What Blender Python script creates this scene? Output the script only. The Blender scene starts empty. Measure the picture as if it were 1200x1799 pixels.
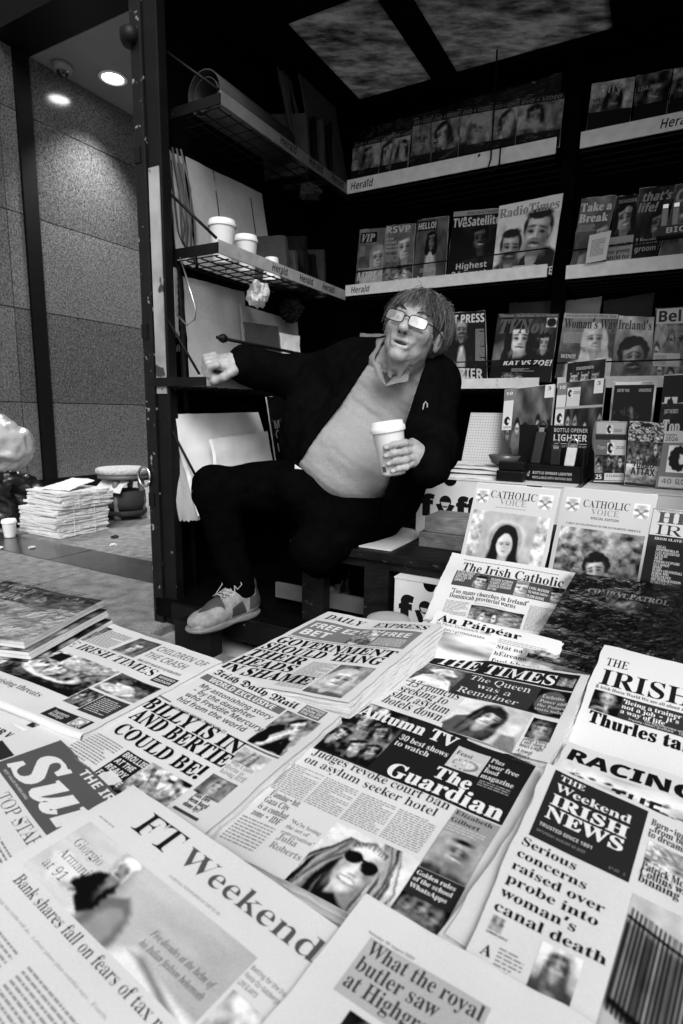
import bpy, bmesh, math, random
import numpy as np
from mathutils import Vector, Matrix
from mathutils.geometry import delaunay_2d_cdt

scene = bpy.context.scene
COL = scene.collection
R = math.radians

# ------------------------------------------------------------------ camera
CAM_H, PITCH, ROLL = 0.8, R(9.8), R(0.9)
_fw = Vector((0, math.cos(PITCH), -math.sin(PITCH)))
_r0 = Vector((1, 0, 0)); _u0 = _r0.cross(_fw)
_rt = _r0 * math.cos(ROLL) + _u0 * math.sin(ROLL)
_up = _u0 * math.cos(ROLL) - _r0 * math.sin(ROLL)
cam_d = bpy.data.cameras.new('camera')
cam_d.sensor_fit = 'HORIZONTAL'; cam_d.sensor_width = 36; cam_d.lens = 30.0
cam_d.clip_start = 0.02; cam_d.clip_end = 500
cam_d.dof.use_dof = True; cam_d.dof.focus_distance = 1.45; cam_d.dof.aperture_fstop = 10.5
cam = bpy.data.objects.new('camera', cam_d); COL.objects.link(cam)
_m = Matrix((( _rt.x, _up.x, -_fw.x, 0), (_rt.y, _up.y, -_fw.y, 0), (_rt.z, _up.z, -_fw.z, CAM_H), (0, 0, 0, 1)))
cam.matrix_world = _m
scene.camera = cam

# ------------------------------------------------------------------ daylight: overcast sky (black-and-white picture: the sky is read as grey)
SUN_EL, SUN_AZ = 43, 174          # degrees; azimuth clockwise from +Y (straight ahead)
world = bpy.data.worlds.new('World'); scene.world = world; world.use_nodes = True
_nt = world.node_tree; _nt.nodes.clear()
_sky = _nt.nodes.new('ShaderNodeTexSky'); _sky.sky_type = 'NISHITA'; _sky.sun_disc = False
_sky.sun_elevation = R(SUN_EL); _sky.sun_rotation = R(SUN_AZ); _sky.air_density = 1.5; _sky.dust_density = 4.0
_bw = _nt.nodes.new('ShaderNodeRGBToBW')
_bg = _nt.nodes.new('ShaderNodeBackground'); _bg.inputs['Strength'].default_value = 0.075
_wo = _nt.nodes.new('ShaderNodeOutputWorld')
_nt.links.new(_sky.outputs[0], _bw.inputs[0]); _nt.links.new(_bw.outputs[0], _bg.inputs['Color']); _nt.links.new(_bg.outputs[0], _wo.inputs[0])
sun_d = bpy.data.lights.new('sun', 'SUN'); sun_d.energy = 1.5; sun_d.angle = R(30); sun_d.color = (1, 1, 1)
sun = bpy.data.objects.new('sun', sun_d); COL.objects.link(sun)
_sd = Vector((math.sin(R(SUN_AZ)) * math.cos(R(SUN_EL)), math.cos(R(SUN_AZ)) * math.cos(R(SUN_EL)), math.sin(R(SUN_EL))))
sun.rotation_euler = _sd.to_track_quat('Z', 'Y').to_euler()

vs = scene.view_settings
vs.view_transform = 'Standard'; vs.look = 'None'; vs.gamma = 1.0; vs.use_curve_mapping = False
vs.exposure = 0.78

# ------------------------------------------------------------------ materials (all grey: the photograph is black and white)
MATS = {}
def mat(name, g=0.5, rough=0.6, noise=0.0, scale=30.0, bump=0.0, metal=0.0, wear=None, spec=0.5, stretch=None, detail=6.0, trans=0.0, alpha=1.0, fine=None):
    """Grey procedural material: base g, mottled by noise*g, optional wear=(colour, amount, scale)."""
    if name in MATS: return MATS[name]
    m = bpy.data.materials.new(name); m.use_nodes = True; MATS[name] = m
    nt = m.node_tree; b = nt.nodes['Principled BSDF']
    b.inputs['Roughness'].default_value = rough; b.inputs['Metallic'].default_value = metal
    b.inputs['Specular IOR Level'].default_value = spec
    b.inputs['Base Color'].default_value = (g, g, g, 1)
    if trans: b.inputs['Transmission Weight'].default_value = trans
    if alpha < 1: b.inputs['Alpha'].default_value = alpha
    def noise_node(sc, det, vec=None):
        n = nt.nodes.new('ShaderNodeTexNoise'); n.inputs['Scale'].default_value = sc; n.inputs['Detail'].default_value = det
        tc = nt.nodes.new('ShaderNodeTexCoord')
        if stretch:
            mp = nt.nodes.new('ShaderNodeMapping'); mp.inputs['Scale'].default_value = stretch
            nt.links.new(tc.outputs['Object'], mp.inputs[0]); nt.links.new(mp.outputs[0], n.inputs['Vector'])
        else:
            nt.links.new(tc.outputs['Object'], n.inputs['Vector'])
        return n
    col = None
    if noise or fine:
        n = noise_node(scale, detail)
        r = nt.nodes.new('ShaderNodeMapRange'); r.inputs[1].default_value = .25; r.inputs[2].default_value = .75
        r.inputs[3].default_value = max(0, g * (1 - noise)); r.inputs[4].default_value = g * (1 + noise)
        nt.links.new(n.outputs[0], r.inputs[0]); col = r.outputs[0]
        if fine:
            n2 = noise_node(fine[0], 3)
            r2 = nt.nodes.new('ShaderNodeMapRange'); r2.inputs[1].default_value = .3; r2.inputs[2].default_value = .7
            r2.inputs[3].default_value = 1 - fine[1]; r2.inputs[4].default_value = 1 + fine[1]
            nt.links.new(n2.outputs[0], r2.inputs[0])
            mu = nt.nodes.new('ShaderNodeMath'); mu.operation = 'MULTIPLY'
            nt.links.new(col, mu.inputs[0]); nt.links.new(r2.outputs[0], mu.inputs[1]); col = mu.outputs[0]
    if wear:
        n = noise_node(wear[2], 8)
        r = nt.nodes.new('ShaderNodeMapRange'); r.inputs[1].default_value = wear[1]; r.inputs[2].default_value = wear[1] + .03
        nt.links.new(n.outputs[0], r.inputs[0])
        mx = nt.nodes.new('ShaderNodeMix'); mx.data_type = 'FLOAT'
        nt.links.new(r.outputs[0], mx.inputs[0])
        if col: nt.links.new(col, mx.inputs[2])
        else: mx.inputs[2].default_value = g
        mx.inputs[3].default_value = wear[0]; col = mx.outputs[0]
    if col: nt.links.new(col, b.inputs['Base Color'])
    if bump:
        n = noise_node(scale * 1.7, 5)
        bp = nt.nodes.new('ShaderNodeBump'); bp.inputs['Strength'].default_value = bump; bp.inputs['Distance'].default_value = .01
        nt.links.new(n.outputs[0], bp.inputs['Height']); nt.links.new(bp.outputs[0], b.inputs['Normal'])
    return m

def ink_mat(name, rough, spec=.3):
    m = bpy.data.materials.new(name); m.use_nodes = True; MATS[name] = m
    nt = m.node_tree; b = nt.nodes['Principled BSDF']; b.inputs['Roughness'].default_value = rough
    b.inputs['Specular IOR Level'].default_value = spec
    a = nt.nodes.new('ShaderNodeAttribute'); a.attribute_name = 'ink'
    n = nt.nodes.new('ShaderNodeTexNoise'); n.inputs['Scale'].default_value = 900; n.inputs['Detail'].default_value = 2
    tc = nt.nodes.new('ShaderNodeTexCoord'); nt.links.new(tc.outputs['Object'], n.inputs['Vector'])
    r = nt.nodes.new('ShaderNodeMapRange'); r.inputs[3].default_value = .8; r.inputs[4].default_value = 1.2
    nt.links.new(n.outputs[0], r.inputs[0])
    mu = nt.nodes.new('ShaderNodeMath'); mu.operation = 'MULTIPLY'
    nt.links.new(a.outputs['Fac'], mu.inputs[0]); nt.links.new(r.outputs[0], mu.inputs[1])
    pw = nt.nodes.new('ShaderNodeMath'); pw.operation = 'POWER'; pw.inputs[1].default_value = 1.35
    nt.links.new(mu.outputs[0], pw.inputs[0]); nt.links.new(pw.outputs[0], b.inputs['Base Color'])
    return m
INK = ink_mat('newsprint_ink', .8, .06)
GLOSS = ink_mat('cover_ink', .4, .22)

# ------------------------------------------------------------------ objects
def tag(o, label=None, cat=None, group=None, kind=None):
    if label: o['label'] = label
    if cat: o['category'] = cat
    if group: o['group'] = group
    if kind: o['kind'] = kind
    return o
def link(o, parent=None):
    COL.objects.link(o)
    if parent is not None: o.parent = parent
    return o
def thing(name, label, cat, loc=(0, 0, 0), rz=0.0, group=None):
    o = bpy.data.objects.new(name, None); o.empty_display_size = .05
    link(o); o.location = loc; o.rotation_euler = (0, 0, rz)
    return tag(o, label, cat, group)
def mesh_obj(name, verts, faces, m, parent=None, smooth=False, ink=None):
    me = bpy.data.meshes.new(name)
    v = np.asarray(verts, dtype=np.float64).reshape(-1, 3)
    if parent is not None:
        v = v - np.array(parent_loc(parent))
        ang = parent.rotation_euler.z if parent.type == 'EMPTY' else 0
        if ang:
            c, s = math.cos(-ang), math.sin(-ang)
            v = np.stack([v[:, 0] * c - v[:, 1] * s, v[:, 0] * s + v[:, 1] * c, v[:, 2]], 1)
    me.from_pydata(v.tolist(), [], faces if isinstance(faces, list) else faces.tolist())
    me.materials.append(m if not isinstance(m, str) else MATS[m])
    if smooth: me.polygons.foreach_set('use_smooth', np.ones(len(me.polygons), dtype=bool))
    if ink is not None:
        a = me.attributes.new('ink', 'FLOAT', 'POINT'); a.data.foreach_set('value', np.asarray(ink, dtype=np.float32))
    me.update()
    o = bpy.data.objects.new(name, me)
    return link(o, parent)
def parent_loc(p):
    x = np.array(p.location)
    if p.parent is not None: x = x + parent_loc(p.parent)
    return x

class MB:
    """collects boxes, tubes and lathes in world (or local) coordinates and links them as one mesh"""
    def __init__(s): s.v = []; s.f = []
    def add(s, v, f):
        n = len(s.v); s.v += [tuple(map(float, p)) for p in v]; s.f += [tuple(i + n for i in q) for q in f]
        return s
    def box(s, lo, hi, fr=None, bev=0.0):
        x0, y0, z0 = lo; x1, y1, z1 = hi
        if bev <= 0:
            p = [(x0,y0,z0),(x1,y0,z0),(x1,y1,z0),(x0,y1,z0),(x0,y0,z1),(x1,y0,z1),(x1,y1,z1),(x0,y1,z1)]
            f = [(0,3,2,1),(4,5,6,7),(0,1,5,4),(1,2,6,5),(2,3,7,6),(3,0,4,7)]
        else:
            bm = bmesh.new(); bmesh.ops.create_cube(bm, size=1)
            for q in bm.verts:
                q.co = ((x0 + x1) / 2 + q.co.x * (x1 - x0), (y0 + y1) / 2 + q.co.y * (y1 - y0), (z0 + z1) / 2 + q.co.z * (z1 - z0))
            bmesh.ops.bevel(bm, geom=bm.edges[:], offset=bev, segments=2, affect='EDGES', profile=.6)
            bm.verts.index_update()
            p = [tuple(q.co) for q in bm.verts]; f = [tuple(q.index for q in fc.verts) for fc in bm.faces]; bm.free()
        if fr: p = [fr(*q) for q in p]
        return s.add(p, f)
    def tube(s, pts, r, n=8, cap=True):
        pts = [np.array(p, float) for p in pts]; m = len(pts)
        rr = r if hasattr(r, '__len__') else [r] * m
        V = []; F = []; prev = None
        for i, p in enumerate(pts):
            t = pts[min(i + 1, m - 1)] - pts[max(i - 1, 0)]; t = t / (np.linalg.norm(t) + 1e-12)
            if prev is None:
                h = np.array([0, 0, 1.]) if abs(t[2]) < .9 else np.array([1., 0, 0])
            else: h = prev
            u = h - t * (h @ t); u /= np.linalg.norm(u) + 1e-12; w = np.cross(t, u); prev = u
            for k in range(n):
                a = 2 * math.pi * k / n; V.append(p + rr[i] * (math.cos(a) * u + math.sin(a) * w))
        for i in range(m - 1):
            for k in range(n):
                F.append((i * n + k, i * n + (k + 1) % n, (i + 1) * n + (k + 1) % n, (i + 1) * n + k))
        if cap: F.append(tuple(range(n - 1, -1, -1))); F.append(tuple((m - 1) * n + k for k in range(n)))
        return s.add(V, F)
    def lathe(s, prof, c, n=24, ax=(0, 0, 1), cap=True):
        ax = np.array(ax, float); ax /= np.linalg.norm(ax)
        h = np.array([1., 0, 0]) if abs(ax[0]) < .9 else np.array([0, 1., 0])
        u = np.cross(h, ax); u /= np.linalg.norm(u); w = np.cross(ax, u); c = np.array(c, float)
        V = []; F = []; m = len(prof)
        for r, z in prof:
            for k in range(n):
                a = 2 * math.pi * k / n; V.append(c + ax * z + r * (math.cos(a) * u + math.sin(a) * w))
        for i in range(m - 1):
            for k in range(n):
                F.append((i * n + k, i * n + (k + 1) % n, (i + 1) * n + (k + 1) % n, (i + 1) * n + k))
        if cap: F.append(tuple(range(n - 1, -1, -1))); F.append(tuple((m - 1) * n + k for k in range(n)))
        return s.add(V, F)
    def build(s, name, m, parent=None, smooth=False):
        return mesh_obj(name, s.v, s.f, m, parent, smooth)

# kiosk frame: a along the back wall to the right, b into the kiosk, z up
KTH = R(29.0)
KO = np.array([0.0, 2.8, 0.0])
KA = np.array([math.cos(KTH), -math.sin(KTH), 0.0]); KB = np.array([math.sin(KTH), math.cos(KTH), 0.0])
def K(a, b, z): return tuple(KO + KA * a + KB * b + np.array([0, 0, z]))
def kbox(lo, hi, bev=0.0): return MB().box(lo, hi, K, bev)

# smooth value noise for meshes
_rng = np.random.RandomState(7)
_lat = _rng.rand(64, 64, 64).astype(np.float32)
def vnoise(p):
    p = np.asarray(p, dtype=np.float64); i = np.floor(p).astype(int); f = p - i; f = f * f * (3 - 2 * f)
    r = 0
    for dx in (0, 1):
        for dy in (0, 1):
            for dz in (0, 1):
                w = (f[..., 0] if dx else 1 - f[..., 0]) * (f[..., 1] if dy else 1 - f[..., 1]) * (f[..., 2] if dz else 1 - f[..., 2])
                r = r + w * _lat[(i[..., 0] + dx) % 64, (i[..., 1] + dy) % 64, (i[..., 2] + dz) % 64]
    return r * 2 - 1
def fbm(p, oct=4):
    r = 0; a = 1.0; p = np.asarray(p, float)
    for _ in range(oct): r = r + a * vnoise(p); p = p * 2.03 + 17.1; a *= .5
    return r

# ------------------------------------------------------------------ lettering: glyph outlines packed below, cut into triangles and laid on paper
GLYPHS = {
('S','0'):(75,[[38,-1,30,-1,24,1,18,5,14,10,10,15,6,30,5,48,6,66,10,81,14,87,18,91,24,95,30,97,38,97,45,97,51,95,57,91,61,87,67,74,70,58,70,39,67,22,61,10,57,5,51,1,45,-1],[38,7,42,9,45,12,47,18,49,36,49,70,47,78,45,84,42,87,38,89,33,87,30,84,28,78,26,60,26,26,28,18,30,12,33,9]]),
('S','1'):(75,[[13,0,13,7,28,8,31,13,31,83,19,71,13,69,8,72,6,79,22,86,36,96,51,96,51,11,53,8,58,7,68,7,68,0]]),
('S','2'):(75,[[5,0,5,14,37,49,44,61,45,74,44,83,40,87,35,89,31,88,27,86,24,79,22,66,14,67,7,71,6,75,6,82,9,88,14,93,23,96,35,97,44,97,52,95,58,91,62,87,65,81,65,69,58,56,17,15,51,15,58,19,61,28,69,28,68,0]]),
('S','3'):(75,[[21,0,9,5,5,9,4,15,5,20,10,24,15,25,17,16,23,10,35,8,42,11,46,16,48,28,48,33,46,37,43,40,39,43,27,45,19,45,19,54,33,54,38,56,41,59,45,68,45,78,42,85,37,89,31,89,27,86,23,75,22,68,13,70,7,73,5,80,6,85,8,89,12,92,18,95,26,97,43,97,51,95,57,92,62,87,65,82,66,75,65,70,63,65,55,57,45,51,59,46,65,40,68,33,69,22,66,14,61,7,50,1,37,-1]]),
('S','4'):(75,[[24,0,24,7,36,9,39,13,39,25,2,25,2,33,40,96,59,96,59,34,73,34,73,25,59,25,59,13,62,9,71,7,71,0],[11,34,39,34,39,82,29,64]]),
('S','5'):(75,[[21,0,10,5,6,12,6,18,8,22,16,24,19,14,25,9,34,8,41,12,45,17,47,30,45,41,43,45,39,47,14,47,8,49,12,96,63,96,64,71,56,71,53,80,49,81,21,81,19,56,34,58,43,57,52,55,59,51,64,46,67,38,68,24,65,15,60,8,49,2,37,-1]]),
('S','8'):(75,[[30,-1,18,2,10,8,6,16,4,24,5,30,6,35,13,42,24,48,15,55,9,63,7,73,8,81,12,88,20,94,31,97,47,96,54,94,60,91,64,86,66,80,67,74,65,64,58,58,49,52,62,44,69,35,71,25,70,18,67,11,62,6,55,2,47,-1],[41,57,48,63,50,77,46,86,40,89,34,89,29,85,26,78,26,70,30,64],[42,7,48,11,52,18,52,27,48,34,33,43,25,36,22,28,23,19,26,11,33,7]]),
('S','9'):(75,[[21,0,12,4,9,11,10,19,15,22,21,11,27,8,31,7,41,11,47,24,50,46,42,40,35,37,24,38,17,40,12,44,8,50,6,56,5,71,8,82,15,90,24,95,35,97,48,95,57,89,65,78,69,62,68,38,65,25,60,14,53,6,43,0,37,-1],[37,47,45,49,50,56,48,74,46,81,43,85,40,87,36,88,33,88,30,86,26,78,24,66,26,55,30,49]]),
('S','A'):(87,[[-2,0,-2,4,5,6,10,15,41,93,45,93,82,7,86,4,89,4,89,0,46,0,46,4,52,4,55,6,56,11,50,26,21,26,15,10,16,6,19,4,26,4,26,0],[23,32,48,32,35,64]]),
('S','B'):(89,[[3,0,3,4,10,5,14,9,15,16,14,82,10,87,3,88,3,91,44,91,64,89,75,82,79,70,77,60,70,54,57,49,72,45,81,37,84,26,83,19,79,12,74,7,67,3,58,1],[36,50,44,51,49,52,53,54,55,58,57,69,56,79,54,82,51,85,41,87,38,85,36,78],[50,5,54,7,57,10,60,19,60,32,58,38,55,42,52,44,36,46,37,8,40,6]]),
('S','C'):(94,[[51,-2,43,-1,35,1,27,4,21,9,16,14,11,21,8,28,6,37,5,46,6,55,8,63,11,70,16,77,21,82,28,87,35,90,43,92,58,93,78,87,80,88,83,90,84,93,87,93,87,62,84,62,76,76,71,81,66,85,60,88,53,89,40,84,31,69,29,45,32,23,41,9,56,5,66,7,77,12,86,21,89,18,79,7,66,0]]),
('S','D'):(99,[[4,0,4,4,11,5,14,8,15,15,14,80,12,85,7,87,3,88,3,91,44,91,59,90,71,86,81,79,88,70,92,59,94,46,88,20,72,5,46,0],[52,6,59,9,64,15,67,23,69,33,70,46,67,68,59,82,45,87,38,85,36,77,37,8,39,6,42,5]]),
('S','E'):(88,[[3,0,3,3,10,4,14,8,15,16,15,79,12,85,7,87,3,88,3,91,80,91,80,64,77,64,75,71,72,77,68,81,62,84,55,86,39,85,37,78,37,49,44,50,49,51,52,54,56,63,58,69,61,69,61,24,57,24,55,36,51,41,41,44,37,44,37,8,40,6,58,6,67,10,74,15,80,23,82,29,86,29,80,0]]),
('S','F'):(81,[[3,0,3,4,10,5,14,9,15,17,15,79,12,85,7,87,3,88,3,91,79,91,79,64,75,64,71,77,66,82,58,85,38,85,36,80,36,49,43,50,48,51,51,54,56,63,57,69,60,69,60,24,57,24,54,36,51,40,48,43,36,45,38,9,42,5,51,4,51,0]]),
('S','G'):(102,[[54,-2,44,-1,36,1,28,4,22,8,16,14,11,21,8,28,6,37,6,46,6,55,8,63,11,70,16,77,21,82,28,87,35,90,43,92,59,93,79,87,84,93,87,93,87,62,84,62,76,76,66,85,58,88,53,89,40,84,32,69,29,46,30,33,32,22,36,14,41,7,48,4,55,3,63,4,67,8,68,14,68,29,66,34,60,36,55,36,55,40,100,40,100,36,93,35,90,32,89,26,89,6,77,1,66,-1]]),
('S','H'):(105,[[3,0,3,4,10,5,14,9,15,16,15,80,12,85,7,87,3,88,3,91,48,91,48,88,39,86,36,79,36,50,68,50,68,83,64,86,56,88,56,91,101,91,101,88,94,86,91,83,90,76,90,12,92,7,97,4,101,4,101,0,56,0,56,4,64,5,67,8,68,16,68,44,36,44,37,12,39,6,44,4,48,4,48,0]]),
('S','I'):(52,[[3,0,3,4,12,6,15,11,15,81,13,86,3,88,3,91,49,91,49,88,39,86,37,81,37,9,41,5,49,4,49,0]]),
('S','J'):(66,[[22,-13,10,-11,2,-4,0,1,0,8,2,12,6,15,14,14,17,10,18,4,15,-4,16,-6,18,-8,24,-8,28,-5,30,4,28,82,24,86,16,88,16,91,63,91,63,88,54,85,51,77,51,18,48,1,38,-10]]),
('S','L'):(85,[[3,0,3,4,10,5,14,9,15,16,15,80,12,85,7,87,3,88,3,91,50,91,50,88,40,86,37,81,38,8,44,6,58,7,67,10,74,16,82,31,85,31,80,0]]),
('S','M'):(127,[[3,0,3,4,10,5,14,8,15,16,14,83,11,86,3,88,3,91,37,91,63,28,90,91,123,91,123,88,117,86,113,82,112,76,113,9,116,5,123,4,123,0,79,0,79,4,88,6,91,14,91,80,58,0,54,0,21,78,21,11,24,6,30,4,34,4,34,0]]),
('S','N'):(99,[[81,-2,21,70,22,12,24,6,29,4,33,4,33,0,4,0,4,4,12,5,15,13,15,78,5,87,4,88,4,91,31,91,78,34,77,83,74,86,66,88,66,91,96,91,96,88,89,86,85,83,84,75,84,-2]]),
('S','O'):(105,[[46,-2,34,1,23,8,15,16,9,27,6,39,6,52,9,64,15,75,23,83,34,90,46,93,60,93,71,90,82,84,90,75,96,65,99,52,99,39,96,27,90,16,82,8,71,1,59,-2],[53,2,66,7,73,22,76,46,75,59,73,69,70,78,65,84,59,87,52,89,39,84,32,69,29,46,30,33,32,22,35,13,40,7,46,4]]),
('S','P'):(84,[[3,0,3,4,10,5,14,9,15,16,15,80,12,85,7,87,3,88,3,91,53,91,67,88,75,83,80,76,82,66,81,59,78,53,73,48,67,44,58,42,36,41,37,12,39,6,44,4,48,4,48,0],[36,46,46,46,51,48,54,50,57,54,58,66,57,77,55,81,52,84,48,86,39,86,37,82]]),
('S','Q'):(105,[[76,-23,59,-21,46,-13,37,0,25,6,16,15,9,26,6,39,6,52,9,64,15,75,23,83,34,90,46,93,60,93,71,90,82,84,90,75,96,65,99,52,99,35,96,26,91,17,84,10,76,4,66,0,72,-9,80,-14,92,-16,98,-15,99,-18,83,-23],[53,2,66,7,73,22,76,46,75,59,73,69,70,78,65,84,59,87,52,89,39,84,32,69,29,46,30,33,32,22,36,13,40,7,46,4]]),
('S','R'):(95,[[3,0,3,4,10,5,14,9,15,16,15,80,12,85,7,87,3,88,3,91,56,90,66,88,73,85,79,80,82,74,83,67,81,57,74,50,63,45,92,4,96,4,96,0,68,0,40,42,36,42,37,12,39,6,44,4,48,4,48,0],[36,47,47,47,52,49,56,52,59,56,61,67,59,78,54,84,45,86,38,84,36,77]]),
('S','S'):(78,[[9,-2,9,32,12,32,18,15,22,10,27,6,33,4,44,3,51,7,55,14,56,18,55,23,51,28,25,42,15,50,12,55,11,60,10,72,13,81,19,87,27,92,46,92,60,89,63,91,64,93,68,93,68,64,64,64,59,77,50,86,43,89,35,89,28,85,24,80,24,73,27,67,38,61,60,49,68,41,72,31,71,21,68,12,61,4,51,0,27,-1,15,2,12,-2]]),
('S','T'):(85,[[18,0,18,4,26,5,30,8,31,16,31,87,23,86,18,84,13,81,9,76,7,70,6,64,2,64,2,91,82,91,82,63,79,63,75,76,67,84,53,87,53,12,55,6,61,4,66,4,66,0]]),
('S','U'):(98,[[50,-3,38,-2,29,1,23,6,18,12,16,21,15,31,14,80,12,85,7,87,3,88,3,91,48,91,48,88,39,86,36,79,37,21,38,15,41,10,44,7,49,5,55,4,68,7,76,17,78,32,78,80,76,85,70,87,66,88,66,91,95,91,95,88,88,86,85,82,84,76,84,36,84,24,81,14,76,6,69,1,60,-2]]),
('S','V'):(86,[[42,-3,4,84,0,87,-3,88,-3,91,42,91,42,88,33,86,31,84,32,76,52,29,71,82,70,85,60,88,60,91,88,91,88,88,82,86,76,77,46,-3]]),
('S','W'):(122,[[34,-2,3,85,-3,88,-3,91,36,91,36,88,29,85,29,77,45,31,60,71,55,85,49,87,46,88,46,91,88,91,88,88,83,87,80,85,80,77,95,33,110,81,108,86,101,88,101,91,125,91,125,88,119,84,115,76,89,-2,86,-2,63,62,38,-2]]),
('S','X'):(94,[[2,0,2,4,8,5,13,8,39,42,9,85,3,88,3,91,49,91,49,88,41,87,39,86,38,82,53,58,67,81,68,83,67,85,64,87,59,88,59,91,92,91,92,88,84,86,74,79,56,53,89,4,93,4,93,0,48,0,48,4,54,4,57,6,58,10,42,37,25,11,25,9,26,6,29,4,35,4,35,0]]),
('S','Y'):(85,[[20,0,20,4,28,5,31,9,32,16,32,36,5,84,-3,88,-3,91,41,91,41,88,32,86,32,80,50,45,69,79,70,82,69,85,65,87,59,88,59,91,88,91,88,88,82,85,77,78,54,41,54,12,56,6,61,4,66,4,66,0]]),
('S','a'):(69,[[51,-2,45,-1,42,2,40,7,34,2,27,-1,15,-1,8,2,4,9,4,13,5,18,8,23,13,27,29,35,40,38,39,54,35,58,30,59,25,59,22,57,21,54,25,46,23,42,18,38,11,39,8,42,7,50,10,56,19,62,32,64,41,63,48,61,53,58,56,54,58,49,60,7,64,8,66,6,61,1,56,-1],[33,7,40,13,40,34,31,30,25,25,24,17,24,11,27,8]]),
('S','b'):(72,[[9,-2,8,84,6,87,2,88,2,91,28,91,28,56,32,60,38,63,49,63,57,60,63,53,67,44,68,33,67,21,62,10,54,3,44,-2,38,-2,32,-1,27,1,21,6,11,-2],[37,3,41,4,44,6,46,10,49,23,49,39,46,50,44,53,41,55,33,55,28,51,28,14,29,8,32,4]]),
('S','c'):(59,[[31,-2,22,0,14,5,8,14,4,24,4,36,8,47,15,56,24,62,35,64,46,62,53,57,55,53,55,47,52,42,47,41,43,42,40,45,39,57,37,59,34,59,28,57,24,50,22,37,23,28,25,21,27,15,31,11,36,8,41,8,45,8,50,11,54,14,57,12,50,4,41,0]]),
('S','d'):(74,[[28,-2,19,0,12,5,7,13,4,24,4,36,7,47,13,56,20,62,29,64,35,63,40,60,45,56,44,83,42,86,35,88,35,91,64,91,65,8,71,6,71,2,54,0,45,-2,45,8,40,2,35,-1],[36,6,42,10,45,15,44,50,39,55,35,56,31,55,28,53,25,45,24,23,26,12,28,8,31,6]]),
('S','e'):(60,[[31,-2,21,0,13,5,7,14,4,25,4,37,8,48,14,56,22,62,31,64,39,63,45,60,50,56,54,50,56,43,57,33,23,33,25,19,31,11,40,8,45,9,50,12,54,17,57,14,50,5,41,0],[23,38,40,38,39,55,35,59,32,59,27,57,24,51]]),
('S','f'):(43,[[3,0,3,3,9,6,10,15,10,55,3,55,3,62,10,62,11,77,13,83,17,87,22,90,28,92,40,93,48,89,52,83,52,75,47,71,41,72,37,76,39,88,34,88,31,86,30,78,30,62,41,62,41,55,30,55,30,7,33,4,40,3,40,0]]),
('S','g'):(65,[[21,-28,10,-24,6,-22,4,-18,3,-15,4,-11,8,-8,14,-5,9,-2,6,2,5,6,6,12,11,17,20,22,12,27,6,34,4,42,6,50,11,56,18,61,26,63,42,62,47,61,63,61,63,54,54,54,58,45,58,37,55,30,50,25,43,22,24,20,20,16,21,12,24,10,52,8,58,5,62,0,63,-7,62,-13,59,-18,54,-23,48,-26,39,-27],[34,25,38,29,40,42,38,55,34,59,29,59,25,55,23,42,25,29,29,25],[44,-22,50,-19,53,-13,51,-9,45,-7,19,-7,15,-12,15,-17,19,-21,27,-23]]),
('S','h'):(76,[[4,0,4,3,9,5,10,11,10,84,8,87,4,88,4,91,30,91,30,53,35,59,41,63,49,64,58,61,64,54,66,42,67,7,69,4,73,3,73,0,40,0,40,3,44,4,46,7,46,49,45,53,41,54,37,53,33,51,30,47,30,7,32,4,36,3,36,0]]),
('S','i'):(40,[[17,73,13,75,10,80,10,85,13,90,17,92,23,92,27,90,30,85,30,80,27,75,23,73],[4,0,4,3,9,5,10,11,9,57,4,59,4,62,30,62,30,7,34,4,36,3,36,0]]),
('S','j'):(42,[[19,73,14,76,11,80,11,85,14,90,19,93,24,93,28,90,31,85,31,80,28,76,24,73],[1,-27,-7,-23,-11,-16,-10,-10,-5,-6,1,-7,5,-11,2,-21,4,-23,9,-23,12,-20,13,-11,12,55,10,58,4,59,4,62,32,62,32,-4,31,-12,29,-17,25,-22,20,-25,14,-27]]),
('S','k'):(72,[[4,0,4,3,9,5,10,11,9,86,4,88,4,91,30,91,30,34,48,54,48,57,41,59,41,62,69,62,69,59,64,58,59,56,44,42,71,5,75,3,75,0,42,0,42,3,47,5,46,10,32,29,30,27,31,5,36,3,36,0]]),
('S','l'):(40,[[4,0,4,3,9,5,10,11,9,86,4,88,4,91,30,91,30,7,34,4,36,3,36,0]]),
('S','m'):(111,[[4,0,4,3,9,5,10,11,10,55,8,58,4,59,4,62,29,62,29,53,35,59,41,62,47,64,55,62,61,59,64,52,70,59,76,62,84,64,93,61,99,54,101,42,101,7,103,4,107,3,107,0,75,0,75,3,81,5,82,11,81,52,78,54,72,54,68,51,65,47,65,7,69,4,71,3,71,0,40,0,40,3,45,5,46,11,45,52,42,54,36,53,32,51,29,47,30,5,35,3,35,0]]),
('S','n'):(76,[[4,0,4,3,9,5,10,11,10,55,8,58,4,59,4,62,30,62,30,53,35,59,41,63,49,64,58,61,64,54,66,42,67,7,69,4,73,3,73,0,40,0,40,3,44,4,46,7,46,49,45,53,41,54,37,53,33,51,30,47,30,7,32,4,36,3,36,0]]),
('S','o'):(67,[[28,-2,18,2,10,9,5,19,4,31,5,43,10,52,18,59,28,63,39,63,49,60,57,53,62,43,63,31,62,19,57,9,49,2,39,-2],[37,3,40,5,43,13,44,41,42,54,40,57,37,59,30,59,28,57,24,49,25,10,28,5,30,3]]),
('S','p'):(74,[[4,-28,4,-25,9,-23,10,-13,10,55,8,58,4,59,4,62,29,62,29,53,33,59,39,63,46,64,55,62,62,57,67,48,70,38,70,26,67,14,62,6,54,0,45,-2,39,-1,34,2,30,6,31,-21,37,-24,39,-25,39,-28],[39,6,43,6,46,8,49,17,50,38,48,50,46,53,44,55,40,56,36,55,32,52,30,47,30,14,32,9,35,7]]),
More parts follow.
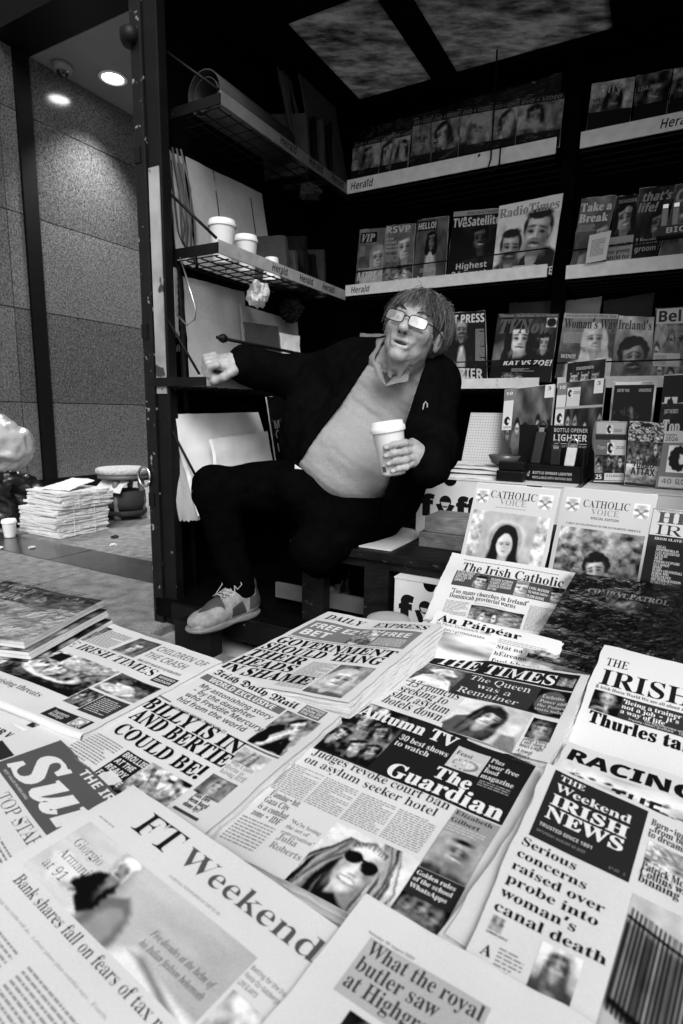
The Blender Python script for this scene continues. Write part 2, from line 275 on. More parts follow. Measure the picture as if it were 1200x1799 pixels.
('S','r'):(57,[[4,0,4,3,9,5,10,11,10,56,8,58,4,59,4,62,29,62,29,50,37,60,44,63,50,63,55,61,58,56,57,49,52,45,46,45,39,52,36,52,31,46,30,38,31,6,34,4,39,3,39,0]]),
('S','s'):(58,[[26,-2,15,2,11,0,10,-2,7,-2,7,21,11,21,14,11,21,5,28,3,34,4,37,7,38,12,38,15,35,18,14,31,9,37,7,44,8,49,10,54,13,58,17,61,22,63,44,61,46,64,49,64,49,44,46,44,42,52,36,58,30,59,23,57,21,52,23,46,46,33,50,27,51,19,51,13,49,8,46,4,41,0,36,-1]]),
('S','t'):(46,[[25,-2,16,0,13,2,10,9,10,56,4,56,4,60,26,85,29,85,29,62,42,62,42,56,29,56,30,10,34,8,37,9,41,15,44,13,40,5,33,0]]),
('S','u'):(75,[[21,-1,16,0,13,3,10,13,8,56,5,59,2,59,2,62,28,62,29,11,33,7,39,8,43,10,46,13,45,55,43,58,38,59,38,62,65,62,65,9,69,6,72,6,72,3,55,1,46,-2,46,8,37,1,30,-2]]),
('S','v'):(61,[[28,-2,3,58,-1,59,-1,62,33,62,33,59,28,58,26,57,26,54,37,24,48,54,47,57,45,58,41,59,41,62,61,62,61,59,56,56,32,-2]]),
('S','w'):(87,[[24,-2,0,58,-2,59,-2,62,28,62,28,59,23,56,24,50,33,25,42,47,37,58,34,59,34,62,65,62,65,59,60,57,60,52,67,28,77,56,71,59,71,62,89,62,89,59,85,57,61,-2,58,-2,45,39,28,-2]]),
('S','x'):(64,[[1,0,1,3,9,7,25,27,6,56,1,59,1,62,34,62,34,59,29,58,30,52,37,41,47,56,44,58,40,59,40,62,62,62,62,59,55,55,40,37,61,4,64,3,64,0,31,0,31,3,37,5,35,12,28,23,17,7,18,5,24,3,24,0]]),
('S','y'):(60,[[7,-28,2,-25,-1,-20,0,-12,3,-9,9,-8,14,-11,16,-20,19,-19,27,-6,28,-1,2,58,-1,59,-1,62,32,62,32,59,26,57,27,51,37,24,47,56,43,59,41,59,41,62,60,62,60,59,55,56,26,-19,19,-26,14,-28]]),
('S','z'):(59,[[3,0,3,3,34,57,21,57,14,54,10,48,9,43,5,43,6,62,55,62,55,58,25,5,36,5,45,9,50,16,52,22,55,22,54,0]]),
('I','F'):(82,[[-7,0,-7,3,0,4,4,8,8,17,24,81,23,83,19,86,15,87,15,90,85,90,80,65,76,65,75,75,71,81,63,85,49,85,45,82,36,50,48,50,54,53,59,57,63,64,66,64,57,27,54,27,53,37,52,40,50,43,41,45,35,45,26,9,26,7,28,5,35,3,35,0]]),
('I','I'):(50,[[-7,0,-7,3,0,4,4,8,8,17,24,81,22,85,14,87,14,90,57,90,57,87,49,86,45,82,42,73,26,9,28,5,35,3,35,0]]),
('I','N'):(94,[[62,-2,28,70,12,9,15,5,22,3,22,0,-7,0,-7,3,0,4,4,8,8,17,23,79,23,82,21,85,13,87,13,90,39,90,68,28,82,80,81,83,79,85,72,87,72,90,101,90,101,87,94,86,90,82,86,73,66,-2]]),
('I','P'):(82,[[-7,0,-7,3,0,4,4,8,8,17,24,81,23,83,19,86,15,87,15,90,52,90,74,85,82,69,81,62,77,56,72,50,65,46,54,44,34,43,26,9,26,7,28,5,35,3,35,0],[50,49,57,54,61,62,62,73,59,82,50,86,46,84,36,48]]),
('I','S'):(74,[[31,-2,6,3,2,-1,-2,-1,5,29,9,29,10,17,14,9,20,4,29,3,37,5,43,11,46,19,44,27,17,55,14,63,15,74,18,80,22,85,27,89,34,92,50,92,62,88,66,89,68,92,72,92,66,64,62,64,61,73,57,82,53,85,49,87,45,88,39,87,35,84,32,79,31,74,33,66,54,45,59,39,61,32,62,25,60,14,54,5,44,0]]),
('I','T'):(81,[[9,0,9,3,17,5,20,8,41,85,31,84,24,80,18,74,13,66,9,66,14,90,87,90,84,64,80,64,75,80,61,85,41,9,42,7,46,4,50,3,50,0]]),
('I','V'):(80,[[13,-2,17,74,16,79,14,83,11,86,6,87,6,90,46,90,46,87,39,85,36,78,33,25,75,77,76,82,74,86,68,87,68,90,96,90,95,86,91,86,81,76,18,-2]]),
('I','a'):(67,[[11,-2,5,-1,0,3,-3,8,-4,15,-3,22,2,37,11,50,17,55,25,60,33,62,40,60,43,53,45,61,59,61,46,11,46,9,48,8,52,10,57,17,60,16,50,3,39,-2,33,0,31,10,32,15,27,8,22,2,17,-1],[19,8,22,9,28,15,35,29,40,50,38,55,34,56,31,55,25,49,14,23,13,16,14,10]]),
('I','b'):(64,[[15,-2,3,1,-2,4,-1,10,18,82,17,86,10,87,10,90,38,94,26,51,34,59,44,62,50,61,54,57,57,52,58,44,57,37,52,22,42,9,36,5,26,0],[18,3,22,4,29,9,37,23,42,40,41,48,38,52,36,53,31,51,25,43,14,7,15,4]]),
('I','c'):(55,[[19,-2,10,0,4,4,-1,11,-2,19,-1,29,3,39,9,48,18,55,27,60,36,62,42,61,47,58,50,54,51,50,51,46,49,43,46,41,40,41,36,45,36,50,38,55,37,57,35,58,31,57,25,50,19,38,15,26,16,14,18,10,21,8,25,7,33,10,41,19,44,17,32,3]]),
('I','d'):(67,[[11,-2,5,-1,1,3,-2,9,-3,16,-1,30,6,43,16,54,24,60,33,62,38,61,43,59,49,82,47,86,41,86,41,90,68,94,46,10,48,8,51,10,56,18,59,16,49,3,45,-1,40,-2,33,0,31,7,33,15,28,8,23,2,17,-1],[22,9,28,15,38,36,40,50,39,55,35,57,30,54,21,41,15,25,13,16,15,10,17,9]]),
('I','e'):(54,[[17,-2,9,0,3,4,-1,11,-2,20,-1,27,1,34,10,48,16,54,22,58,28,61,35,62,41,61,46,59,49,55,50,50,48,42,41,35,31,29,16,25,15,18,16,13,17,10,20,8,24,7,32,10,39,19,43,17,32,3],[17,29,28,34,36,42,38,47,38,54,36,57,34,57,30,56,25,50,21,41]]),
('I','f'):(39,[[-13,-28,-18,-27,-22,-25,-24,-21,-25,-14,-21,-10,-16,-10,-12,-13,-14,-21,-14,-23,-9,-23,-5,-17,5,21,12,55,3,55,4,61,13,61,18,75,25,86,33,92,42,94,48,93,53,91,56,88,56,84,55,78,49,76,45,78,43,83,45,88,43,90,39,88,36,83,29,61,40,61,39,55,28,55,17,7,13,-6,8,-15,2,-22,-5,-26]]),
('I','h'):(71,[[42,-2,35,1,33,8,45,49,44,51,42,52,34,48,26,37,18,20,13,0,-4,0,18,82,17,86,10,86,10,90,37,94,23,39,30,49,37,56,43,61,50,62,58,59,61,52,56,34,49,11,50,9,51,9,55,11,61,20,64,18,53,3]]),
('I','i'):(39,[[23,75,20,77,18,80,18,87,20,89,23,91,30,91,33,89,35,87,35,83,35,80,33,77,30,75],[10,-2,6,-1,3,1,1,4,2,17,11,51,9,54,4,55,4,58,30,62,17,11,17,9,19,8,23,11,28,18,31,16,21,3]]),
('I','l'):(35,[[8,-2,4,-1,1,1,-1,4,0,17,17,83,16,86,10,87,10,90,37,94,14,11,15,9,17,8,21,11,26,18,29,16,19,2,14,-1]]),
('I','m'):(105,[[76,-2,69,1,67,8,79,49,78,52,76,52,70,50,64,43,57,30,46,0,30,0,45,49,44,52,43,52,39,51,31,44,23,30,16,11,13,0,-3,0,10,51,9,54,4,55,3,58,30,62,23,39,31,49,37,56,44,61,51,62,59,59,61,52,60,43,66,52,72,57,78,61,84,62,92,59,95,52,90,34,83,12,84,9,85,9,94,18,97,16,87,3,82,0]]),
('I','n'):(71,[[43,-2,36,1,34,8,45,49,44,51,43,52,35,49,27,38,19,21,13,0,-3,0,10,51,9,54,4,55,3,58,30,62,23,39,31,49,37,56,44,61,51,62,59,59,61,52,57,34,50,11,50,9,52,9,56,11,61,18,64,16,53,3,48,-1]]),
('I','o'):(63,[[19,-2,11,0,4,4,-1,11,-2,20,-1,27,1,34,10,48,15,54,22,58,28,61,35,62,44,60,51,56,56,49,57,41,56,33,50,19,46,12,40,7,34,2,27,-1],[21,3,24,4,30,10,37,26,41,48,39,55,34,58,31,57,25,51,18,34,14,12,16,5]]),
('I','p'):(66,[[-16,-28,-16,-24,-10,-23,-6,-14,10,50,9,54,3,55,3,58,29,62,25,48,35,59,46,62,51,61,56,58,59,52,60,45,59,37,56,29,53,21,48,13,42,7,36,2,29,-1,23,-2,18,-1,14,1,9,-19,9,-22,13,-24,17,-24,17,-28],[20,3,24,4,30,10,38,25,43,45,41,50,37,52,28,46,21,28,16,8,17,4]]),
('I','r'):(52,[[-3,0,10,51,9,54,4,55,3,58,30,62,23,38,34,56,42,62,44,62,50,60,52,53,50,46,47,44,44,44,40,45,36,48,31,45,22,28,13,0]]),
('I','s'):(50,[[18,-2,3,1,1,1,-1,-1,-5,-1,-1,22,3,21,7,7,16,3,22,5,24,10,21,18,8,37,6,46,7,52,11,57,16,61,23,62,38,59,41,60,42,61,46,61,43,41,39,41,35,54,27,58,21,56,19,51,21,46,37,23,38,16,37,12,35,7,32,3,28,1,24,-1]]),
('I','t'):(37,[[6,-2,-1,1,-2,14,9,55,3,55,3,59,16,67,27,80,32,80,27,60,37,60,36,55,25,55,13,11,14,9,15,8,20,11,26,19,29,17,23,9,18,3,12,-1]]),
('I','u'):(71,[[9,-2,2,1,-1,8,9,51,8,54,3,55,2,58,29,62,15,11,16,9,18,8,25,12,33,23,41,39,47,60,63,60,50,10,52,9,61,18,64,16,54,3,48,-1,43,-2,39,-1,36,1,34,4,34,12,36,21,29,11,23,4,16,0]]),
('I','v'):(57,[[10,-2,8,46,5,53,0,55,0,58,19,62,21,59,24,38,25,18,37,34,41,43,36,51,35,54,37,60,43,62,46,61,49,60,50,57,51,53,49,44,43,33,33,20,12,-2]]),
('I','w'):(84,[[10,-2,8,46,5,53,0,55,0,58,19,62,23,53,25,26,46,62,49,62,53,17,69,43,64,51,63,54,65,60,68,62,74,62,77,60,78,57,79,53,71,34,43,-2,39,-2,36,36,14,-2]]),
('H','0'):(77,[[38,-1,23,2,13,12,7,27,5,48,6,62,8,75,12,84,19,91,27,96,38,97,53,94,64,84,70,69,72,48,71,34,69,22,64,12,58,5,49,0],[38,15,45,17,49,23,51,34,52,48,51,62,49,73,45,79,38,81,32,79,28,73,26,62,25,48,26,34,28,23,32,17]]),
('H','1'):(77,[[35,0,36,75,18,59,8,71,39,96,55,96,55,0]]),
('H','2'):(77,[[5,0,5,14,45,56,49,64,49,74,46,78,43,80,38,80,27,78,16,71,5,84,19,93,31,97,39,97,48,96,56,94,62,90,66,85,69,78,70,71,69,64,67,57,57,44,31,18,31,17,72,17,72,0]]),
('H','3'):(77,[[33,-1,18,0,5,4,5,21,18,16,31,15,40,16,46,19,49,23,50,29,48,36,45,38,35,41,20,42,20,57,35,57,45,61,48,66,48,75,46,78,41,80,35,81,29,80,15,74,5,88,18,95,27,97,37,97,50,96,60,91,66,84,69,74,67,65,63,59,56,54,48,50,58,48,65,43,70,36,71,28,70,20,67,13,62,7,55,2,45,0]]),
('H','4'):(77,[[43,0,43,20,2,20,2,34,44,96,63,96,63,36,75,36,75,20,63,20,63,0],[20,36,43,36,44,73,38,62]]),
('H','5'):(77,[[32,-1,18,0,7,4,7,21,19,17,32,15,40,16,45,19,49,24,50,30,45,41,31,45,17,43,8,47,12,96,64,96,64,79,30,79,28,60,40,61,49,60,56,58,62,54,67,48,70,41,71,32,68,18,61,8,49,1]]),
('H','6'):(77,[[40,-1,30,0,22,3,15,9,9,17,6,28,5,49,8,65,14,79,19,85,25,90,32,94,42,96,66,96,66,80,54,81,44,80,36,77,30,73,26,67,24,60,23,51,32,59,38,62,45,62,56,60,65,54,71,45,72,32,70,18,64,8,53,1],[39,15,45,16,49,19,52,24,53,32,52,38,50,43,46,46,40,47,32,45,27,40,25,33,26,25,31,18,35,16]]),
('H','8'):(77,[[38,-1,24,0,14,6,7,14,5,24,6,33,10,40,16,46,23,50,12,60,9,66,8,74,9,81,12,87,17,91,23,95,31,96,46,96,54,95,60,91,65,87,68,81,69,74,68,66,64,60,59,55,52,51,62,44,69,36,71,31,72,25,71,17,68,11,63,6,56,2,48,-1],[38,59,46,64,49,68,50,73,49,77,47,80,43,82,38,82,34,82,30,80,28,77,27,73,28,68,30,64],[38,14,45,14,49,17,52,21,53,25,51,32,37,42,27,35,24,31,24,26,24,21,27,17,32,14]]),
('H','9'):(77,[[11,0,11,16,23,14,33,15,41,18,47,23,50,29,52,36,53,44,45,37,39,34,31,33,20,35,12,41,6,51,4,64,6,78,13,88,23,95,37,97,46,96,55,92,62,87,67,79,71,68,72,47,69,31,63,17,58,11,52,6,44,2,35,-1],[37,49,45,51,50,56,52,62,50,71,45,78,42,80,37,81,32,80,28,77,25,72,24,64,25,58,27,53,31,50]]),
('H','A'):(93,[[0,0,34,96,59,96,93,0,71,0,64,23,29,23,22,0],[34,40,59,40,46,81,41,62]]),
('H','B'):(90,[[12,0,12,96,42,96,59,95,71,91,78,83,81,72,80,64,77,58,72,53,66,50,75,47,78,44,81,40,83,35,83,28,81,16,74,7,63,2,48,0],[32,58,52,59,56,61,59,64,60,69,59,74,56,77,51,79,32,79],[32,17,53,18,58,20,61,24,62,30,61,35,58,38,53,41,32,42]]),
('H','C'):(86,[[51,-1,37,0,27,5,18,12,12,22,9,34,8,48,9,61,13,73,19,83,28,91,39,96,53,97,67,95,81,91,74,74,58,80,53,80,42,78,35,72,30,61,29,48,30,34,34,24,42,18,53,16,71,19,77,21,77,4,65,0]]),
('H','D'):(99,[[12,0,12,96,42,96,56,95,68,91,78,84,86,75,90,63,92,49,88,28,78,12,61,3,39,0],[32,17,41,17,63,25,71,48,69,62,64,72,55,77,43,79,32,79]]),
('H','E'):(75,[[12,0,12,96,67,96,67,79,32,79,32,58,65,58,65,42,32,42,32,17,67,17,67,0]]),
('H','F'):(74,[[12,0,12,96,67,96,67,79,32,79,32,55,65,55,65,38,32,38,32,0]]),
('H','G'):(97,[[52,-1,33,2,19,11,11,27,8,48,9,62,14,74,21,84,31,91,43,96,58,97,73,96,86,91,80,75,64,80,49,79,42,76,37,71,32,65,30,57,29,48,29,39,31,31,35,25,39,20,46,17,67,17,67,37,48,37,48,54,86,54,86,4,71,0]]),
('H','H'):(103,[[12,0,12,96,32,96,32,58,70,58,70,96,91,96,91,0,70,0,70,41,32,41,32,0]]),
('H','I'):(52,[[4,0,4,12,16,17,16,79,4,84,4,96,48,96,48,84,36,79,36,17,48,12,48,0]]),
('H','J'):(44,[[-10,-27,-10,-10,3,-11,9,-8,12,0,12,96,32,96,32,6,31,-5,29,-14,24,-20,18,-25,10,-27]]),
('H','K'):(89,[[12,0,12,96,32,96,32,52,66,96,89,96,55,53,89,0,66,0,41,40,32,34,32,0]]),
('H','L'):(76,[[12,0,12,96,32,96,32,17,71,17,71,0]]),
('H','M'):(127,[[12,0,12,96,40,96,63,23,87,96,115,96,115,0,96,0,96,75,71,0,53,0,29,75,30,45,30,0]]),
('H','N'):(109,[[12,0,12,96,38,96,80,24,79,96,97,96,97,0,71,0,29,73,30,45,30,0]]),
('H','O'):(107,[[53,-1,39,0,28,5,19,12,13,22,9,34,8,48,9,62,13,74,19,84,28,91,39,96,54,97,68,96,79,91,88,84,94,74,98,62,99,48,98,34,94,22,88,12,79,5,68,0],[53,16,65,18,72,24,76,35,78,48,76,62,72,72,65,78,54,80,42,78,35,72,31,62,29,48,31,35,35,24,42,18]]),
('H','P'):(84,[[12,0,12,96,43,96,59,94,70,88,76,78,78,66,77,58,75,50,70,44,63,39,54,35,32,34,32,0],[32,51,47,52,53,54,56,59,58,65,54,76,42,79,32,79]]),
('H','R'):(89,[[12,0,12,96,40,96,57,94,69,89,76,80,78,67,78,61,73,51,65,44,60,42,89,0,66,0,43,37,32,37,32,0],[32,53,48,54,53,57,57,61,58,67,57,72,53,76,47,79,32,79]]),
('H','S'):(74,[[33,-1,19,0,6,4,6,23,28,16,35,15,41,16,46,18,48,22,49,26,47,31,43,34,19,48,12,54,8,64,7,70,9,81,16,90,26,95,40,97,54,96,68,91,62,75,45,80,34,80,30,78,28,75,27,71,28,66,32,63,58,48,66,39,68,34,69,27,66,15,59,6,48,1]]),
('H','T'):(78,[[29,0,29,79,3,79,3,96,75,96,75,79,49,79,49,0]]),
('H','U'):(102,[[50,-1,34,1,21,8,14,20,11,34,11,96,32,96,32,37,33,27,37,21,43,17,51,16,59,17,65,21,69,28,70,37,70,96,90,96,90,34,89,24,86,16,80,9,73,3,63,0]]),
('H','V'):(87,[[32,0,0,96,21,96,44,18,49,39,67,96,87,96,55,0]]),
('H','W'):(130,[[24,0,0,96,20,96,37,18,41,42,55,96,75,96,93,18,98,44,110,96,130,96,105,0,82,0,65,73,60,50,48,0]]),
('H','X'):(90,[[0,0,32,49,2,96,24,96,45,61,65,96,87,96,57,48,90,0,66,0,44,36,22,0]]),
('H','Y'):(84,[[32,0,32,37,0,96,22,96,42,56,62,96,84,96,52,37,52,0]]),
('H','Z'):(78,[[3,0,3,13,49,79,4,79,4,96,73,96,73,83,27,17,75,17,75,0]]),
('H','a'):(81,[[28,-1,19,0,12,4,7,12,6,22,8,32,14,39,24,43,51,46,50,54,48,57,45,59,34,60,19,55,12,68,26,73,41,75,54,73,63,68,69,60,71,49,71,0,57,0,53,10,48,5,43,1,36,-1],[36,13,42,14,47,17,50,22,51,34,35,33,30,30,27,26,26,22,27,18,29,15]]),
('H','b'):(85,[[51,-1,44,-1,38,2,30,8,29,8,26,0,10,0,10,102,30,102,30,64,38,72,44,74,51,75,62,72,71,65,77,53,79,37,77,20,71,8,62,1],[45,15,51,16,55,21,58,28,59,37,58,46,55,53,51,57,45,59,38,57,34,54,31,48,30,37,31,28,34,21,38,16]]),
('H','c'):(69,[[40,-1,26,1,15,8,8,19,6,36,7,48,11,58,16,66,23,71,32,74,49,74,65,70,59,54,46,58,42,59,30,53,26,36,27,27,31,20,35,16,42,15,53,17,63,21,63,4,53,0]]),
('H','d'):(85,[[34,-1,23,1,14,8,8,20,6,37,8,53,14,65,23,72,34,75,41,74,47,72,56,64,55,79,55,102,75,102,75,0,59,0,55,10,47,2,41,-1],[41,15,48,16,52,20,55,26,56,36,55,46,53,53,48,57,40,58,35,57,30,53,27,46,26,36,27,27,30,20,35,16]]),
('H','e'):(79,[[33,0,24,3,17,8,11,15,7,25,6,36,7,48,10,58,16,65,23,70,31,74,41,75,54,73,65,66,71,56,74,41,74,32,26,32,28,24,31,18,37,15,45,14,57,15,69,19,69,4,58,0,52,-1],[27,45,55,45,54,51,51,56,47,59,41,60,36,60,31,57,28,52]]),
('H','f'):(52,[[14,0,14,58,3,58,3,68,14,73,14,87,17,93,21,98,26,101,40,103,58,100,53,85,42,87,38,86,36,84,34,78,34,73,51,73,51,58,34,58,34,0]]),
('H','g'):(85,[[38,-32,17,-30,10,-28,10,-12,24,-16,39,-18,51,-13,55,10,50,5,46,1,40,-1,34,-1,22,1,13,9,8,21,6,37,8,53,14,65,22,72,34,75,46,72,56,64,58,73,75,73,75,0,72,-14,65,-24,54,-30],[41,14,48,15,52,19,55,25,56,36,55,47,52,53,48,57,41,58,30,53,26,36,30,20]]),
('H','h'):(88,[[10,0,10,102,30,102,30,64,31,64,35,69,40,72,45,74,52,75,63,73,71,68,76,60,78,48,78,0,58,0,58,43,55,55,46,59,39,57,34,52,31,45,30,35,30,0]]),
('H','i'):(41,[[16,83,13,85,10,88,10,92,10,97,13,100,21,102,28,100,31,97,31,92,31,88,28,85,25,83],[10,0,10,73,30,73,30,0]]),
('H','l'):(41,[[10,0,10,102,30,102,30,0]]),
('H','m'):(132,[[10,0,10,73,26,73,28,64,30,64,34,69,39,72,45,74,51,75,58,74,65,72,70,69,73,64,75,64,79,69,84,72,90,74,97,75,108,73,115,68,120,60,122,48,122,0,102,0,102,43,99,55,91,59,84,57,80,53,77,46,76,37,76,0,56,0,56,43,53,55,45,59,38,57,34,52,31,45,30,0]]),
('H','n'):(88,[[10,0,10,73,26,73,28,64,30,64,34,69,39,72,45,74,52,75,63,73,71,68,76,60,78,48,78,0,58,0,57,50,55,55,52,58,46,59,39,57,34,52,31,45,30,0]]),
('H','o'):(83,[[41,-1,32,0,23,3,16,9,11,16,7,26,6,37,8,53,16,65,27,72,42,75,52,74,60,70,67,65,73,57,76,48,77,37,75,21,68,9,56,1],[42,15,48,16,53,20,56,27,57,37,56,46,53,53,48,57,42,59,35,57,30,53,27,46,26,37,27,27,30,20,35,16]]),
('H','q'):(85,[[55,-32,55,10,47,2,41,-1,34,-1,23,1,14,8,8,20,6,37,8,53,14,65,23,72,34,75,41,74,47,72,56,64,58,73,75,73,75,-32],[41,14,48,16,52,19,55,25,56,36,55,46,53,53,48,57,41,58,34,57,30,53,27,46,26,36,30,20]]),
('H','r'):(61,[[10,0,10,73,26,73,29,61,30,61,33,66,38,71,44,74,58,74,57,55,46,56,37,52,33,48,31,44,30,0]]),
('H','s'):(67,[[30,-1,17,0,6,3,6,19,25,14,36,14,39,15,41,17,42,21,37,26,15,37,8,44,6,54,8,63,14,70,23,73,35,75,48,73,61,69,55,55,40,60,35,60,28,59,26,55,27,52,52,39,59,32,61,28,62,22,60,12,54,5,44,0]]),
('H','t'):(58,[[29,-1,24,1,19,4,16,8,13,15,13,58,3,58,3,67,14,73,20,89,33,89,33,73,53,73,53,58,33,58,33,19,35,17,41,15,54,17,54,2,41,-1]]),
('H','u'):(88,[[36,-1,25,0,17,5,12,13,10,26,10,73,30,73,31,24,33,19,37,16,42,15,50,16,54,21,57,28,58,39,58,73,78,73,78,0,62,0,60,9,59,9,55,5,49,1,43,-1]]),
('H','v'):(76,[[28,0,0,73,21,73,38,17,41,32,55,73,76,73,48,0]]),
('H','w'):(115,[[22,0,1,73,21,73,34,17,38,38,47,73,69,73,81,17,85,41,94,73,114,73,93,0,71,0,57,58,44,0]]),
('H','y'):(76,[[5,-31,5,-15,12,-16,18,-15,22,-12,29,1,0,73,22,73,39,19,41,32,55,73,76,73,45,-9,40,-19,33,-27,25,-31]]),
('H','z'):(66,[[4,0,4,12,38,58,6,58,6,73,60,73,60,60,27,15,62,15,62,0]]),
('F','D'):(109,[[55,-3,22,14,12,9,8,13,20,25,36,29,40,31,41,35,27,57,27,66,33,72,50,80,40,83,30,84,21,83,15,80,11,76,9,70,13,61,22,54,20,49,7,57,3,71,4,79,8,86,13,92,20,97,28,99,38,100,49,99,60,96,70,92,79,85,87,77,97,61,102,46,102,39,101,28,96,18,88,10,78,3,69,-2],[78,12,87,17,92,26,92,39,84,54,69,69,59,76,48,73,45,70,45,64,60,39,57,33,42,26,63,13,68,11]]),
('F','I'):(84,[[26,52,17,55,10,59,6,66,4,73,6,80,10,87,16,91,30,97,32,100,36,100,64,84,69,88,64,93,68,98,72,97,76,94,76,88,51,72,27,83,18,83,11,77,10,73,11,67,15,63,21,59,27,57],[28,-3,25,1,22,9,17,11,11,10,8,5,2,7,9,17,18,20,29,19,32,22,36,19,36,13,45,6,52,6,58,11,59,14,43,46,43,53,56,67,65,72,73,72,76,69,76,63,72,61,65,65,61,62,62,54,76,25,71,15,54,1,31,-2]]),
('F','M'):(149,[[28,-3,19,5,12,-1,9,3,21,18,25,19,38,12,44,23,46,41,44,61,40,75,33,84,24,86,15,84,9,78,7,69,9,59,17,51,28,46,26,41,14,46,6,53,1,61,0,70,1,78,4,85,8,91,14,95,21,98,29,99,42,96,52,88,60,97,70,100,82,97,92,87,101,96,115,99,126,97,134,92,139,83,141,70,144,70,144,65,136,63,131,60,128,56,128,18,134,13,143,19,145,15,128,-3,124,-3,119,4,109,12,110,53,123,65,122,77,119,83,114,87,108,88,100,86,95,81,98,69,99,55,92,25,71,-3,67,-3,58,5,52,-1,48,3,62,18,77,12,81,24,82,42,81,62,78,77,72,87,65,91,60,89,56,83,61,71,62,55,60,35,50,17,32,-3]]),
('F','a'):(63,[[14,-3,11,0,12,4,5,16,3,29,4,36,7,44,20,58,31,67,35,67,35,66,56,58,56,54,52,50,53,14,55,13,60,17,63,14,48,-3,45,-1,46,1,39,6,36,14],[26,13,36,20,36,50,24,56,20,47,19,28,24,14]]),
('F','h'):(62,[[30,-27,27,-25,40,0,44,15,44,31,38,46,32,54,25,48,25,15,29,13,34,17,37,14,20,-3,16,-3,11,2,5,5,5,9,8,12,9,16,9,86,7,91,10,93,14,89,16,81,19,88,24,93,30,97,37,98,37,94,31,93,28,90,25,78,25,54,45,68,48,65,46,63,57,43,59,32,56,13,47,-6]]),
('F','i'):(43,[[14,74,17,86,21,96,27,99,31,98,32,94,18,74],[26,-3,22,-1,23,0,16,5,13,51,9,50,6,48,3,51,21,68,24,66,23,62,34,56,34,52,31,50,31,13,35,14,39,17,42,14]]),
('F','l'):(38,[[24,-3,21,-1,22,1,18,4,5,8,5,12,8,16,7,88,5,91,9,93,12,89,15,81,18,88,23,93,29,97,36,98,36,94,30,93,26,90,24,78,24,19,34,13,39,16,42,14]]),
('F','r'):(50,[[26,-3,23,-1,24,1,20,4,8,8,8,12,10,15,10,50,8,53,6,50,3,53,17,68,20,66,20,64,25,59,27,51,36,68,40,68,43,62,48,58,48,53,42,43,37,43,36,48,33,53,27,43,27,18,38,14,42,18,45,15]]),
('F','s'):(60,[[5,10,5,14,13,20,15,25,14,30,4,44,27,68,37,63,43,61,50,64,53,71,50,78,43,81,37,78,34,72,28,76,33,83,42,86,49,84,55,79,57,71,54,60,42,45,48,41,56,30,56,25,55,19,53,13,28,-3],[26,35,38,48,31,50,20,56,16,51],[39,8,44,14,44,21,35,32,31,32,19,18,33,8]]),
('F','y'):(63,[[31,-27,28,-25,42,0,45,15,45,31,39,46,34,54,26,48,27,14,30,13,34,16,37,13,21,-3,17,-3,14,1,6,5,6,9,10,11,10,48,5,56,8,62,18,72,21,70,19,65,26,54,46,68,49,65,47,63,59,42,60,32,57,13,48,-6]]),
('P','.'):(38,[[16,0,11,5,11,12,16,17,23,17,28,12,28,5,23,0]]),
('P',','):(38,[[8,-24,14,14,27,14,17,-24]]),
('P',"'"):(41,[[16,64,14,102,27,102,26,64]]),
('P','!'):(39,[[13,32,13,102,26,102,26,32],[16,0,11,5,11,12,16,17,23,17,28,12,28,5,23,0]]),
('P','?'):(72,[[26,30,28,46,34,54,46,63,52,71,52,81,47,88,40,92,31,92,24,88,19,81,18,76,5,76,7,84,10,90,15,96,21,100,28,102,36,103,44,102,51,100,57,96,61,90,64,84,65,76,64,69,61,62,57,57,41,44,39,37,39,30],[29,0,24,5,24,12,29,17,36,17,41,12,41,5,36,0]]),
('P',':'):(38,[[16,0,11,5,11,12,16,17,23,17,28,12,28,5,23,0],[16,55,11,60,11,67,16,72,23,72,28,67,28,60,23,55]]),
('P','&'):(90,[[30,0,22,2,16,7,11,12,8,19,7,27,10,38,22,51,49,73,52,81,52,85,49,89,45,91,37,92,31,89,28,83,28,76,41,57,88,0,73,0,20,64,16,74,16,86,18,92,22,96,27,100,33,102,47,102,53,100,62,92,64,87,64,76,58,65,26,39,20,31,20,22,25,14,33,10,45,10,56,15,64,24,69,37,70,45,82,45,79,29,67,9,61,5,47,-1]]),
('P','£'):(85,[[7,8,7,11,12,12,16,15,18,19,18,80,20,88,25,94,31,99,39,102,48,103,55,102,62,100,68,96,72,91,76,84,77,77,66,75,64,82,60,87,55,91,48,92,37,89,31,82,29,72,30,21,27,15],[7,0,7,11,63,12,66,14,66,21,78,21,76,10,73,5,68,1,60,0],[7,46,7,56,62,56,62,46]]),
('P','+'):(91,[[40,7,40,73,51,73,51,7],[12,34,12,45,78,45,78,34]]),
('P','-'):(91,[[67,49,67,38,23,38,23,49]]),
('P','‘'):(35,[[10,64,21,102,30,102,24,64]]),
('P','’'):(35,[[10,64,16,102,30,102,20,64]]),
}

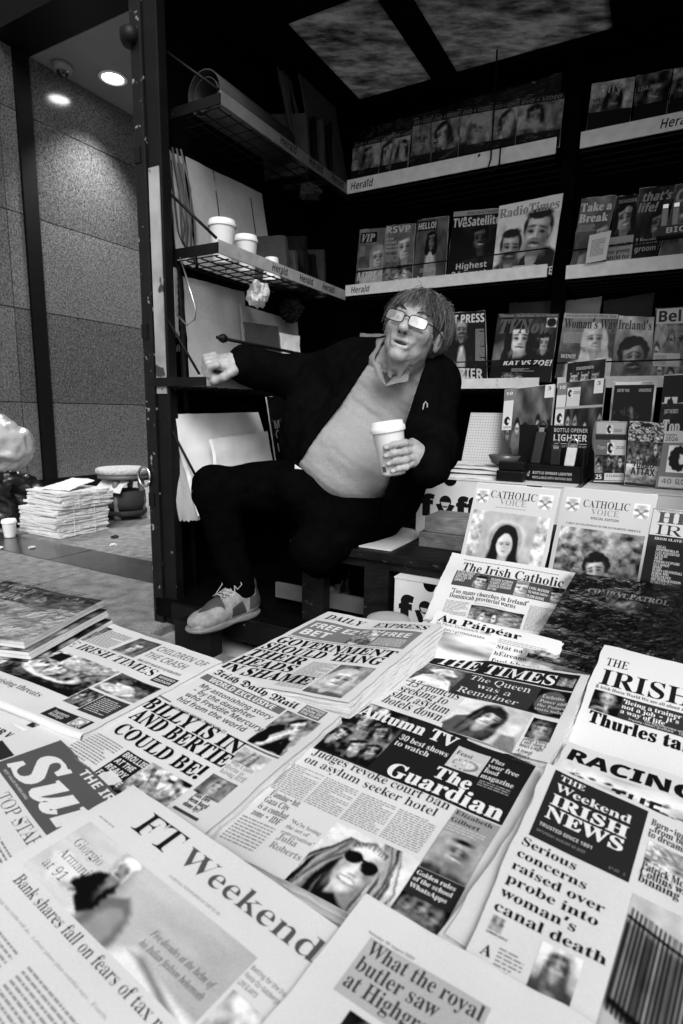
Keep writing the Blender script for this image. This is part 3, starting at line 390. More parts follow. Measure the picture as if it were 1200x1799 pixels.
GLY = {k: (v[0] / 200, [np.array(l, float).reshape(-1, 2) / 200 for l in v[1]]) for k, v in GLYPHS.items()}
CAPH = {'S': .4553, 'I': .4506, 'H': .4795, 'F': .50, 'P': .5087}
_tess = {}
def _inside(pt, poly):
    x, y = pt; r = False; n = len(poly)
    for i in range(n):
        x0, y0 = poly[i]; x1, y1 = poly[i - 1]
        if (y0 > y) != (y1 > y) and x < (x1 - x0) * (y - y0) / (y1 - y0) + x0: r = not r
    return r
def glyph(font, ch, w):
    key = (font, ch, w)
    if key in _tess: return _tess[key]
    f = font; extra = 0.0
    if (f, ch) not in GLY:
        f = 'P'; extra = .02
        if (f, ch) not in GLY:
            if ch in '\u2013\u2014': ch = '-'
            elif ch in 'áéíóúÉÁÓ':
                base = {'á': 'a', 'é': 'e', 'í': 'i', 'ó': 'o', 'ú': 'u', 'É': 'E', 'Á': 'A', 'Ó': 'O'}[ch]
                adv, V, T = glyph(font, base, w)
                h = .36 if ch in 'áéíóú' else .49
                ac = np.array([(adv / 2 - .02, h), (adv / 2 + .03, h), (adv / 2 + .09, h + .11), (adv / 2 + .03, h + .11)])
                _tess[key] = (adv, np.vstack([V, ac]), T + [(len(V), len(V) + 1, len(V) + 2), (len(V), len(V) + 2, len(V) + 3)])
                return _tess[key]
            else:
                _tess[key] = (.22, np.zeros((0, 2)), []); return _tess[key]
    adv, loops = GLY[(f, ch)]
    out = []
    for i, lp in enumerate(loops):
        depth = sum(_inside(lp[0], q) for j, q in enumerate(loops) if j != i)
        ar = np.sum(lp[:, 0] * np.roll(lp[:, 1], -1) - np.roll(lp[:, 0], -1) * lp[:, 1])
        if (ar > 0) == (depth % 2 == 1): lp = lp[::-1]
        e = np.roll(lp, -1, 0) - np.roll(lp, 1, 0); n = np.stack([e[:, 1], -e[:, 0]], 1); n /= np.linalg.norm(n, axis=1, keepdims=True) + 1e-9
        lp = lp + n * np.array([w + extra, extra + (w * .5 if w > 0 else w * .15)])
        out.append(lp)
    pts = [Vector(p) for lp in out for p in lp]; faces = []; k = 0
    for lp in out: faces.append(list(range(k, k + len(lp)))); k += len(lp)
    v, _, fc, _, _, _ = delaunay_2d_cdt(pts, [], faces, 2, 1e-5)
    _tess[key] = (adv + w, np.array([tuple(q) for q in v]), [tuple(q) for q in fc])
    return _tess[key]
def text_tris(text, font, w=0.0, track=0.0):
    V = []; F = []; x = 0.0; n = 0
    for ch in text:
        if ch == ' ': x += .17 + track; continue
        adv, v, f = glyph(font, ch, w)
        if len(v):
            V.append(v + np.array([x, 0])); F += [tuple(i + n for i in t) for t in f]; n += len(v)
        x += adv + track
    if not V: return np.zeros((0, 2)), []
    V = np.vstack(V); V[:, 0] -= V[:, 0].min()
    return V, F
def split_tris(V, F, maxlen):
    V = [tuple(p) for p in V]; out = []; st = list(F)
    while st:
        a, b, c = st.pop()
        pa, pb, pc = V[a], V[b], V[c]
        l = [(pa[0]-pb[0])**2 + (pa[1]-pb[1])**2, (pb[0]-pc[0])**2 + (pb[1]-pc[1])**2, (pc[0]-pa[0])**2 + (pc[1]-pa[1])**2]
        k = l.index(max(l))
        if l[k] <= maxlen * maxlen: out.append((a, b, c)); continue
        if k == 0: a, b, c = a, b, c
        elif k == 1: a, b, c = b, c, a
        else: a, b, c = c, a, b
        V.append(((V[a][0] + V[b][0]) / 2, (V[a][1] + V[b][1]) / 2)); m = len(V) - 1
        st.append((a, m, c)); st.append((m, b, c))
    return np.array(V), out

# ------------------------------------------------------------------ printed pictures: greys painted on a fine grid of the paper
class Pic:
    def __init__(s, nx, ny, bg=.5, seed=0):
        s.nx, s.ny = nx, ny
        y, x = np.mgrid[0:ny + 1, 0:nx + 1]; s.gx = x / nx; s.gy = y / ny; s.asp = 1.0
        q = np.stack([s.gx * 5, s.gy * 5, np.full(s.gx.shape, seed * 1.7 + .5)], -1)
        s.x = s.gx + .016 * vnoise(q) + .006 * vnoise(q * 5); s.y = s.gy + .016 * vnoise(q + 31.3) + .006 * vnoise(q * 5 + 11.7)
        s.g = np.full(s.x.shape, float(bg)); s.seed = seed; s.soft = 1.2 / max(nx, ny)
    def blend(s, d, val, soft=None):      # d: signed distance, negative inside
        sf = soft or s.soft; a = np.clip(.5 - d / (2 * sf), 0, 1)
        s.g = s.g * (1 - a) + val * a
    def e(s, cx, cy, rx, ry, val, soft=None, rot=0):
        dx, dy = s.x - cx, s.y - cy; c, n = math.cos(R(rot)), math.sin(R(rot))
        u, v = (dx * c + dy * n) / rx, (-dx * n + dy * c) / ry
        s.blend((np.sqrt(u * u + v * v) - 1) * min(rx, ry), val, soft)
    def q(s, pts, val, soft=None):
        pts = np.array(pts, float); ins = np.zeros(s.x.shape, bool); dist = np.full(s.x.shape, 9.)
        for i in range(len(pts)):
            x0, y0 = pts[i - 1]; x1, y1 = pts[i]
            with np.errstate(divide='ignore', invalid='ignore'):
                c = ((y0 > s.y) != (y1 > s.y)) & (s.x < (x1 - x0) * (s.y - y0) / (y1 - y0 + 1e-12) + x0)
            ins ^= c
            ex, ey = x1 - x0, y1 - y0; t = np.clip(((s.x - x0) * ex + (s.y - y0) * ey) / (ex * ex + ey * ey + 1e-12), 0, 1)
            dist = np.minimum(dist, np.hypot(s.x - x0 - t * ex, s.y - y0 - t * ey))
        s.blend(np.where(ins, -dist, dist), val, soft)
    def grad(s, a, b, ang=90):
        t = s.x * math.cos(R(ang)) + s.y * math.sin(R(ang)); s.g = a + (b - a) * t
    def n(s, amp, sc, sx=1.0):
        p = np.stack([s.x * sc * sx, s.y * sc, np.full(s.x.shape, s.seed * 3.7 + .3)], -1); s.g = s.g * (1 + amp * fbm(p, 3))
    def face(s, cx, cy, h, skin=.55, hair=.06, style='short', top=.1, look=0.0, tilt=0.0, beard=None, glasses=False, ax=.74, smile=.3):
        """head-and-shoulders: h = head height, ax = width/height on the grid"""
        c, n = math.cos(R(tilt)), math.sin(R(tilt)); k = ax
        def P(u, v): return cx + (u * c - v * n) * h * k, cy + (u * n + v * c) * h
        def el(u, v, ru, rv, val, soft=None, rot=0):
            x, y = P(u, v); s.e(x, y, ru * h * k, rv * h, val, soft, tilt + rot)
        sf = s.soft
        if style in ('long', 'veil'):
            el(0, .18, .58, .78, hair); 
            if style == 'long': el(-.38, .75, .26, .55, hair); el(.38, .75, .26, .55, hair)
        if top is not None:
            s.q([P(-1.35, 1.75), P(-1.15, .92), P(-.55, .72), P(.55, .72), P(1.15, .92), P(1.35, 1.75)], top, sf * 2)
            if style == 'veil': s.q([P(-.75, 1.75), P(-.6, .2), P(.6, .2), P(.75, 1.75)], hair, sf * 2)
        el(0, .55, .2, .32, skin * .72)
        if style == 'short': el(0, -.12, .46, .44, hair)
        if style == 'curly':
            for a in range(0, 360, 30): el(.42 * math.cos(R(a)), -.2 + .36 * math.sin(R(a)), .2, .18, hair * (1 + .5 * ((a // 30) % 2)))
        if style in ('long', 'bun', 'veil'): el(0, -.1, .5, .5, hair)
        if style == 'bun': el(.0, -.62, .22, .18, hair)
        el(0, -.03, .385, .42, skin); el(0, .22, .30, .31, skin)
        el(.26, .12, .17, .46, skin * .5, sf * 5); el(-.33, .1, .06, .4, skin * .7, sf * 3); el(-.10, -.22, .2, .14, skin * 1.18, sf * 5); el(-.17, .16, .09, .09, skin * 1.18, sf * 4)
        if style == 'bald': el(-.03, -.34, .26, .12, skin * 1.2, sf * 4)
        if style in ('short', 'long', 'curly', 'bun'): el(-.04, -.43, .40, .13, hair, None, -8)
        if style in ('long',): el(-.385, .15, .10, .46, hair); el(.39, .15, .12, .46, hair)
        if style == 'short': el(.37, -.1, .05, .2, hair); el(-.385, -.1, .04, .18, hair)
        for sg in (-1, 1):
            ex = sg * .155 + look
            el(ex, .0, .12, .075, skin * .58, sf * 3); el(ex, -.115, .115, .026, min(hair * 1.2 + .02, skin * .35), sf, sg * 9); el(ex, .005, .085, .030, .05, sf * 1.3)
            if glasses: el(ex, .0, .16, .12, .02, sf)
        el(look * .8 + .055, .10, .035, .14, skin * .62, sf * 2); el(look * .8 - .015, .06, .028, .15, skin * 1.2, sf * 2); el(look * .8, .195, .075, .025, skin * .35, sf)
        if beard is not None: el(0, .38, .31, .2, beard, sf * 2); el(0, .235, .2, .045, beard, sf)
        el(look * .6, .295, .145, .034 + .02 * (smile > .5), .08 if smile <= .5 else skin * .3, sf)
        if smile > .5: el(look * .6, .29, .10, .022, .85, sf)
        else: el(look * .6, .345, .1, .022, skin * 1.1, sf * 1.5)
        el(0, .50, .22, .035, skin * .5, sf * 3)
    def crowd(s, nrow, ncol, lo=.1, hi=.7, y0=.0, y1=1.0):
        r = random.Random(s.seed + 5)
        for i in range(nrow):
            for j in range(ncol):
                x = (j + .5 + r.uniform(-.3, .3)) / ncol; y = y0 + (y1 - y0) * (i + .5 + r.uniform(-.25, .25)) / nrow
                w = .42 / ncol; h = .36 * (y1 - y0) / nrow
                s.e(x, y + h * 1.5, w * 1.25, h * 1.5, r.uniform(lo * .6, hi * .6)); s.e(x, y - h * .2, w * .62, h * .85, r.uniform(lo * .3, lo)); s.e(x, y + h * .1, w * .48, h * .62, r.uniform(.35, hi)); s.e(x, y + h * .1, w * .3, h * .12, .12)
PICS = {}

class Sheet:
    """a piece of paper: four corners, a bump function; page coordinates u,v in 0..1 from its top left corner"""
    def __init__(s, tl, tr, br, bl, bump=None):
        s.c = [np.array(p, float) for p in (tl, tr, br, bl)]
        s.w = (np.linalg.norm(s.c[1] - s.c[0]) + np.linalg.norm(s.c[2] - s.c[3])) / 2
        s.h = (np.linalg.norm(s.c[3] - s.c[0]) + np.linalg.norm(s.c[2] - s.c[1])) / 2
        n = np.cross(s.c[3] - s.c[0], s.c[1] - s.c[0]) + np.cross(s.c[1] - s.c[2], s.c[3] - s.c[2])
        s.n = n / np.linalg.norm(n); s.bump = bump
    def P(s, u, v, off=0.0):
        u = np.asarray(u, float)[..., None]; v = np.asarray(v, float)[..., None]
        p = s.c[0] * (1 - u) * (1 - v) + s.c[1] * u * (1 - v) + s.c[2] * u * v + s.c[3] * (1 - u) * v
        d = off if s.bump is None else s.bump(u, v) + off
        return p + s.n * d
def bumpy(seed, amp=.004, curl=(0, 0, 0, 0), sc=3.0):
    def f(u, v):
        r = amp * fbm(np.concatenate([u * sc, v * sc, np.full_like(u, seed * 1.37)], -1), 2)[..., None]
        r = r + curl[0] * np.clip(1 - u * 5, 0, 1) ** 2 + curl[1] * np.clip(u * 5 - 4, 0, 1) ** 2 + curl[2] * np.clip(1 - v * 5, 0, 1) ** 2 + curl[3] * np.clip(v * 5 - 4, 0, 1) ** 2
        return r
    return f

def grid_faces(nx, ny, base=0):
    i, j = np.meshgrid(np.arange(nx), np.arange(ny)); a = (j * (nx + 1) + i).ravel() + base
    return np.stack([a, a + nx + 1, a + nx + 2, a + 1], 1)
def leaf_obj(name, sh, off, th, m, parent, nx=20, ny=20, ragged=0.0, seed=0, du=0.0, dv=0.0):
    """one sheet of paper with a real thickness"""
    u, v = np.meshgrid(np.linspace(0, 1, nx + 1), np.linspace(0, 1, ny + 1))
    if ragged:
        wob = ragged / sh.w
        u = u + wob * vnoise(np.stack([v * 14, u * 0 + seed, u], -1)) * (np.abs(u - .5) > .49) + du
        v = v + wob * vnoise(np.stack([u * 14, v * 0 + seed + 9.5, v * 0], -1)) * (np.abs(v - .5) > .49) + dv
    top = sh.P(u, v, off).reshape(-1, 3); bot = sh.P(u, v, off - th).reshape(-1, 3)
    n = len(top); f = grid_faces(nx, ny); fb = f[:, ::-1] + n
    ring = [*range(0, nx + 1), *[(j * (nx + 1) + nx) for j in range(1, ny + 1)], *[ny * (nx + 1) + i for i in range(nx - 1, -1, -1)], *[j * (nx + 1) for j in range(ny - 1, 0, -1)]]
    rim = np.array([(ring[i - 1], ring[i], ring[i] + n, ring[i - 1] + n) for i in range(len(ring))])
    return mesh_obj(name, np.vstack([top, bot]), np.vstack([f, fb, rim]), m, parent, smooth=False)

# ------------------------------------------------------------------ laying print on a sheet
INKOFF = .0005
def put_text(sh, parent, text, font, u0, u1, v, cap, g=.03, w=0.0, name='headline', m=None, off=INKOFF, shear=0.0):
    V, F = text_tris(text, font, w)
    if not len(V): return None
    wd = V[:, 0].max(); sx = (u1 - u0) * sh.w / wd; sy = cap * sh.h / CAPH[font]
    V = V + np.stack([V[:, 1] * shear, V[:, 1] * 0], 1)
    P = np.stack([u0 * sh.w + V[:, 0] * sx, v * sh.h - V[:, 1] * sy], 1)
    if cap * sh.h > .008: P, F = split_tris(P, F, .008)
    p = sh.P(P[:, 0] / sh.w, P[:, 1] / sh.h, off)
    return mesh_obj(name, p, [tuple(t) for t in F], m or INK, parent, ink=np.full(len(p), g))
def put_rect(sh, parent, u0, v0, u1, v1, g, name='panel', m=None, off=.00025):
    nx = max(1, int(abs(u1 - u0) * sh.w / .006)); ny = max(1, int(abs(v1 - v0) * sh.h / .006))
    u, v = np.meshgrid(np.linspace(u0, u1, nx + 1), np.linspace(v0, v1, ny + 1))
    p = sh.P(u, v, off).reshape(-1, 3)
    return mesh_obj(name, p, grid_faces(nx, ny), m or INK, parent, ink=np.full(len(p), g))
def put_pic(sh, parent, pic, u0, v0, u1, v1, res=2.0, name='photograph', m=None, off=.00037, seed=0):
    nx = int(np.clip(abs(u1 - u0) * sh.w * 1000 / res, 10, 110)); ny = int(np.clip(abs(v1 - v0) * sh.h * 1000 / res, 10, 110))
    pc = Pic(nx, ny, .4, seed); pc.asp = abs(u1 - u0) * sh.w / (abs(v1 - v0) * sh.h)
    PICS[pic[0]](pc, *pic[1:])
    u = u0 + (u1 - u0) * pc.gx; v = v0 + (v1 - v0) * pc.gy
    p = sh.P(u, v, off).reshape(-1, 3)
    return mesh_obj(name, p, grid_faces(nx, ny), m or INK, parent, ink=np.clip((pc.g.ravel() - .36) * 1.5 + .40, .012, .88))
def put_body(sh, parent, u0, v0, u1, v1, lines, g=.3, cols=1, seed=0, name='body_text', m=None, off=.00031):
    r = random.Random(seed); V = []; F = []; lines = max(lines, int(abs(v1 - v0) * sh.h / .0042))
    cw = (u1 - u0) / cols
    for c in range(cols):
        a0 = u0 + c * cw; a1 = a0 + cw * .93
        for i in range(lines):
            y = v0 + (v1 - v0) * (i + .2) / lines; hh = (v1 - v0) / lines * .40; x = a0
            end = a1 if r.random() > .15 else a0 + (a1 - a0) * r.uniform(.4, .9)
            while x < end:
                wl = r.uniform(.0022, .0085) / sh.w; x2 = min(x + wl, end)
                n = len(V); V += [(x, y), (x2, y), (x2, y + hh), (x, y + hh)]; F.append((n, n + 3, n + 2, n + 1)); x = x2 + .0013 / sh.w
    V = np.array(V); p = sh.P(V[:, 0], V[:, 1], off)
    return mesh_obj(name, p, F, m or INK, parent, ink=np.full(len(p), g))
def lay_print(sh, parent, items, m=None, seed=0, res=2.0):
    k = 0
    for it in items:
        k += 1; o = .0003 + k * 1.5e-5
        if it[0] == 't':
            _, text, font, u0, u1, v, cap, g, w, nm, shear = it
            put_text(sh, parent, text, font, u0, u1, v, cap, g, w, nm, m, o, shear)
        elif it[0] == 'r': put_rect(sh, parent, *it[1:6], name=it[6] if len(it) > 6 else 'panel', m=m, off=o)
        elif it[0] == 'p': put_pic(sh, parent, it[5], *it[1:5], m=m, off=o, seed=seed + k, res=res)
        elif it[0] == 'b': put_body(sh, parent, *it[1:5], lines=it[5], g=it[6], cols=it[7], seed=seed + k, m=m, off=o)

HL='headline';MH='masthead'
PAGES = {
'guardian': ([[0.0297, 0.8361, 0.362], [0.2764, 0.6646, 0.362], [0.0891, 0.3941, 0.362], [-0.1422, 0.5281, 0.362]], [
 ('r',.04,.03,.945,.447,.035,'panel'),
 ('p',.045,.035,.345,.435,('revel',)),
 ('r',.615,.1,.765,.25,.62,'panel'),
 ('p',.63,.165,.75,.245,('bowl',)),
 ('b',.78,.262,.92,.3,2,.4,1),
 ('b',.05,.56,.755,.71,15,.3,4),
 ('b',.055,.85,.235,.97,9,.33,1),
 ('p',.405,.725,.765,1.0,('sunglasses',)),
 ('r',.768,.455,.945,.985,.42,'panel'),
 ('p',.772,.575,.94,.75,('man_grin',)),
 ('b',.775,.53,.93,.57,3,.62,1),
 ('r',.768,.752,.945,.85,.05,'panel'),
 ('p',.768,.85,.945,.985,('group3',)),
 ('t','Autumn TV','S',.09,.6,.13,.075,.75,.012,HL,.0),
 ('t','30 best shows','S',.36,.6,.2,.035,.7,.0,HL,.0),
 ('t','to watch','S',.36,.53,.245,.035,.7,.0,HL,.0),
 ('t','Feast','S',.625,.698,.155,.028,.04,.0,HL,.0),
 ('t','Plus','S',.775,.832,.135,.029,.7,.0,HL,.0),
 ('t','your free','S',.775,.907,.173,.029,.7,.0,HL,.0),
 ('t','food','S',.775,.835,.211,.029,.7,.0,HL,.0),
 ('t','magazine','S',.775,.912,.249,.029,.7,.0,HL,.0),
 ('t','The','S',.6,.765,.345,.075,.8,.015,MH,.0),
 ('t','Guardian','S',.425,.93,.432,.082,.8,.012,MH,.0),
 ('t','Judges revoke court ban','S',.079,.745,.484,.043,.03,-.012,HL,.0),
 ('t','on asylum seeker hotel','S',.078,.716,.535,.04,.03,-.012,HL,.0),
 ('t','Famine-hit','S',.078,.225,.739,.027,.04,-.01,HL,.0),
 ('t','Gaza City','S',.078,.202,.772,.027,.04,-.01,HL,.0),
 ('t','is a combat','S',.078,.225,.805,.027,.04,-.01,HL,.0),
 ('t','zone – IDF','S',.078,.218,.838,.027,.04,-.01,HL,.0),
 ('t','‘We’re losing','S',.249,.39,.808,.016,.1,-.02,HL,.0),
 ('t','the art of','S',.249,.355,.833,.016,.1,-.02,HL,.0),
 ('t','conversation’','S',.249,.397,.858,.016,.1,-.02,HL,.0),
 ('t','Julia','S',.254,.343,.886,.026,.32,-.005,HL,.0),
 ('t','Roberts','S',.254,.396,.924,.026,.32,-.005,HL,.0),
 ('t','Elizabeth','S',.774,.921,.484,.022,.06,.0,HL,.0),
 ('t','Gilbert','S',.774,.887,.523,.022,.06,.0,HL,.0),
 ('t','Golden rules','S',.777,.92,.78,.016,.75,.0,HL,.0),
 ('t','of the school','S',.777,.92,.804,.016,.75,.0,HL,.0),
 ('t','WhatsApps','S',.777,.913,.829,.016,.75,.0,HL,.0),
]),
'mail': ([[-0.225, 0.9282, 0.372], [0.003, 0.7527, 0.372], [-0.1412, 0.5067, 0.372], [-0.3711, 0.6753, 0.36]], [
 ('r',.79,.012,.93,.105,.2,'panel'),
 ('r',.1,.108,.72,.17,.22,'panel'),
 ('p',.735,.115,.955,.44,('couple',)),
 ('r',.03,.425,.16,.437,.2,'panel'),
 ('r',.62,.452,.955,.463,.2,'panel'),
 ('b',.03,.8,.29,.98,11,.28,1),
 ('r',.305,.8,.5,1.0,.03,'panel'),
 ('p',.47,.79,.75,1.0,('jockeys',)),
 ('p',.76,.48,.935,.58,('face',.5,.45,.6,.6,.12,'long',.3,.5)),
 ('p',.77,.69,.92,.81,('face',.5,.5,.62,.6,.1,'short',.08,.25)),
 ('r',.775,.91,.92,.925,.1,'panel'),
 ('t','Irish Daily Mail','F',.12,.76,.085,.06,.02,.012,MH,.0),
 ('t','SURPRISE','H',.8,.92,.04,.02,.7,.0,HL,.0),
 ('t','BOOK OF','H',.8,.92,.067,.02,.7,.0,HL,.0),
 ('t','THE YEAR','H',.8,.92,.094,.02,.7,.0,HL,.0),
 ('t','WORLD EXCLUSIVE','H',.16,.66,.16,.042,.75,.01,HL,.0),
 ('t','My astonishing story','H',.169,.714,.236,.04,.12,-.01,HL,.0),
 ('t','– by the daughter','H',.169,.633,.291,.04,.12,-.01,HL,.0),
 ('t','who Freddie Mercury','H',.169,.742,.346,.04,.12,-.01,HL,.0),
 ('t','hid from the world','H',.169,.671,.401,.04,.12,-.01,HL,.0),
 ('t','MAJOR NEW SERIES: PAGES 18-21','S',.182,.608,.464,.02,.08,.0,HL,.0),
 ('t','BILLY IS IN','S',.052,.76,.547,.093,.015,.012,HL,.0),
 ('t','AND BERTIE','S',.083,.778,.646,.09,.015,.012,HL,.0),
 ('t','COULD BE!','S',.111,.73,.76,.078,.015,.012,HL,.0),
 ('t','BROLLIES','H',.319,.49,.841,.031,.7,.006,HL,.0),
 ('t','AT THE','H',.319,.447,.886,.031,.7,.006,HL,.0),
 ('t','READY','H',.319,.456,.931,.031,.7,.006,HL,.0),
 ('t','FOR THE','H',.319,.481,.977,.031,.7,.006,HL,.0),
 ('t','Why Claire','S',.783,.921,.606,.027,.15,-.03,HL,.0),
 ('t','Byrne is','S',.783,.893,.638,.027,.15,-.03,HL,.0),
 ('t','leaving RTÉ','S',.783,.928,.67,.027,.15,-.03,HL,.0),
 ('t','Has Dev','S',.797,.884,.831,.025,.03,.01,HL,.0),
 ('t','been hard','S',.797,.902,.861,.025,.03,.01,HL,.0),
 ('t','done by?','S',.797,.893,.891,.025,.03,.01,HL,.0),
]),
'express': ([[-0.0255, 1.2074, 0.362], [0.1925, 1.0117, 0.412], [0.0142, 0.7653, 0.39], [-0.2327, 0.8941, 0.36]], [
 ('r',.05,.165,.95,.405,.28,'panel'),
 ('p',.5,.18,.68,.4,('jockeys',)),
 ('b',.7,.29,.93,.39,4,.7,1),
 ('b',.5,.66,.7,.97,10,.3,1),
 ('p',.7,.66,.94,.98,('face',.45,.45,.6,.62,.5,'long',.2,.3)),
 ('b',.05,.415,.93,.43,1,.1,1),
 ('t','DAILY','S',.08,.42,.125,.075,.03,0,MH,.0),
 ('t','EXPRESS','S',.52,.94,.125,.075,.03,0,MH,.0),
 ('t','FREE EZ','H',.09,.48,.27,.07,.75,.012,HL,.0),
 ('t','BET','H',.09,.33,.37,.07,.75,.012,HL,.0),
 ('t','FREE','H',.7,.9,.265,.06,.75,.012,HL,.0),
 ('t','GOVERNMENT','S',.04,.95,.525,.085,.015,.012,HL,.0),
 ('t',"SHOULD 'HANG",'S',.03,.93,.625,.085,.015,.012,HL,.0),
 ('t','THEIR','S',.02,.46,.725,.085,.015,.012,HL,.0),
 ('t','HEADS','S',.02,.47,.825,.085,.015,.012,HL,.0),
 ('t','IN SHAME','S',.02,.68,.925,.085,.015,.012,HL,.0),
]),
'itimes': ([[-0.5045, 1.1306, 0.372], [-0.2015, 0.9203, 0.376], [-0.34, 0.7006, 0.376], [-0.6414, 0.8554, 0.372]], [
 ('p',.05,.06,.21,.29,('crowd',1,2,.2,.6,3)),
 ('b',.215,.08,.42,.29,4,.15,1),
 ('p',.44,.05,.61,.29,('face',.5,.55,.6,.6,.15,'long',.5,.2)),
 ('r',.85,.335,.975,.42,.06,'panel'),
 ('b',.01,.46,.09,.82,12,.28,1),
 ('p',.1,.46,.685,.8,('raft',)),
 ('p',.7,.46,.965,.66,('house',)),
 ('p',.69,.68,.8,.84,('crowd',1,2,.15,.6,5)),
 ('r',.805,.68,.965,.86,.08,'panel'),
 ('b',.82,.7,.95,.84,4,.6,1),
 ('r',.71,.9,.96,.985,.05,'panel'),
 ('p',.87,.905,.94,.98,('bowl',)),
 ('t','THE IRISH TIMES','S',.042,.826,.39,.076,.03,-.006,MH,.0),
 ('t','CHILDREN OF','H',.633,.97,.135,.067,.33,-.01,HL,.0),
 ('t','THE CRASH','H',.633,.909,.233,.067,.33,-.01,HL,.0),
 ('t',"IRELAND'S BAILOUT GENERATION",'S',.647,.944,.298,.023,.15,.0,HL,.0),
 ('t','WEEKEND','H',.863,.964,.371,.023,.7,.0,HL,.0),
 ('t','EDITION','H',.863,.964,.406,.023,.7,.0,HL,.0),
 ('t','warn of rising threats','S',.062,.576,.885,.042,.05,-.02,HL,.0),
 ('t','Fragments','H',.739,.831,.94,.023,.6,.0,HL,.0),
 ('t','Nostalgia','H',.739,.822,.966,.023,.6,.0,HL,.0),
]),
'times': ([[0.1877, 1.0092, 0.368], [0.398, 0.8462, 0.392], [0.2672, 0.6488, 0.37], [0.0294, 0.8251, 0.362]], [
 ('r',.05,.03,.955,.26,.03,'panel'),
 ('r',.05,.27,.955,.595,.07,'panel'),
 ('p',.855,.09,.945,.215,('crowd',1,4,.3,.7,7)),
 ('p',.055,.275,.35,.59,('queen',)),
 ('p',.79,.285,.953,.58,('disc',.07,.2)),
 ('b',.06,.95,.44,1.0,3,.3,2),
 ('p',.46,.605,.83,1.0,('thinker',)),
 ('p',.842,.64,.957,.83,('face',.5,.55,.6,.55,.06,'short',.1,.1)),
 ('t','THE TIMES','S',.09,.84,.232,.15,.8,.0,MH,.0),
 ('t','The Queen','S',.38,.745,.365,.068,.72,-.02,HL,.0),
 ('t','was a','S',.46,.66,.46,.068,.72,-.02,HL,.0),
 ('t','Remainer','S',.38,.727,.555,.068,.72,-.02,HL,.0),
 ('t','. . . . .','S',.52,.6,.583,.023,.6,.0,HL,.0),
 ('t','Exclusive','S',.815,.931,.375,.035,.65,-.01,HL,.0),
 ('t','Power and','S',.815,.954,.43,.035,.65,-.01,HL,.0),
 ('t','the Palace','S',.815,.96,.485,.035,.65,-.01,HL,.0),
 ('t','starts today','S',.815,.965,.54,.035,.65,-.01,HL,.0),
 ('t','13 councils','S',.108,.43,.652,.094,.04,-.01,HL,.0),
 ('t','seeking to','S',.108,.398,.746,.094,.04,-.01,HL,.0),
 ('t','shut asylum','S',.108,.447,.841,.094,.04,-.01,HL,.0),
 ('t','hotels down','S',.108,.447,.935,.094,.04,-.01,HL,.0),
 ('t','Jamie Oliver','S',.843,.953,.858,.036,.1,-.005,HL,.0),
 ('t','I only sleep 4','S',.843,.953,.891,.036,.1,-.005,HL,.0),
 ('t','hours a night','S',.843,.948,.925,.036,.1,-.005,HL,.0),
 ('t','A travel','S',.844,.91,.976,.033,.1,0,HL,.0),
 ('t','editor’s','S',.844,.91,1.016,.033,.1,0,HL,.0),
 ('t','20 favour','S',.844,.923,1.057,.033,.1,0,HL,.0),
]),
'irishnews': ([[0.2555, 0.631, 0.384], [0.4282, 0.4646, 0.384], [0.2242, 0.2316, 0.384], [0.0612, 0.3173, 0.384]], [
 ('r',.049,.02,.475,.358,.05,'panel'),
 ('p',.045,.66,.1,.705,('face',.5,.45,.7,.55,.1,'short',.3,.62)),
 ('b',.115,.735,.225,.81,7,.3,1),
 ('b',.05,.8,.225,.88,7,.3,1),
 ('p',.25,.665,.405,.83,('girl',)),
 ('p',.5,.385,.99,.98,('railings',)),
 ('p',.505,.155,.72,.245,('jockeys',)),
 ('t','THE','S',.085,.203,.062,.028,.75,0,MH,.0),
 ('t','Weekend','S',.08,.422,.122,.04,.75,0,MH,.0),
 ('t','IRISH','S',.082,.423,.192,.052,.78,.015,MH,.0),
 ('t','NEWS','S',.08,.421,.258,.054,.78,.015,MH,.0),
 ('t','TRUSTED SINCE 1891','H',.073,.308,.301,.015,.6,.0,HL,.0),
 ('t','SATURDAY AUGUST 30 2025','H',.072,.288,.328,.01,.35,-.02,HL,.0),
 ('t','£1.60 (€2)','H',.391,.456,.341,.01,.3,-.02,HL,.0),
 ('t','Serious','S',.037,.275,.405,.032,.03,0,HL,.0),
 ('t','concerns','S',.037,.334,.454,.032,.03,0,HL,.0),
 ('t','raised over','S',.037,.422,.503,.032,.03,0,HL,.0),
 ('t','probe into','S',.037,.413,.552,.032,.03,0,HL,.0),
 ('t','woman’s','S',.037,.346,.601,.032,.03,0,HL,.0),
 ('t','canal death','S',.037,.477,.65,.032,.03,0,HL,.0),
 ('t','CONOR COYLE','H',.044,.131,.716,.007,.1,.0,HL,.0),
 ('t','A','S',.053,.097,.775,.029,.04,.0,HL,.0),
 ('t','Burn-ing','S',.497,.628,.078,.031,.08,-.005,HL,.0),
 ('t','..from bear','S',.497,.667,.108,.031,.08,-.005,HL,.0),
 ('t','to dreamin','S',.497,.66,.138,.031,.08,-.005,HL,.0),
 ('t','Patrick McA','S',.504,.68,.28,.031,.05,0,HL,.0),
 ('t','Collins wa','S',.504,.68,.307,.031,.05,0,HL,.0),
 ('t','binning','S',.504,.654,.334,.031,.05,0,HL,.0),
 ('t','al','S',.101,.15,.919,.017,.08,.0,HL,.0),
]),
'ft': ([[-0.2301, 0.5809, 0.38], [0.0673, 0.3608, 0.38], [-0.1111, 0.1197, 0.38], [-0.4086, 0.3398, 0.38]], [
 ('b',.045,.165,.15,.178,1,.45,1),
 ('p',.045,.205,.695,.43,('armani',)),
 ('b',.09,.57,.3,1,22,.4,1),
 ('b',.33,.57,.54,1,22,.4,1),
 ('b',.58,.57,.75,1,22,.4,1),
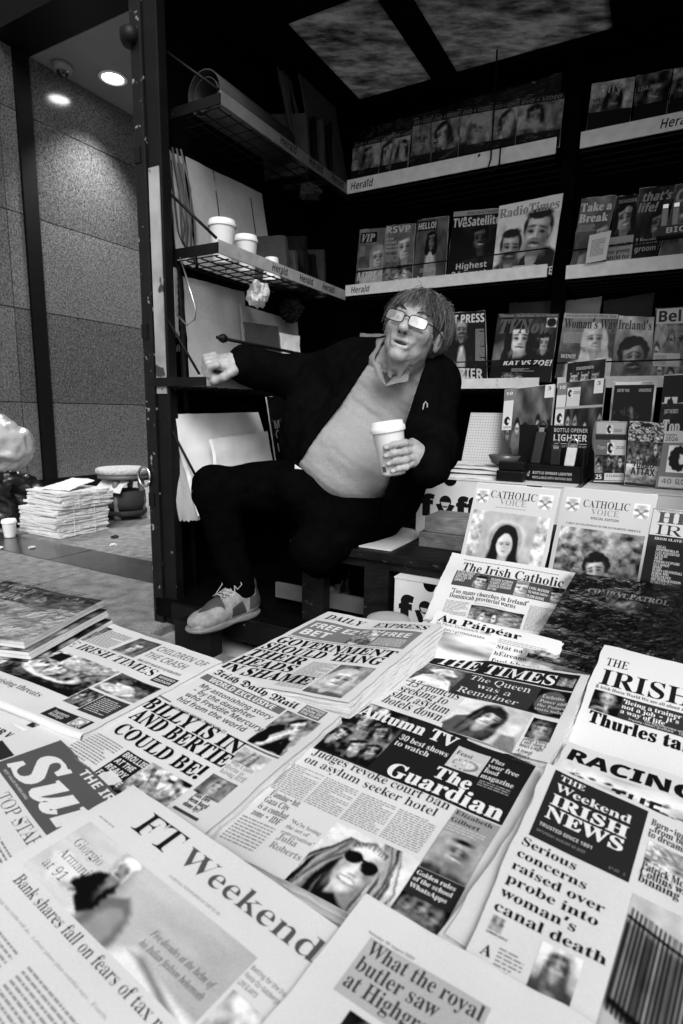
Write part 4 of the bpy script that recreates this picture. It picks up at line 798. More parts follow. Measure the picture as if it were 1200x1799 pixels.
 ('p',.705,.3,.86,.46,('umbrella',)),
 ('t','FT','S',.15,.311,.136,.093,.03,-.015,MH,.0),
 ('t','Weekend','S',.338,.793,.13,.07,.15,-.014,MH,.0),
 ('t','NATIONAL NEWSPAPER OF THE YEAR','S',.368,.553,.183,.009,.3,-.02,HL,.0),
 ('t','Giorgio','S',.083,.202,.292,.032,.06,-.03,HL,.0),
 ('t','Armani','S',.083,.208,.342,.032,.06,-.03,HL,.0),
 ('t','at 91','S',.083,.172,.393,.032,.06,-.03,HL,.0),
 ('t','Five decades at the helm of','I',.469,.671,.335,.02,.12,-.01,HL,.0),
 ('t','his Italian fashion behemoth','I',.469,.671,.37,.02,.12,-.01,HL,.0),
 ('t','HTSI','S',.568,.666,.288,.05,.5,-.05,HL,.0),
 ('t','Bank shares fall on fears of tax raid','S',.076,.701,.476,.033,.03,-.02,HL,.0),
 ('t','Large tax yields will do • Labour plans plan overdue says • Fourth','S',.091,.556,.532,.009,.45,-.02,HL,.0),
 ('t','Batting for the Iraq','H',.701,.8,.238,.013,.3,-.02,HL,.0),
 ('t','Fania Oz-Salzberger','H',.701,.8,.261,.013,.3,-.02,HL,.0),
 ('t','LIFE & ARTS','H',.701,.751,.284,.013,.3,-.02,HL,.0),
]),
'sun': ([[-0.4018, 0.7498, 0.365], [-0.197, 0.5589, 0.365], [-0.4425, 0.2956, 0.365], [-0.6473, 0.4865, 0.365]], [
 ('r',.2,.045,1.0,.268,.16,'panel'),
 ('r',.02,.2,.19,.28,.06,'panel'),
 ('p',.2,.34,.43,.62,('face',.5,.4,.7,.6,.4,'short',.05,.05)),
 ('b',.5,.36,.95,.7,14,.3,2),
 ('t','Sun','I',.24,.97,.235,.135,.75,.02,MH,.0),
 ('t','THE IRISH','H',.52,.96,.085,.03,.75,.0,MH,.0),
 ('t','BEST VALUE IN IRELAND','H',.28,.55,.256,.008,.55,.0,HL,.0),
 ('t','TOP STAR','S',.45,.85,.32,.04,.1,-.03,HL,.0),
]),
'field': ([[0.4437, 0.9033, 0.43], [0.6813, 0.737, 0.43], [0.4806, 0.4504, 0.3095], [0.243, 0.6168, 0.3095]], [
 ('r',.036,.312,.9,.43,.07,'panel'),
 ('p',.038,.312,.17,.429,('speaker',)),
 ('t','THE','S',.043,.154,.149,.054,.03,-.01,MH,.0),
 ('t','IRISH','S',.043,.464,.273,.097,.03,.0,MH,.0),
 ('t','& Irish Horse World We are all about the horses','S',.035,.53,.3,.017,.06,.0,HL,.0),
 ('t','‘Being a trainer is','S',.176,.468,.345,.022,.75,0,HL,.0),
 ('t','not a job – it’s','S',.176,.425,.372,.022,.75,0,HL,.0),
 ('t','a way of life’','S',.176,.381,.399,.022,.75,0,HL,.0),
 ('t','The Big Interview with','H',.285,.46,.41,.01,.6,-.01,HL,.0),
 ('t','Francis-Henri Graffard >> 12','H',.22,.45,.423,.01,.6,-.01,HL,.0),
 ('t','Thurles takes','S',.049,.579,.496,.061,.02,.02,HL,.0),
]),
'racing': ([[0.3073, 0.6943, 0.376], [0.5389, 0.5198, 0.376], [0.3222, 0.2323, 0.376], [0.0906, 0.4068, 0.376]], [
 ('p',.02,.13,.95,.5,('splash',)),
 ('t','RACING','H',.028,.511,.115,.075,.02,.025,MH,.0),
 ('t','IS','H',.062,.108,.19,.039,.7,-.03,HL,.0),
 ('t','THE','H',.233,.41,.27,.08,.04,.01,HL,.0),
]),
'royal': ([[0.0277, 0.4346, 0.386], [0.2652, 0.2682, 0.386], [0.0588, -0.0267, 0.386], [-0.1788, 0.1397, 0.386]], [
 ('r',.085,.09,.43,.235,.52,'panel'),
 ('p',.15,.25,.33,.42,('face',.5,.4,.7,.55,.04,'short',.05,.1)),
 ('t','Saturday 30 August 2025','S',.071,.214,.085,.007,.1,-.01,HL,.0),
 ('t','What the royal','S',.096,.42,.13,.036,.1,0,HL,.0),
 ('t','butler saw','S',.096,.329,.173,.036,.1,0,HL,.0),
 ('t','at Highgrove','S',.096,.375,.217,.036,.1,0,HL,.0),
]),
'catholic': ([[0.2712, 1.3464, 0.47], [0.5117, 1.1804, 0.47], [0.3972, 0.9681, 0.4], [0.1682, 1.085, 0.4]], [
 ('b',.12,.07,.92,.1,1,.3,1),
 ('r',.1,.278,.935,.52,.12,'panel'),
 ('p',.263,.285,.375,.515,('face',.5,.5,.7,.55,.05,'short',.04,.2)),
 ('p',.588,.285,.68,.515,('face',.5,.5,.8,.6,.3,'short',.3,.4)),
 ('p',.842,.285,.93,.515,('face',.5,.55,.7,.5,.08,'long',.05,.08)),
 ('p',.315,.735,.71,.93,('crowd',1,5,.3,.75,9)),
 ('b',.11,.71,.31,.93,8,.3,1),
 ('b',.73,.6,.92,.93,11,.3,1),
 ('t','The Irish Catholic','S',.131,.914,.269,.143,.06,0,MH,.0),
 ('t','IS THE CHURCH','H',.111,.253,.32,.04,.7,.0,HL,.0),
 ('t','COOPERATING','H',.111,.246,.365,.04,.7,.0,HL,.0),
 ('t','WITH EVIL IN','H',.111,.239,.41,.04,.7,.0,HL,.0),
 ('t','ISRAEL?','H',.111,.196,.456,.04,.7,.0,HL,.0),
 ('t','THE GOSPEL ACCORDING','H',.389,.56,.355,.04,.65,.0,HL,.0),
 ('t','TO MARTY: CHRISTIANS','H',.389,.56,.403,.04,.65,.0,HL,.0),
 ('t','LEADING ON THE MODERN','H',.389,.56,.45,.04,.65,.0,HL,.0),
 ('t','DAY DAA','H',.389,.457,.497,.04,.65,.0,HL,.0),
 ('t','I FEEL BLESSED','H',.687,.831,.387,.038,.7,.0,HL,.0),
 ('t','TO HAVE FAITH -','H',.687,.842,.447,.038,.7,.0,HL,.0),
 ('t','EILEEN DUNNE','H',.687,.811,.508,.038,.7,.0,HL,.0),
 ('t','‘Too many churches in Ireland’','S',.121,.714,.618,.056,.05,0,HL,.0),
 ('t','Dominican provincial warns','S',.121,.631,.679,.056,.05,0,HL,.0),
 ('t','Leads dealing with Nora','S',.328,.568,.721,.027,.6,.0,HL,.0),
]),
'paipear': ([[0.1896, 1.0626, 0.425], [0.3771, 0.9127, 0.425], [0.3407, 0.8802, 0.338], [0.1066, 0.9554, 0.338]], [
 ('p',.05,.28,.56,.85,('shore',)),
 ('b',.57,.19,.95,.27,3,.4,1),
 ('t','An Páipéar','S',.04,.72,.14,.1,.03,.012,MH,.0),
 ('t','An Phoic Éireannach 2025','S',.04,.5,.19,.037,.2,-.01,HL,.0),
 ('t','LAINN I gCONNAMARA','H',.1,.47,.265,.03,.15,-.01,HL,.0),
 ('t','Stát na','S',.577,.767,.347,.059,.04,-.004,HL,.0),
 ('t','hÉireann','S',.577,.815,.458,.059,.04,-.004,HL,.0),
 ('t','faoi bhagairt','S',.577,.967,.569,.059,.04,-.004,HL,.0),
 ('t','ag taraifí','S',.577,.862,.679,.059,.04,-.004,HL,.0),
]),
'voice1': ([[0.3482, 1.4606, 0.63], [0.5137, 1.3313, 0.63], [0.4452, 1.2437, 0.3546], [0.2797, 1.373, 0.3546]], [
 ('p',.03,.05,.19,.17,('keys',)),
 ('p',.79,.05,.95,.17,('keys',)),
 ('p',.04,.235,.96,.93,('madonna',)),
 ('b',.3,.19,.7,.2,1,.3,1),
 ('t','CATHOLIC','S',.214,.765,.115,.061,.06,-.015,MH,.0),
 ('t','VOICE','S',.339,.661,.17,.049,.35,-.015,MH,.0),
]),
'voice2': ([[0.5646, 1.4341, 0.625], [0.73, 1.3048, 0.625], [0.6616, 1.2171, 0.3496], [0.4961, 1.3464, 0.3496]], [
 ('p',.05,.08,.21,.2,('keys',)),
 ('p',.79,.08,.95,.2,('keys',)),
 ('p',.05,.335,.95,.93,('youth',)),
 ('t','CATHOLIC','S',.25,.75,.15,.06,.06,-.015,MH,.0),
 ('t','VOICE','S',.35,.65,.21,.048,.35,-.015,MH,.0),
 ('t','SPECIAL EDITION','H',.36,.66,.25,.021,.2,.0,HL,.0),
 ('t','CARLO ACUTIS,APOSTLE OF THE EUCHARISTIC MIRACLE','S',.1,.9,.31,.015,.1,.0,HL,.0),
]),
'history': ([[0.6349, 1.1449, 0.62], [0.8003, 1.0157, 0.62], [0.726, 0.9205, 0.3487], [0.5605, 1.0498, 0.3487]], [
 ('p',0,0,1,1,('dark',.1,.05)),
 ('r',.004,.004,.996,.185,.6,'panel'),
 ('t','HISTORY','S',.05,.98,.095,.075,.12,.01,MH,.0),
 ('t','IRELAND','S',.05,.98,.178,.07,.05,-.02,MH,.0),
 ('t','SEPTEMBER/OCTOBER','H',.03,.4,.016,.01,.2,-.01,HL,.0),
 ('t','IRISH SLAVE-OWNERS','S',.057,.468,.215,.017,.6,.0,HL,.0),
 ('t','LEGAL','S',.086,.168,.27,.017,.6,-.005,HL,.0),
 ('t','HOMOPHOBIA IN','S',.086,.274,.29,.017,.6,-.005,HL,.0),
 ('t','LATE NINETEENTH','S',.086,.283,.311,.017,.6,-.005,HL,.0),
 ('t','CENTURY','S',.086,.193,.331,.017,.6,-.005,HL,.0),
 ('t','MYTH','S',.086,.152,.351,.017,.6,-.005,HL,.0),
 ('t','PADRAIG O CONAIRE','S',.086,.299,.371,.017,.6,-.005,HL,.0),
 ('t','ECCE HOMO?','S',.086,.217,.392,.017,.6,-.005,HL,.0),
 ('t','SPORT','S',.086,.16,.412,.017,.6,-.005,HL,.0),
 ('t','WOMEN AND FOOTBALL','S',.086,.332,.432,.017,.6,-.005,HL,.0),
 ('t','DURING WWI','S',.086,.225,.452,.017,.6,-.005,HL,.0),
 ('t','VEXILLOLOGY','S',.086,.25,.472,.017,.6,-.005,HL,.0),
 ('t','THE VEXED QUESTION','S',.086,.332,.493,.017,.6,-.005,HL,.0),
 ('t','OF ORANGE','S',.086,.217,.513,.017,.6,-.005,HL,.0),
]),
'combat': ([[0.4943, 1.1574, 0.48], [0.6884, 1.0164, 0.48], [0.5133, 0.7753, 0.3946], [0.3191, 0.9164, 0.3946]], [
 ('p',0,0,1,1,('battle',)),
 ('b',.1,.86,.4,.89,1,.5,1),
 ('t','COMBAT PATROL','S',.161,.751,.219,.053,.42,.01,MH,.0),
]),
'star': ([[-0.5604, 0.7928, 0.36], [-0.39, 0.7174, 0.36], [-0.429, 0.6124, 0.36], [-0.605, 0.6976, 0.36]], [
 ('t','IN YOUR WEEK','H',.25,.95,.3,.1,.05,.01,HL,.0),
 ('r',.1,.4,.9,.95,.2,'panel'),
]),
'gold': ([[-0.7447, 1.2196, 0.42], [-0.4809, 1.1032, 0.42], [-0.541, 0.9195, 0.41], [-0.7971, 0.9609, 0.41]], [
 ('p',0,0,1,.34,('crowd',1,6,.1,.7,2)),
 ('t','1 GOLD','H',.12,.4,.17,.12,.75,.01,MH,.0),
 ('t','LION','H',.15,.4,.31,.11,.75,.01,MH,.0),
 ('r',0,.34,1,.97,.78,'panel'),
 ('t','2021','I',.55,.92,.66,.2,.22,-.02,HL,.0),
 ('p',.05,.4,.48,.92,('lion',)),
]),
'adult_a': ([[0.0283, 2.8684, 2.0271], [0.1564, 2.797, 2.0253], [0.137, 2.7604, 1.8305], [0.0175, 2.8283, 1.8372]], [
 ('p',0,0,1,1,('soft',.6,0)),
 ('r',0,0,1,.13,.04,'panel'),
 ('r',0,.68,1,1,.03,'panel'),
 ('t','DVD + VIDEO','H',.06,.94,.105,.07,.5,-.01,'cover_line',.25),
 ('t','IS','H',.06,.21,.5,.06,.75,0,'cover_line',.2),
]),
'adult_b': ([[0.1581, 2.7962, 2.0257], [0.2048, 2.7709, 2.0282], [0.184, 2.7341, 1.8295], [0.1387, 2.7594, 1.8301]], [
 ('p',0,0,1,1,('soft',.75,1)),
 ('r',0,0,1,.13,.04,'panel'),
 ('r',0,.68,1,1,.03,'panel'),
 ('t','DVD + VIDEO','H',.06,.94,.105,.07,.5,-.01,'cover_line',.25),
]),
'adult_c': ([[0.2065, 2.7698, 2.0278], [0.2777, 2.7302, 2.0271], [0.2596, 2.6919, 1.8283], [0.1882, 2.7316, 1.8286]], [
 ('p',0,0,1,1,('soft',.7,2)),
 ('r',0,0,1,.13,.04,'panel'),
 ('r',0,.68,1,1,.03,'panel'),
 ('t','DVD + VIDEO','H',.06,.94,.105,.07,.5,-.01,'cover_line',.25),
]),
'adult_d': ([[0.2872, 2.7346, 2.0671], [0.3616, 2.6927, 2.0643], [0.3549, 2.6389, 1.8275], [0.271, 2.6856, 1.8285]], [
 ('p',0,0,1,1,('soft',.55,3)),
 ('r',0,0,1,.13,.04,'panel'),
 ('r',0,.68,1,1,.03,'panel'),
 ('t','DVD + VIDEO','H',.06,.94,.105,.07,.5,-.01,'cover_line',.25),
 ('t','NINA','H',.06,.36,.5,.06,.75,0,'cover_line',.2),
 ('t','HARTLEY','H',.06,.585,.585,.06,.75,0,'cover_line',.2),
]),
'adult_e': ([[0.3631, 2.6918, 2.0638], [0.4727, 2.6303, 2.0607], [0.4582, 2.5822, 1.8299], [0.3588, 2.6365, 1.8266]], [
 ('p',0,0,1,1,('soft',.65,4)),
 ('r',0,0,1,.13,.04,'panel'),
 ('r',0,.68,1,1,.03,'panel'),
 ('t','DVD + VIDEO','H',.06,.94,.105,.07,.5,-.01,'cover_line',.25),
 ('t','SUNNY','H',.06,.435,.5,.06,.75,0,'cover_line',.2),
 ('t','LEONE','H',.06,.435,.585,.06,.75,0,'cover_line',.2),
]),
'adult_f': ([[0.4742, 2.6293, 2.0603], [0.5913, 2.5625, 2.0521], [0.5675, 2.5216, 1.8297], [0.4597, 2.5807, 1.827]], [
 ('p',0,0,1,1,('soft',.75,5)),
 ('r',0,0,1,.13,.04,'panel'),
 ('r',0,.68,1,1,.03,'panel'),
 ('t','DVD + VIDEO','H',.06,.94,.105,.07,.5,-.01,'cover_line',.25),
]),
'adult_g': ([[0.5941, 2.5603, 2.0496], [0.6792, 2.5115, 2.0429], [0.6619, 2.4688, 1.8278], [0.5653, 2.5225, 1.8286]], [
 ('p',0,0,1,1,('soft',.65,6)),
 ('r',0,0,1,.13,.04,'panel'),
 ('r',0,.68,1,1,.03,'panel'),
 ('t','DVD + VIDEO','H',.06,.94,.105,.07,.5,-.01,'cover_line',.25),
 ('t','TORI','H',.06,.36,.5,.06,.75,0,'cover_line',.2),
 ('t','BLACK','H',.06,.435,.585,.06,.75,0,'cover_line',.2),
]),
'adult_h': ([[0.6812, 2.5102, 2.0423], [0.8293, 2.4248, 2.0286], [0.8098, 2.3849, 1.8197], [0.666, 2.4673, 1.8308]], [
 ('p',0,0,1,1,('soft',.6,7)),
 ('r',0,0,1,.13,.04,'panel'),
 ('r',0,.68,1,1,.03,'panel'),
 ('t','DVD + VIDEO','H',.06,.94,.105,.07,.5,-.01,'cover_line',.25),
 ('t','Dani','H',.06,.36,.5,.06,.75,0,'cover_line',.2),
 ('t','Daniels','H',.06,.585,.585,.06,.75,0,'cover_line',.2),
]),
'adult_i': ([[0.9139, 2.3787, 2.032], [1.0406, 2.3059, 2.0212], [1.021, 2.2736, 1.8436], [0.8947, 2.3471, 1.8578]], [
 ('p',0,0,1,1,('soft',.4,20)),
 ('r',0,.62,1,1,.03,'panel'),
 ('t','Jolly','H',.08,.75,.25,.18,.5,0,MH,.0),
 ('t','MAYA','H',.08,.4,.4,.07,.05,.0,HL,.0),
 ('t','BIJOU','H',.08,.45,.52,.07,.05,.0,HL,.0),
]),
'adult_j': ([[1.0452, 2.3035, 2.0221], [1.1427, 2.2481, 2.0164], [1.1209, 2.2189, 1.8466], [1.03, 2.2686, 1.8435]], [
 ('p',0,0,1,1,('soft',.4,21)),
 ('r',0,.62,1,1,.03,'panel'),
 ('t','LISA ANN','H',.08,.75,.33,.08,.5,0,MH,.0),
]),
'adult_k': ([[1.1478, 2.2449, 2.0148], [1.2239, 2.2016, 2.0103], [1.2042, 2.1716, 1.8417], [1.1243, 2.2168, 1.8457]], [
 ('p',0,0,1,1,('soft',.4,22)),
 ('r',0,.62,1,1,.03,'panel'),
]),
'vip': ([[0.066, 2.8612, 1.6532], [0.1828, 2.794, 1.6432], [0.1659, 2.7399, 1.3817], [0.0454, 2.8076, 1.3856]], [
 ('p',0,0,1,1,('cover',.28,.78,.5,.35,.55,.4,'long',.5)),
 ('r',.06,.06,.7,.24,.03,'panel'),
 ('t','VIP','I',.12,.62,.22,.13,.7,.015,MH,.0),
 ('b',.08,.3,.3,.48,5,.6,1),
 ('t','MIRI','H',.05,.75,.9,.15,.75,.01,'cover_line',.2),
 ('t','VIP EXCLUSIVE','H',.06,.6,.71,.03,.7,.0,HL,.0),
]),
'rsvp': ([[0.1861, 2.7942, 1.6517], [0.3095, 2.7236, 1.6425], [0.2968, 2.6655, 1.3746], [0.1642, 2.7404, 1.3802]], [
 ('p',0,0,1,1,('cover',.25,.68,.38,.4,.55,.25,'short',.3)),
 ('t','RSVP','H',.02,.85,.13,.11,.7,.01,MH,.0),
 ('t','ALAN','H',.04,.28,.25,.045,.65,.0,HL,.0),
 ('t','HUGHES','H',.04,.4,.315,.045,.65,.0,HL,.0),
 ('t','AND KARL','H',.04,.52,.38,.045,.65,.0,HL,.0),
 ('t','BRODERICK','H',.04,.58,.445,.045,.65,.0,HL,.0),
 ('b',.04,.5,.5,.62,4,.6,1),
 ('p',.02,.68,.98,.98,('crowd',1,3,.4,.75,4)),
]),
'hello': ([[0.3192, 2.7215, 1.6558], [0.4451, 2.6506, 1.6512], [0.4306, 2.5923, 1.3784], [0.2984, 2.6646, 1.3744]], [
 ('p',0,0,1,1,('stand',.22,.5)),
 ('r',.02,.03,.66,.19,.03,'panel'),
 ('t','HELLO!','H',.05,.62,.16,.1,.75,.012,MH,.0),
 ('t','Love','H',.15,.65,.985,.09,.75,0,HL,.0),
 ('b',.2,.78,.75,.85,2,.6,1),
]),
'tvsat': ([[0.4649, 2.6429, 1.6646], [0.6413, 2.5416, 1.6501], [0.623, 2.4846, 1.3743], [0.4344, 2.5891, 1.3738]], [
 ('p',0,0,1,1,('cover',.1,.62,.42,.34,.22,.04,'short',.12)),
 ('r',0,0,1,.07,.5,'panel'),
 ('t','SPORT,SKY & STREAMING','H',.3,1.0,.058,.04,.04,.0,HL,.0),
 ('t','TV&Satellite','H',.02,1.0,.23,.13,.8,.01,MH,.0),
 ('t','Highest','H',.18,.8,.86,.085,.75,.0,HL,.0),
 ('t','2 Lowest','H',.1,.8,.975,.085,.75,.0,HL,.0),
]),
'radio': ([[0.6203, 2.4853, 1.6377], [0.8333, 2.3681, 1.6483], [0.807, 2.3585, 1.3469], [0.6026, 2.4726, 1.3561]], [
 ('p',0,0,1,1,('twomen',)),
 ('t','RadioTimes','S',.02,.97,.17,.12,.4,.015,MH,.0),
 ('t','LAUGH A MINUTE','H',.05,1.0,.985,.1,.8,-.005,'cover_line',.0),
 ('r',.34,.845,.72,.88,.7,'panel'),
 ('t','EXCLUSIVE INTERVIEW','H',.35,.71,.875,.022,.05,.0,HL,.0),
]),
'take': ([[0.914, 2.3874, 1.6376], [1.0198, 2.3268, 1.6298], [0.9717, 2.291, 1.3727], [0.8751, 2.3457, 1.3777]], [
 ('p',0,0,1,1,('cover',.25,.8,.55,.3,.5,.2,'long',.4)),
 ('t','Take a','S',.02,.95,.2,.12,.8,.02,MH,.0),
 ('t','Break','S',.02,.9,.36,.12,.8,.02,MH,.0),
 ('b',.05,.4,.6,.5,3,.6,1),
]),
'seaside': ([[1.0208, 2.3246, 1.6233], [1.086, 2.2883, 1.6225], [1.061, 2.2433, 1.3802], [0.9833, 2.2859, 1.3785]], [
 ('p',0,0,1,1,('cover',.12,.5,.33,.38,.45,.04,'long',.03,.9)),
 ('t','SEASIDE','H',.15,.95,.11,.05,.5,.0,HL,.0),
 ('r',.02,.62,.98,1,.5,'panel'),
 ('t','We JAILED','H',.05,.9,.78,.06,.05,.005,HL,.0),
 ('t','our greedy','H',.05,.9,.875,.06,.05,.005,HL,.0),
 ('t','MUM for','H',.05,.9,.97,.06,.05,.005,HL,.0),
]),
'thats': ([[1.09, 2.2906, 1.6408], [1.1914, 2.2327, 1.6341], [1.129, 2.2051, 1.3781], [1.0584, 2.2442, 1.3782]], [
 ('p',0,0,1,1,('cover',.12,.75,.5,.3,.3,.05,'long',.1)),
 ('t','that’s','H',.1,.95,.19,.12,.45,.02,MH,.2),
 ('t','life!','H',.02,.6,.34,.12,.45,.02,MH,.2),
 ('t','I found','H',.1,.9,.78,.075,.5,.0,HL,.0),
 ('t','groom','H',.1,.9,.89,.075,.5,.0,HL,.0),
]),
'chat': ([[1.1949, 2.2306, 1.6334], [1.2977, 2.174, 1.6347], [1.2492, 2.1367, 1.3709], [1.136, 2.2004, 1.3749]], [
 ('p',0,0,1,1,('cover',.2,.5,.5,.4,.5,.2,'long',.3)),
 ('t','Chat','H',.05,.95,.25,.18,.5,.02,MH,.0),
]),
'hotpress': ([[0.4345, 2.6388, 1.2437], [0.6007, 2.5467, 1.2438], [0.6123, 2.4853, 0.94], [0.4078, 2.6008, 0.9521]], [
 ('p',0,0,1,1,('longhair',)),
 ('t','HOT PRESS','H',-.0,.98,.155,.12,.8,.015,MH,.0),
 ('t','The Big Interview','H',.18,.55,.74,.03,.6,.0,HL,.0),
 ('t','HOZIER','H',.18,.92,.95,.14,.8,.01,'cover_line',.0),
 ('b',.78,.25,.98,.7,10,.6,1),
]),
'tvnow': ([[0.6542, 2.5324, 1.2268], [0.8689, 2.41, 1.2132], [0.8372, 2.3611, 0.9394], [0.6187, 2.483, 0.9426]], [
 ('p',0,0,1,1,('tvnow',)),
 ('r',.02,.0,1,.05,.1,'panel'),
 ('t','SPOILER ALERT – IRELAND’S BIGGEST SOAP SECTION INSIDE','H',.04,.98,.04,.028,.5,.0,HL,.0),
 ('t','TVNow','I',.05,.9,.28,.2,.2,.02,MH,.0),
 ('t','KAT VS ZOE!','H',.2,.97,.76,.08,.8,.01,'cover_line',.2),
 ('b',.35,.8,.75,.85,1,.7,1),
 ('p',.82,.06,.98,.2,('disc',.7,.1)),
 ('p',.2,.86,.55,.99,('crowd',1,2,.3,.7,4)),
]),
'woman': ([[0.8863, 2.4, 1.2118], [1.0578, 2.3008, 1.1948], [1.0255, 2.256, 0.9367], [0.8513, 2.3566, 0.9534]], [
 ('p',0,0,1,1,('cover',.25,.63,.36,.4,.6,.6,'long',.6,.9)),
 ('r',0,0,1,.065,.6,'panel'),
 ('t','OUR EMBRACING ROUTINE SPECIAL ISSUE','H',.04,.97,.05,.035,.05,.0,HL,.0),
 ('t','Woman’s Way','S',.03,1.0,.22,.14,.08,.01,MH,.0),
 ('t','32 Styling','S',.03,.5,.55,.07,.12,.0,HL,.0),
 ('t','WIN!!!','H',.05,.33,.68,.06,.7,.0,HL,.0),
 ('b',.05,.28,.45,.45,4,.6,1),
]),
'ireland': ([[1.0597, 2.2984, 1.189], [1.1644, 2.2371, 1.1754], [1.1483, 2.1876, 0.9349], [1.0288, 2.2556, 0.9422]], [
 ('p',0,0,1,1,('cover',.4,.52,.62,.45,.4,.06,'curly',.15,.2,.12)),
 ('t','Ireland’s','S',.02,.95,.2,.14,.12,.01,MH,.0),
]),
'bella': ([[1.171, 2.2413, 1.2077], [1.2868, 2.1769, 1.207], [1.2699, 2.1192, 0.9309], [1.152, 2.1868, 0.9403]], [
 ('p',0,0,1,1,('crowd',3,3,.2,.7,6)),
 ('r',.02,.01,.98,.22,.7,'panel'),
 ('t','Bella','H',.08,.98,.19,.15,.04,.01,MH,.0),
 ('r',.02,.62,.65,.8,.7,'panel'),
 ('b',.05,.65,.35,.78,4,.1,1),
 ('b',.3,.25,.9,.4,3,.6,1),
]),
'topps_a': ([[0.6031, 2.1711, 0.8961], [0.7564, 2.0886, 0.9164], [0.7397, 2.0584, 0.588], [0.5874, 2.1428, 0.588]], [
 ('p',0,0,1,1,('team',.2,1)),
 ('r',.0,0,.2,.13,.3,'panel'),
 ('r',.0,.13,.2,.48,.75,'panel'),
 ('t','10','H',.03,.17,.065,.035,.8,.0,HL,.0),
 ('t','2026','H',.03,.19,.46,.025,.1,-.01,HL,.0),
 ('p',.03,.32,.18,.43,('lionhead',)),
 ('r',.82,.0,1,.14,.78,'panel'),
 ('t','3','H',.87,.94,.06,.04,.1,.0,HL,.0),
]),
'topps_b': ([[0.7684, 2.088, 0.9192], [0.9034, 2.015, 0.9339], [0.8858, 1.9832, 0.588], [0.7516, 2.0575, 0.588]], [
 ('p',0,0,1,1,('team',.15,2)),
 ('r',.0,0,.2,.13,.3,'panel'),
 ('r',.0,.13,.2,.48,.75,'panel'),
 ('t','10','H',.03,.17,.065,.035,.8,.0,HL,.0),
 ('t','2026','H',.03,.19,.46,.025,.1,-.01,HL,.0),
 ('p',.03,.32,.18,.43,('lionhead',)),
 ('r',.78,.0,.97,.14,.78,'panel'),
 ('t','3','H',.84,.91,.06,.04,.1,.0,HL,.0),
 ('r',.22,.06,.5,.26,.7,'panel'),
 ('t','2026','H',.36,.49,.13,.03,.1,-.01,HL,.0),
 ('p',.23,.08,.34,.16,('lionhead',)),
 ('r',.0,.255,1,.28,.5,'panel'),
]),
'stacked': ([[0.8071, 2.1162, 0.9918], [0.9167, 2.0564, 1.0039], [0.9026, 2.031, 0.588], [0.7934, 2.0915, 0.588]], [
 ('p',0,0,1,1,('dark',.12,.03)),
 ('t','STACKED WITH','H',.25,.7,.07,.025,.6,.0,HL,.0),
 ('p',.1,.09,.32,.22,('face',.5,.4,.8,.5,.1,'short',.7,.6)),
 ('p',.38,.09,.6,.22,('face',.5,.4,.8,.5,.1,'short',.2,.7)),
 ('p',.66,.09,.88,.22,('face',.5,.4,.8,.4,.1,'short',.1,.2)),
]),
'heroes': ([[0.9309, 2.0154, 0.9216], [1.0465, 1.9514, 0.9224], [1.0295, 1.9206, 0.588], [0.9139, 1.9847, 0.588]], [
 ('p',0,0,1,1,('dark',.75,.0)),
 ('p',.04,.03,.96,.97,('battle',)),
 ('t','INTO THE','H',.12,.4,.1,.03,.6,.0,HL,.0),
 ('t','UNIVERSE','H',.62,.9,.1,.03,.6,.0,HL,.0),
]),
'top_trumps': ([[1.0377, 1.8901, 0.848], [1.1226, 1.8435, 0.8509], [1.1092, 1.8193, 0.588], [1.0245, 1.8662, 0.588]], [
 ('p',0,0,1,1,('dark',.1,.04)),
 ('t','JUST THE BEST!','H',.1,.5,.12,.05,.7,.0,HL,.0),
 ('t','Top','S',.1,.6,.36,.16,.8,.02,MH,.0),
]),
'red_tiger': ([[1.0645, 1.9437, 0.941], [1.1453, 1.8992, 0.9442], [1.1272, 1.8665, 0.588], [1.0465, 1.9112, 0.588]], [
 ('p',0,0,1,1,('dark',.07,.05)),
 ('p',.1,.2,.5,.6,('lionhead',)),
]),
'topps_pack': ([[0.832, 1.8959, 0.7885], [0.9113, 1.8519, 0.7879], [0.9152, 1.8344, 0.5955], [0.8346, 1.8786, 0.59]], [
 ('r',0,0,1,.98,.22,'panel'),
 ('r',.02,.01,.98,.2,.55,'panel'),
 ('r',0,.215,1,.3,.05,'panel'),
 ('r',.5,.3,1,.85,.7,'panel'),
 ('p',.4,.35,.62,.53,('lionhead',)),
 ('t','2026','H',.68,.95,.45,.05,.1,-.01,HL,.0),
 ('t','2026','H',.6,.85,.17,.05,.1,-.01,HL,.0),
 ('p',.36,.06,.55,.2,('lionhead',)),
 ('t','Topps','I',.08,.36,.45,.06,.5,.0,HL,.0),
 ('p',.02,.55,.98,.85,('crowd',1,3,.05,.7,8)),
 ('r',.0,.85,1,.97,.05,'panel'),
 ('t','25','H',.05,.25,.95,.075,.8,.0,HL,.0),
 ('r',.34,.85,.97,.97,.7,'panel'),
 ('t','2 CLASSIC','H',.4,.92,.915,.04,.1,.0,HL,.0),
]),
'racing_pack': ([[0.9062, 1.8228, 0.7916], [0.9914, 1.775, 0.7856], [0.9783, 1.7623, 0.5861], [0.9011, 1.8055, 0.59]], [
 ('p',0,0,1,.32,('glitter',)),
 ('p',0,.3,1,.68,('crowd',1,4,.1,.6,3)),
 ('p',0,.66,1,.99,('soft',.6,3)),
 ('t','TURBO','H',.2,.85,.7,.08,.08,.03,MH,.0),
 ('t','ATTAX','H',.15,.9,.82,.11,.08,.03,MH,.0),
 ('t','2025','H',.35,.65,.89,.04,.2,.0,HL,.0),
 ('r',0,.95,1,.995,.05,'panel'),
]),
'topps_box': ([[0.9881, 1.7644, 0.7628], [1.0602, 1.7246, 0.7651], [1.063, 1.7089, 0.5884], [0.9747, 1.758, 0.5899]], [
